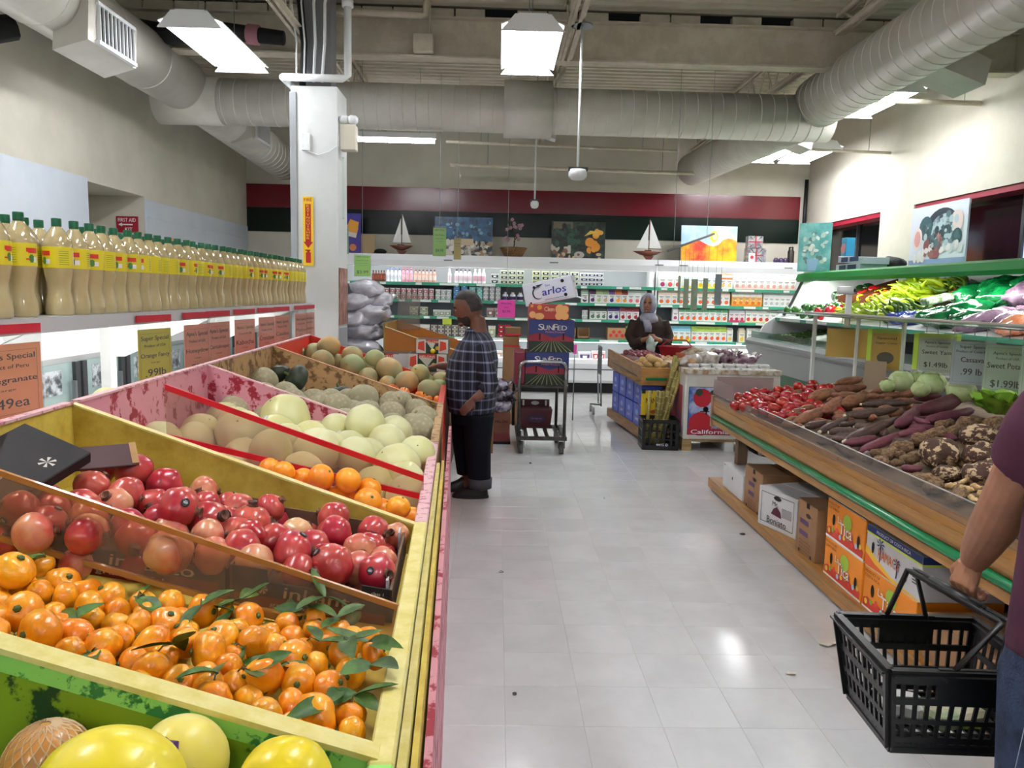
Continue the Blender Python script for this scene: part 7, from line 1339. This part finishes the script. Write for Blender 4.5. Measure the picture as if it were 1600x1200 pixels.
# ---------------------------------------------------------------- beyond the fruit stand: melon boxes, slanted bin, grey bags
single('display_table',MB().box(-1.35,-.42,6.95,7.75,.0,.9),mat('table_dark','#4d3527',.8,col2='#3c2a20',scale=4),'dark display table carrying the watermelon boxes','table')
wg=mat('melon_box_green','#22412f',.5); 
def wmbox(x0,x1,y,z0,h,label,white_end=False):
    o=single('melon_box',MB().bbox(x0,x1,y,y+.3,z0,z0+h,.003),wg,label,'box'); w=x1-x0; F=fwd('front',((x0+x1)/2,y-.002,z0+h/2)); face(o,F,lambda l:l.rect(-w/2,-w/2+.09,-h/2,h/2).rect(w/2-.09,w/2,-h/2,h/2),'#dcd9d2'); face(o,F,lambda l:[l.add([(s*(w/2-.08),-h*.35,.001),(s*(w/2-.015),-h*.2,.001),(s*(w/2-.02),h*.3,.001),(s*(w/2-.075),h*.4,.001)],[(0,1,2,3) if s>0 else (3,2,1,0)]) for s in (-1,1)] and None,'#d8492f'); face(o,F,lambda l:l.rect(-w/2+.1,w/2-.1,h*.22,h*.5,.001),'#c63a28'); face(o,F,lambda l:l.add([(-w/2+.1,h*.3,.0015),(0,-h*.25,.0015),(w/2-.12,h*.25,.0015)],[(0,1,2)]),'#cfd3c4'); face(o,F,lambda l:l.disc(w*.16,-h*.12,.018,.002),'#dcb32c'); face(o,F,lambda l:l.text('MELONS',-.0,h*.34,w*.4,h*.14,.002),'#f0e9df','lettering'); part('inside',MB().rect(x0+.01,x1-.01,y+.01,y+.29,z0+h+.001),cdark,o); return o
o=wmbox(-1.16,-.84,7.3,.905,.15,'watermelon print box at the left on the dark table'); face(o,fwd('front',(-.93,7.296,.98)),lambda l:l.rect(-.05,.08,-.06,.07,.001),'#d5d5d6'); wmbox(-.83,-.47,7.2,.905,.16,'watermelon print box at the right on the dark table'); wmbox(-.76,-.46,7.26,1.068,.13,'watermelon print box stacked on the right one')
single('yellow_fruit',MB().ball((-.62,7.18,1.075),.03,8) if 0 else MB().ball((-.6,7.23,1.09),.025,8),ymel,'tiny yellow fruit between the watermelon boxes','fruit',smooth=True)
och=mat('ochre_board','#a8651c',.5); ochp=mat('ochre_bed','#9b7a35',.5,col2='#8a6a2a',scale=8)
t=thing('slanted_bin','ochre slanted display bin behind the watermelon boxes','display stand',(-.85,8.8,0))
part('side_board',MB().prism([(-1.2,.3),(-1.2,1.26),(-.82,1.13),(-.36,1.0),(-.36,.3)],8.28,8.3,'y'),och,t); part('side_board',MB().prism([(-1.2,.3),(-1.2,1.3),(-.36,1.04),(-.36,.3)],9.3,9.32,'y'),och,t)
part('bed',MB().add([(-1.2,8.3,1.16),(-.36,8.3,.92),(-.36,9.3,.92),(-1.2,9.3,1.16)],[(0,1,2,3)]),ochp,t); part('back_board',MB().box(-1.22,-1.2,8.28,9.32,.3,1.3),ochp,t); part('front_board',MB().box(-.36,-.34,8.28,9.32,.3,1.02),och,t); part('edge_trim',MB().tube([(-1.2,8.28,1.262),(-.82,8.28,1.132),(-.36,8.28,1.002)],.006,5),mat('edge_cream','#d8c9a0',.5),t); part('clear_screen',MB().box(-1.16,-.9,9.0,9.004,1.2,1.62),accl,t); part('leg',MB().box(-1.2,-1.12,8.3,8.38,0,.3).box(-.44,-.36,8.3,8.38,0,.3).box(-1.2,-1.12,9.2,9.3,0,.3).box(-.44,-.36,9.2,9.3,0,.3),och,t)
bgm=mat('grey_film_bag','#a9a9b4',.28,col2='#dcdce4',scale=6,lo=.35,hi=.7,coat=.6,bump=.9,bscale=9)
single('bag_stand',MB().box(-1.85,-1.24,8.2,8.8,0,.95),mat('dark_stand','#332a26',.8),'dark box under the stacked grey plastic bags','stand')
for i,(x,y,z,s) in enumerate(((-1.47,8.45,1.03,(.27,.24,.1)),(-1.5,8.42,1.18,(.24,.22,.1)),(-1.4,8.5,1.2,(.22,.2,.1)),(-1.55,8.4,1.34,(.2,.2,.11)),(-1.38,8.45,1.37,(.24,.2,.12)),(-1.5,8.45,1.53,(.26,.2,.1)),(-1.3,8.5,1.54,(.15,.18,.1)),(-1.42,8.45,1.67,(.2,.18,.09)))): bag(x,y,z,s,bgm,'grey film bag in the stack beside the pillar, '+nth(i)+' from the bottom',120+i,'grey film bags by the pillar',rz=R.uniform(0,6))
o=single('brown_melon',MB().ball((-1.62,8.1,.99),.09,10,(1.2,1,.8)),mat('brown_fruit','#4a2f22',.5),'dark brown fruit in front of the lowest grey bag','fruit',smooth=True); part('leafy_stub',MB().tube([(-1.62,8.02,1.03),(-1.62,8.0,1.06)],.01,5),calx,o)
o=single('poster',MB().box(-1.555,-1.55,7.62,8.02,1.3,1.86),mat('pillar_poster','#6b2b2a',.4,col2='#b58a72',scale=9,lo=.4,hi=.62,stretch=(1,3,1)),'narrow food photo poster on the right side of the pillar','poster'); o=single('paper_pocket',MB().box(-1.555,-1.55,7.64,8.0,.85,1.27),mat('pocket_grey','#a9adb3',.4),'clear grey sheet below the food photo on the pillar','sign')
# ---------------------------------------------------------------- people
skin=mat('skin_brown','#9a6a52',.5,col2='#8d5f49',scale=6); skind=mat('skin_deep','#6f4535',.5,col2='#643d2e',scale=6); hairm=mat('hair_black','#15120f',.6,col2='#2a2522',scale=30); eyew=mat('eye_white','#d9d4cc',.3); eyed=mat('eye_dark','#120c0a',.2); lipm=mat('lip','#6e3a34',.5)
def plaid():
    m=mat('plaid_shirt','#12142a',.85); nt=m.node_tree; N=nt.nodes; L=nt.links; b=N['Principled BSDF']; tc=N.new('ShaderNodeTexCoord'); sx=N.new('ShaderNodeSeparateXYZ'); L.new(tc.outputs['Object'],sx.inputs[0])
    def stripe(val,f,w):
        a=N.new('ShaderNodeMath'); a.operation='MULTIPLY'; a.inputs[1].default_value=f; L.new(val,a.inputs[0]); c=N.new('ShaderNodeMath'); c.operation='FRACT'; L.new(a.outputs[0],c.inputs[0]); d=N.new('ShaderNodeMath'); d.operation='SUBTRACT'; d.inputs[1].default_value=.5; L.new(c.outputs[0],d.inputs[0]); e=N.new('ShaderNodeMath'); e.operation='ABSOLUTE'; L.new(d.outputs[0],e.inputs[0]); g=N.new('ShaderNodeMapRange'); g.inputs[1].default_value=w; g.inputs[2].default_value=w*.6; L.new(e.outputs[0],g.inputs[0]); return g.outputs[0]
    def add(a,b_,op='ADD'):
        q=N.new('ShaderNodeMath'); q.operation=op; L.new(a,q.inputs[0]); L.new(b_,q.inputs[1]); return q.outputs[0]
    at=N.new('ShaderNodeMath'); at.operation='ARCTAN2'; L.new(sx.outputs['Y'],at.inputs[0]); L.new(sx.outputs['X'],at.inputs[1]); ms=N.new('ShaderNodeMath'); ms.operation='MULTIPLY'; ms.inputs[1].default_value=.23; L.new(at.outputs[0],ms.inputs[0]); xy=ms.outputs[0]
    t=add(add(stripe(sx.outputs['Z'],13,.13),stripe(xy,13,.13)),add(stripe(sx.outputs['Z'],13,.03),stripe(xy,26,.05)))
    r=N.new('ShaderNodeValToRGB'); r.color_ramp.elements[0].color=lin('#0a0c1c'); r.color_ramp.elements[1].color=lin('#8f93a6'); e=r.color_ramp.elements.new(.35); e.color=lin('#4a4e66'); s=N.new('ShaderNodeMath'); s.operation='MULTIPLY'; s.inputs[1].default_value=.33; L.new(t,s.inputs[0]); L.new(s.outputs[0],r.inputs[0]); L.new(r.outputs[0],b.inputs['Base Color']); return m
def body_part(name,mb,vox,m_,parent,label=None,smooth=5):
    I=wm(parent).inverted(); mb.v=[I@Vector(v) for v in mb.v]
    o=link(name,remeshed(mb,vox,smooth),m_,parent)
    if label: o['label']=label
    return o
def head_parts(t,c,r,yaw,pitch,skin_,hair='short',beard=False,hood=None):
    # head ball looking along +x before turning; returns head mesh builder (to be fused with the body) and adds hair, eyes, beard
    M=Matrix.Translation(c)@Matrix.Rotation(yaw,4,'Z')@Matrix.Rotation(pitch,4,'Y')
    def hf(p):
        d=1
        if p.z<0: d-=.10*abs(p.z)*(1-p.x)*.5; d-=.12*p.y*p.y*abs(p.z)
        return d
    h=MB(M); sc=(.96,.76,1.18); h.ball((0,0,0),r,14,sc,hf)
    h.loft([ell((r*.93,0,r*.2),.008,.014,8,(0,1,0),(0,0,1)),ell((r*1.1,0,-.12*r),.016,.018,8,(0,1,0),(0,0,1)),ell((r*.92,0,-.22*r),.014,.01,8,(0,1,0),(0,0,1))])
    for s in (-1,1): h.ball((-.02*r,s*r*.74,.0),r*.24,6,(.6,.3,1.1))
    h.ball((r*.7,0,-r*.85),r*.3,6,(1,1.2,.7))
    e=MB(M); 
    for s in (-1,1): e.ball((r*.8,s*r*.3,r*.12),r*.1,6,(.7,1,.6))
    part('eyes',e,eyew,t,True); e=MB(M)
    for s in (-1,1): e.ball((r*.845,s*r*.3,r*.12),r*.065,6,(.6,1,1))
    part('pupils',e,eyed,t,True); e=MB(M)
    for s in (-1,1): e.tube([(r*.9,s*r*.13,r*.3),(r*.9,s*r*.3,r*.36),(r*.78,s*r*.48,r*.3)],.006,5)
    part('eyebrows',e,hairm,t,True); part('lips',MB(M).tube([(r*.86,-r*.22,-r*.52),(r*.94,0,-r*.5),(r*.86,r*.22,-r*.52)],.008,6),lipm,t,True)
    if hair=='short': part('hair',MB(M).ball((-.04*r,0,.05*r),r,16,sc,lambda p:hf(p)*(.9+.155*min(1,max(0,.5+4*max(p.z-.5-.2*max(0,p.x),min(-.02-p.x,p.z+.38)))))),hairm,t,True)
    if beard: part('beard',MB(M).ball((.02*r,0,-.02*r),r,16,(sc[0],sc[1]*1.02,sc[2]*1.06),lambda p:hf(p)*(.88+.16*min(1,max(0,.5+4*max(min(-.4-p.z,p.x-.1),min(p.x-.72,-.28-p.z)))))),hairm,t,True)
    return h
def arm(mb,pts,rs,n=12): mb.tube(pts,rs,n); return mb
def fist(mb,wrist,palmdir,gripdir,side,l=.085,grip=None,curl=1.0,spread=.0195,fr=.0088):
    # palm from the wrist along palmdir, four fingers set out along gripdir and curling towards side, thumb opposite
    d=Vector(palmdir).normalized(); g=Vector(gripdir).normalized(); s=Vector(side).normalized(); w=Vector(wrist); rings=[]
    for k,(u,a,b) in enumerate(((-.02,.027,.021),(.02,.034,.02),(l*.6,.041,.019),(l,.04,.015))): rings.append(ell(w+d*u,a,b,12,g,s))
    mb.loft(rings)
    for i in range(4):
        b=w+d*(l-.008)+g*spread*(i-1.5); L_=(.036,.041,.039,.031)[i]; p=[b-d*.012,b]; dr=d.copy(); q=b
        for k,(seg,ang) in enumerate(((L_,.75*curl),(L_*.75,1.25*curl),(L_*.6,1.0*curl))):
            ax=dr.cross(s); dr=(Matrix.Rotation(ang,3,d.cross(s).normalized())@dr); q=q+dr*seg; p.append(q)
        mb.tube(p,[fr,fr*1.05,fr,fr*.95,fr*.75],8)
    b=w+d*.02-g*.03; p1=b-g*.025+s*.012+d*.025; p2=p1+s*.022+d*.022+g*.008; p3=p2+s*.012+d*.006+g*.024
    mb.tube([b,p1,p2,p3],[.014,.0115,.01,.008],8); return mb
# --- the man in the plaid shirt, facing left over the melons
t=thing('person','heavyset bearded man in a navy plaid shirt looking down at melons','person',(-.2,6.18,0))
HC=Vector((-.235,6.18,1.52)); bd=MB()
h=head_parts(t,HC,.118,pi,.32,skind,'short',True); bd.add(h.v,h.f)
bd.loft([ell((-.17,6.18,1.46),.07,.065),ell((-.15,6.18,1.36),.068,.066),ell((-.14,6.18,1.27),.09,.1)])
bd.loft([ell((-.15,6.18,1.3),.07,.12),ell((-.16,6.18,1.2),.12,.2),ell((-.19,6.18,1.05),.16,.21),ell((-.19,6.18,.85),.15,.17),ell((-.18,6.18,.72),.12,.14)])
for y,x in ((6.07,-.13),(6.29,-.25)): bd.tube([(x,y,.69),(x,y,.45),(x+.03,y,.1)],[.07,.065,.045],12); bd.loft([ell((x+.04,y,.1),.04,.04),ell((x-.02,y,.05),.09,.042),ell((x-.04,y,.012),.11,.045)])
arm(bd,[(-.12,5.97,1.2),(-.07,5.92,1.06),(-.04,5.9,.94),(-.1,5.87,.88),(-.165,5.86,.835)],[.06,.055,.048,.042,.032])
arm(bd,[(-.2,6.38,1.2),(-.28,6.44,1.08),(-.36,6.46,1.02),(-.43,6.44,1.03),(-.49,6.4,1.035)],[.06,.055,.046,.04,.03])
fist(bd,(-.175,5.86,.825),(-.62,0,-.78),(-.6,-.3,.5),(-.2,.9,-.3),.085,curl=.35)
fist(bd,(-.5,6.395,1.035),(-.95,-.2,-.25),(.15,-.95,.1),(0,0,-1),.08,curl=.35)
body_part('body',bd,.0085,skind,t,None,4)
sh=MB(); sh.loft([ell((-.15,6.18,1.335),.085,.085,20),ell((-.15,6.18,1.3),.105,.17,20),ell((-.16,6.18,1.24),.15,.245,20),ell((-.185,6.18,1.12),.2,.262,20),ell((-.2,6.18,.98),.21,.25,20),ell((-.2,6.18,.84),.208,.24,20),ell((-.195,6.18,.69),.19,.222,20),ell((-.195,6.18,.68),.17,.2,20)])
arm(sh,[(-.14,6.0,1.22),(-.085,5.93,1.07),(-.045,5.9,.945),(-.075,5.885,.905),(-.11,5.875,.88)],[.085,.078,.07,.064,.058]); arm(sh,[(-.2,6.36,1.22),(-.28,6.44,1.08),(-.36,6.46,1.02),(-.42,6.445,1.028)],[.085,.075,.066,.056])
for s in (-1,1): sh.loft([ell((-.2,6.18+s*.03,1.36),.05,.03,8),ell((-.22,6.18+s*.05,1.31),.05,.03,8)])
body_part('shirt',sh,.011,plaid(),t,'navy shirt with a pale plaid check',3)
jn=mat('dark_jeans','#080a12',.9,col2='#0c0f18',scale=6,spec=.2); tr=MB(); tr.loft([ell((-.18,6.18,.8),.18,.21,16),ell((-.185,6.18,.68),.178,.208,16),ell((-.19,6.18,.6),.16,.19,16)])
tr.tube([(-.135,6.07,.68),(-.135,6.07,.42),(-.115,6.07,.11),(-.115,6.07,.09)],[.125,.105,.09,.088],16); tr.tube([(-.25,6.29,.68),(-.255,6.29,.42),(-.24,6.29,.16),(-.24,6.29,.14)],[.12,.1,.075,.072],16); body_part('trousers',tr,.011,jn,t,None,3)
part('trouser_cuff',MB().tube([(-.115,6.07,.085),(-.115,6.07,.165)],[.097,.1],18),mat('cuff_grey','#3d4046',.85,bump=.3,bscale=200),t,True,label='grey turned up cuff')
def shoe(x,y,yaw=0,l=.29):
    M=Matrix.Translation((x,y,0))@Matrix.Rotation(yaw,4,'Z'); m=MB(M); m.loft([ell((-.02,0,.003),l/2,.052,16),ell((-.02,0,.03),l/2*.99,.05,16),ell((.0,0,.06),l/2*.82,.046,16),ell((.04,0,.09),l/2*.5,.042,16),ell((.055,0,.115),.05,.04,16)]); o=part('shoe',m,mat('shoe_black','#0d0d0e',.5),t,True); part('sole',MB(M).loft([ell((-.02,0,.0),l/2*1.02,.054,16),ell((-.02,0,.02),l/2*1.03,.055,16)]),mat('sole_dark','#1a1a1b',.7),o); part('laces',MB(M).tube([(-.05,-.02,.075),(-.07,.02,.065)],.004,4).tube([(-.03,.02,.085),(-.05,-.02,.075)],.004,4),dgrey,o)
shoe(-.17,6.07); shoe(-.28,6.29,.2,.27)
# --- the woman in the headscarf
t=thing('person','woman in grey headscarf and dark brown coat holding a green bag','person',(2.1,10.6,0)); bd=MB(); Y=10.6
h=head_parts(t,Vector((2.075,Y-.02,1.535)),.108,-pi/2-.35,.08,skin,None); bd.add(h.v,h.f); bd.loft([ell((2.08,Y,1.46),.055,.055),ell((2.09,Y,1.33),.06,.06)])
bd.loft([ell((2.1,Y,1.36),.13,.07),ell((2.1,Y,1.22),.19,.11),ell((2.1,Y,.9),.17,.12),ell((2.1,Y,.75),.19,.13)])
for s in (-1,1):
    bd.tube([(2.1+s*.09,Y,.8),(2.1+s*.09,Y,.45),(2.1+s*.09,Y+.02,.1)],[.1,.07,.045],12); bd.loft([ell((2.1+s*.09,Y,.09),.04,.05),ell((2.1+s*.09,Y-.05,.04),.042,.1),ell((2.1+s*.09,Y-.06,.012),.045,.12)])
    arm(bd,[(2.1+s*.2,Y,1.3),(2.1+s*.26,Y-.03,1.1),(2.1+s*.23,Y-.12,1.0),(2.1+s*.1,Y-.2,1.06),(2.1+s*.055,Y-.22,1.08)],[.055,.05,.043,.034,.027]); fist(bd,(2.1+s*.05,Y-.22,1.085),(-s*.7,-.3,.25),(0,.2,1),(-s*.3,.9,-.2),.06,curl=.8)
body_part('body',bd,.008,skin,t,None,4)
ct=MB(); ct.loft([ell((2.1,Y,1.42),.075,.075,18),ell((2.1,Y,1.36),.16,.1,18),ell((2.1,Y,1.24),.235,.145,18),ell((2.1,Y,1.0),.22,.16,18),ell((2.1,Y,.75),.25,.18,18),ell((2.1,Y,.55),.26,.19,18)])
for s in (-1,1): arm(ct,[(2.1+s*.19,Y,1.3),(2.1+s*.265,Y-.03,1.1),(2.1+s*.235,Y-.12,1.0),(2.1+s*.13,Y-.185,1.045)],[.085,.08,.07,.055])
coat=mat('brown_coat','#33241c',.85,col2='#291d17',scale=8); body_part('coat',ct,.013,coat,t,None,3); part('skirt',MB().loft([ell((2.1,Y,.58),.24,.17,18),ell((2.1,Y,.12),.23,.17,18)]),mat('skirt_dark','#15131a',.9),t,True)
hj=mat('grey_scarf','#a3a4b3',.85,col2='#7f8194',scale=9,bump=.3,bscale=30); M=Matrix.Translation((2.075,Y-.0,1.535))@Matrix.Rotation(-pi/2-.35,4,'Z')
hb=MB(M); 
def hood(p):
    q=math.hypot(p.y*1.25,(p.z+.12)*.8) if p.x>0 else 9
    return .8 if q<.62 else 1.0
hb.ball((-.012,0,.0),.138,16,(.95,.86,1.16),hood); part('headscarf',hb,hj,t,True)
sc_=MB(); sc_.loft([ell((2.08,Y-.02,1.42),.085,.1,18),ell((2.08,Y-.035,1.37),.125,.125,18),ell((2.09,Y-.03,1.31),.14,.125,18),ell((2.09,Y-.02,1.27),.1,.1,18)]); sc_.loft([ell((2.03,Y-.14,1.33),.05,.025,10),ell((2.05,Y-.165,1.24),.055,.02,10),ell((2.06,Y-.165,1.16),.045,.015,10)]); part('scarf_fold',sc_,hj,t,True)
for s in (-1,1): part('shoe',MB().loft([ell((2.1+s*.09,Y-.05,.0),.05,.13,14),ell((2.1+s*.09,Y-.04,.05),.05,.12,14),ell((2.1+s*.09,Y,.1),.045,.05,14)]),mat('shoe_black','#0d0d0e'),t,True)
bag(2.08,10.33,.98,(.06,.05,.13),mat('bag_pale_green','#7f9a90',.3,col2='#b5c4bc',scale=9,coat=.5,bump=.5),'pale green plastic bag held by the woman',150,None)
# --- the shopper at the right edge with the basket
t=thing('person','shopper in a maroon shirt and jeans carrying a black basket','person',(1.48,1.76,0)); bd=MB(); X,Y=1.48,1.76
h=head_parts(t,Vector((X,Y+.02,1.63)),.115,pi/2+.2,.1,skin,'short'); bd.add(h.v,h.f); bd.loft([ell((X,Y,1.55),.062,.06),ell((X,Y,1.4),.065,.07)])
bd.loft([ell((X,Y,1.44),.1,.07),ell((X,Y,1.36),.18,.1),ell((X,Y,1.1),.17,.12),ell((X,Y,.85),.165,.125)])
for s in (-1,1): bd.tube([(X+s*.095,Y,.85),(X+s*.095,Y+.02,.47),(X+s*.095,Y,.1)],[.1,.075,.05],12); bd.loft([ell((X+s*.095,Y,.09),.045,.05),ell((X+s*.095,Y+.05,.04),.045,.11),ell((X+s*.095,Y+.06,.012),.047,.13)])
WR=(1.395,2.125,.91)
fa=MB(); arm(fa,[(1.31,1.8,1.33),(1.325,1.87,1.23),(1.345,1.94,1.14),(1.365,2.01,1.05),(1.385,2.085,.965),WR],[.062,.062,.06,.06,.05,.038],18); arm(bd,[(1.3,1.77,1.38),(1.32,1.82,1.28)],[.06,.056],16)
arm(bd,[(1.66,1.76,1.38),(1.69,1.75,1.15),(1.68,1.78,.98),(1.68,1.83,.86)],[.058,.05,.042,.032],14); fist(bd,(1.68,1.84,.85),(0,.15,-1),(0,1,.1),(-1,0,0),.085,curl=.5)
G0,G1=Vector((1.30,2.255,.825)),Vector((1.395,1.985,.79)); gd=(G1-G0).normalized()
fist(fa,WR,(-.3,.05,-.95),gd,(.62,.12,-.75),.088,curl=1.0,spread=.0225,fr=.0098)
olive=mat('skin_olive','#a5755a',.5,col2='#97694f',scale=9,bump=.06,bscale=60); body_part('body',bd,.01,olive,t,None,3); body_part('forearm',fa,.0032,olive,t,'bare forearm and hand gripping the basket',3)
mar=mat('maroon_shirt','#4a1c33',.85,col2='#421830',scale=10,bump=.25,bscale=25); sh=MB(); sh.loft([ell((X,Y,1.47),.08,.075,20),ell((X,Y,1.43),.13,.09,20),ell((X,Y,1.36),.205,.12,20),ell((X,Y,1.1),.2,.14,20),ell((X,Y,.9),.205,.15,20),ell((X,Y,.80),.208,.155,20),ell((X,Y,.79),.19,.14,20)])
arm(sh,[(1.34,1.77,1.41),(1.315,1.79,1.35),(1.318,1.835,1.27),(1.32,1.845,1.255)],[.09,.088,.086,.082],18); arm(sh,[(1.62,1.76,1.4),(1.68,1.755,1.25),(1.682,1.755,1.235)],[.085,.08,.074],18); body_part('shirt',sh,.011,mar,t,'maroon short sleeved shirt',4)
dn=mat('blue_jeans','#1b2740',.85,col2='#2a3a58',scale=12,bump=.25,bscale=160); tr=MB(); tr.loft([ell((X,Y,.87),.2,.145,20),ell((X,Y,.75),.21,.155,20),ell((X,Y,.68),.2,.15,20)])
for s in (-1,1): tr.tube([(X+s*.1,Y,.75),(X+s*.1,Y+.015,.47),(X+s*.1,Y,.06)],[.12,.095,.08],16)
tz=body_part('trousers',tr,.012,dn,t,'blue denim jeans',3); part('stitch_line',MB().tube([(1.282,1.7,.7),(1.272,1.73,.4),(1.297,1.73,.1)],.0012,4),mat('stitch','#8a93a5',.8),t,True)
for s in (-1,1):
    o=part('shoe',MB().loft([ell((X+s*.095,Y+.05,0),.05,.14,16),ell((X+s*.095,Y+.05,.05),.05,.135,16),ell((X+s*.095,Y+.0,.11),.045,.06,16)]),mat('shoe_black','#0d0d0e'),t,True)
# --- black hand basket
bk=thing('hand_basket','black plastic shopping basket carried by the shopper','basket',(1.31,2.13,.4)); BM_=Matrix.Translation((1.305,2.125,.0))@Matrix.Rotation(-.05,4,'Z'); bl=mat('basket_black','#0c0c0d',.38)
a0,b0,a1,b1,z0,z1=.18,.145,.215,.185,.415,.655
def bp(sx,sy,f): return (sx*(a0+(a1-a0)*f),sy*(b0+(b1-b0)*f),z0+(z1-z0)*f)
def slat(mb,p,q,w,th,n): 
    p,q=Vector(p),Vector(q); d=(q-p).normalized(); n=Vector(n); s=d.cross(n).normalized()*w/2; n=n*th/2; mb.add([p+s+n,p-s+n,p-s-n,p+s-n,q+s+n,q-s+n,q-s-n,q+s-n],[(0,1,2,3),(7,6,5,4),(0,4,5,1),(1,5,6,2),(2,6,7,3),(3,7,4,0)])
rim=MB(BM_); c=[bp(-1,-1,1),bp(1,-1,1),bp(1,1,1),bp(-1,1,1)]
for i in range(4):
    p,q=c[i],c[(i+1)%4]; n=((0,-1,0),(1,0,0),(0,1,0),(-1,0,0))[i]; slat(rim,p,q,.018,.022,n); slat(rim,(Vector(p)+Vector((0,0,-.004))),(Vector(q)+Vector((0,0,-.004))),.006,.045,n)
part('rim',rim,bl,bk)
for i,(sx0,sy0,sx1,sy1,n,cnt) in enumerate(((-1,-1,1,-1,(0,-1,0),12),(1,-1,1,1,(1,0,0),10),(1,1,-1,1,(0,1,0),12),(-1,1,-1,-1,(-1,0,0),10))):
    m=MB(BM_)
    for k in range(cnt+1):
        u=k/cnt; p=Vector(bp(sx0,sy0,0)).lerp(Vector(bp(sx1,sy1,0)),u); q=Vector(bp(sx0,sy0,1)).lerp(Vector(bp(sx1,sy1,1)),u); slat(m,p,q,.03 if k in (0,cnt) else .011,.006,n)
    for f,wd in ((.0,.03),(.12,.018),(.36,.014),(.63,.02),(.92,.03)): slat(m,bp(sx0,sy0,f),bp(sx1,sy1,f),wd,.008,n)
    if i%2==0: slat(m,Vector(bp(sx0,sy0,.86)).lerp(Vector(bp(sx1,sy1,.86)),.3),Vector(bp(sx0,sy0,.86)).lerp(Vector(bp(sx1,sy1,.86)),.7),.09,.012,n)
    part('slotted_wall',m,bl,bk)
m=MB(BM_)
for k in range(12): x=-a0+2*a0*k/11; m.box(x-.007,x+.007,-b0,b0,z0-.003,z0+.003)
for k in range(9): y=-b0+2*b0*k/8; m.box(-a0,a0,y-.006,y+.006,z0-.003,z0+.003)
part('basket_floor',m,bl,bk)
for px_,q in ((-.07,Vector((-.012,0,0))),(.07,Vector((.012,0,.0)))):
    P0=BM_@Vector((px_,b1,z1-.02)); P1=BM_@Vector((px_,-b1,z1-.02)); m=MB(); m.tube([P0,G0+q+Vector((0,.02,-.0)),G0+q,G1+q,G1+q+Vector((.0,-.02,0)),P1],.009,8,flat=.8); part('bail_handle',m,bl,bk,True)
part('grip',MB().tube([G0.lerp(G1,.2),G0.lerp(G1,.8)],.017,10),bl,bk,True)
o=single('packet',MB(BM_@Matrix.Translation((.06,.0,.44))@Matrix.Rotation(.3,4,'Z')).bbox(-.09,.09,-.06,.06,-.02,.025,.012),mat('packet_cream','#bfb79d',.35,col2='#8c9a78',scale=10,coat=.4),'cream food packet lying in the black basket','packet'); part('label',MB(BM_@Matrix.Translation((.06,-.062,.44))@fwd('front',(0,0,0))).rect(-.05,.02,-.012,.016).rect(.03,.06,-.01,.01),mat('packet_green','#7fb83a',.4,col2='#c7d63f',scale=20),o)
single('packet',MB(BM_@Matrix.Translation((-.07,.04,.44))@Matrix.Rotation(-.4,4,'Z')).bbox(-.06,.06,-.05,.05,-.02,.03,.012),mat('packet_white','#d4d5d2',.3,coat=.4),'white food packet lying in the black basket','packet')
# ---------------------------------------------------------------- scraps on the floor
scr=mat('paper_scrap','#d2cdc3',.8); drk=mat('dark_scrap','#4a4642',.8)
def scrap(x,y,s,m_,label):
    q=random.Random(int(x*991+y*77)); m=MB(); pts=[(x+s*(1+q.uniform(-.4,.2))*math.cos(a*.9),y+s*.6*(1+q.uniform(-.4,.3))*math.sin(a*.9),.002+q.uniform(0,.012)) for a in range(7)]; m.add(pts+[(x,y,.014)],[(i,(i+1)%7,7) for i in range(7)]); m.add([(a,b,.001) for a,b,c in pts]+[(x,y,.001)],[((i+1)%7,i,7) for i in range(7)]); m.add([pts[0],pts[1],(pts[1][0],pts[1][1],.001),(pts[0][0],pts[0][1],.001)],[(0,1,2,3)]); single('floor_scrap',m,m_,label,'litter')
for a in ((1.62,3.5,.05,scr,'crumpled white scrap beside the wooden base of the roots stand'),(1.33,3.2,.03,scr,'pale paper scrap on the floor beside the basket'),(.38,2.35,.03,scr,'small tan scrap on the middle of the near floor'),(1.6,2.75,.03,drk,'thin dark scrap on the floor left of the basket'),(-.24,2.4,.03,scr,'torn white scrap on the floor at the pink board'),(1.75,5.2,.022,drk,'dark leaf scrap by the far base of the roots stand'),(.05,4.4,.015,drk,'tiny dark speck on the floor past the stand corner'),(.1,3.0,.008,drk,'tiny dark speck on the near floor, left part'),(.9,6.1,.012,drk,'tiny dark speck on the floor before the stock cart'),(.35,7.35,.015,drk,'tiny dark speck on the floor under the cart')): scrap(*a)
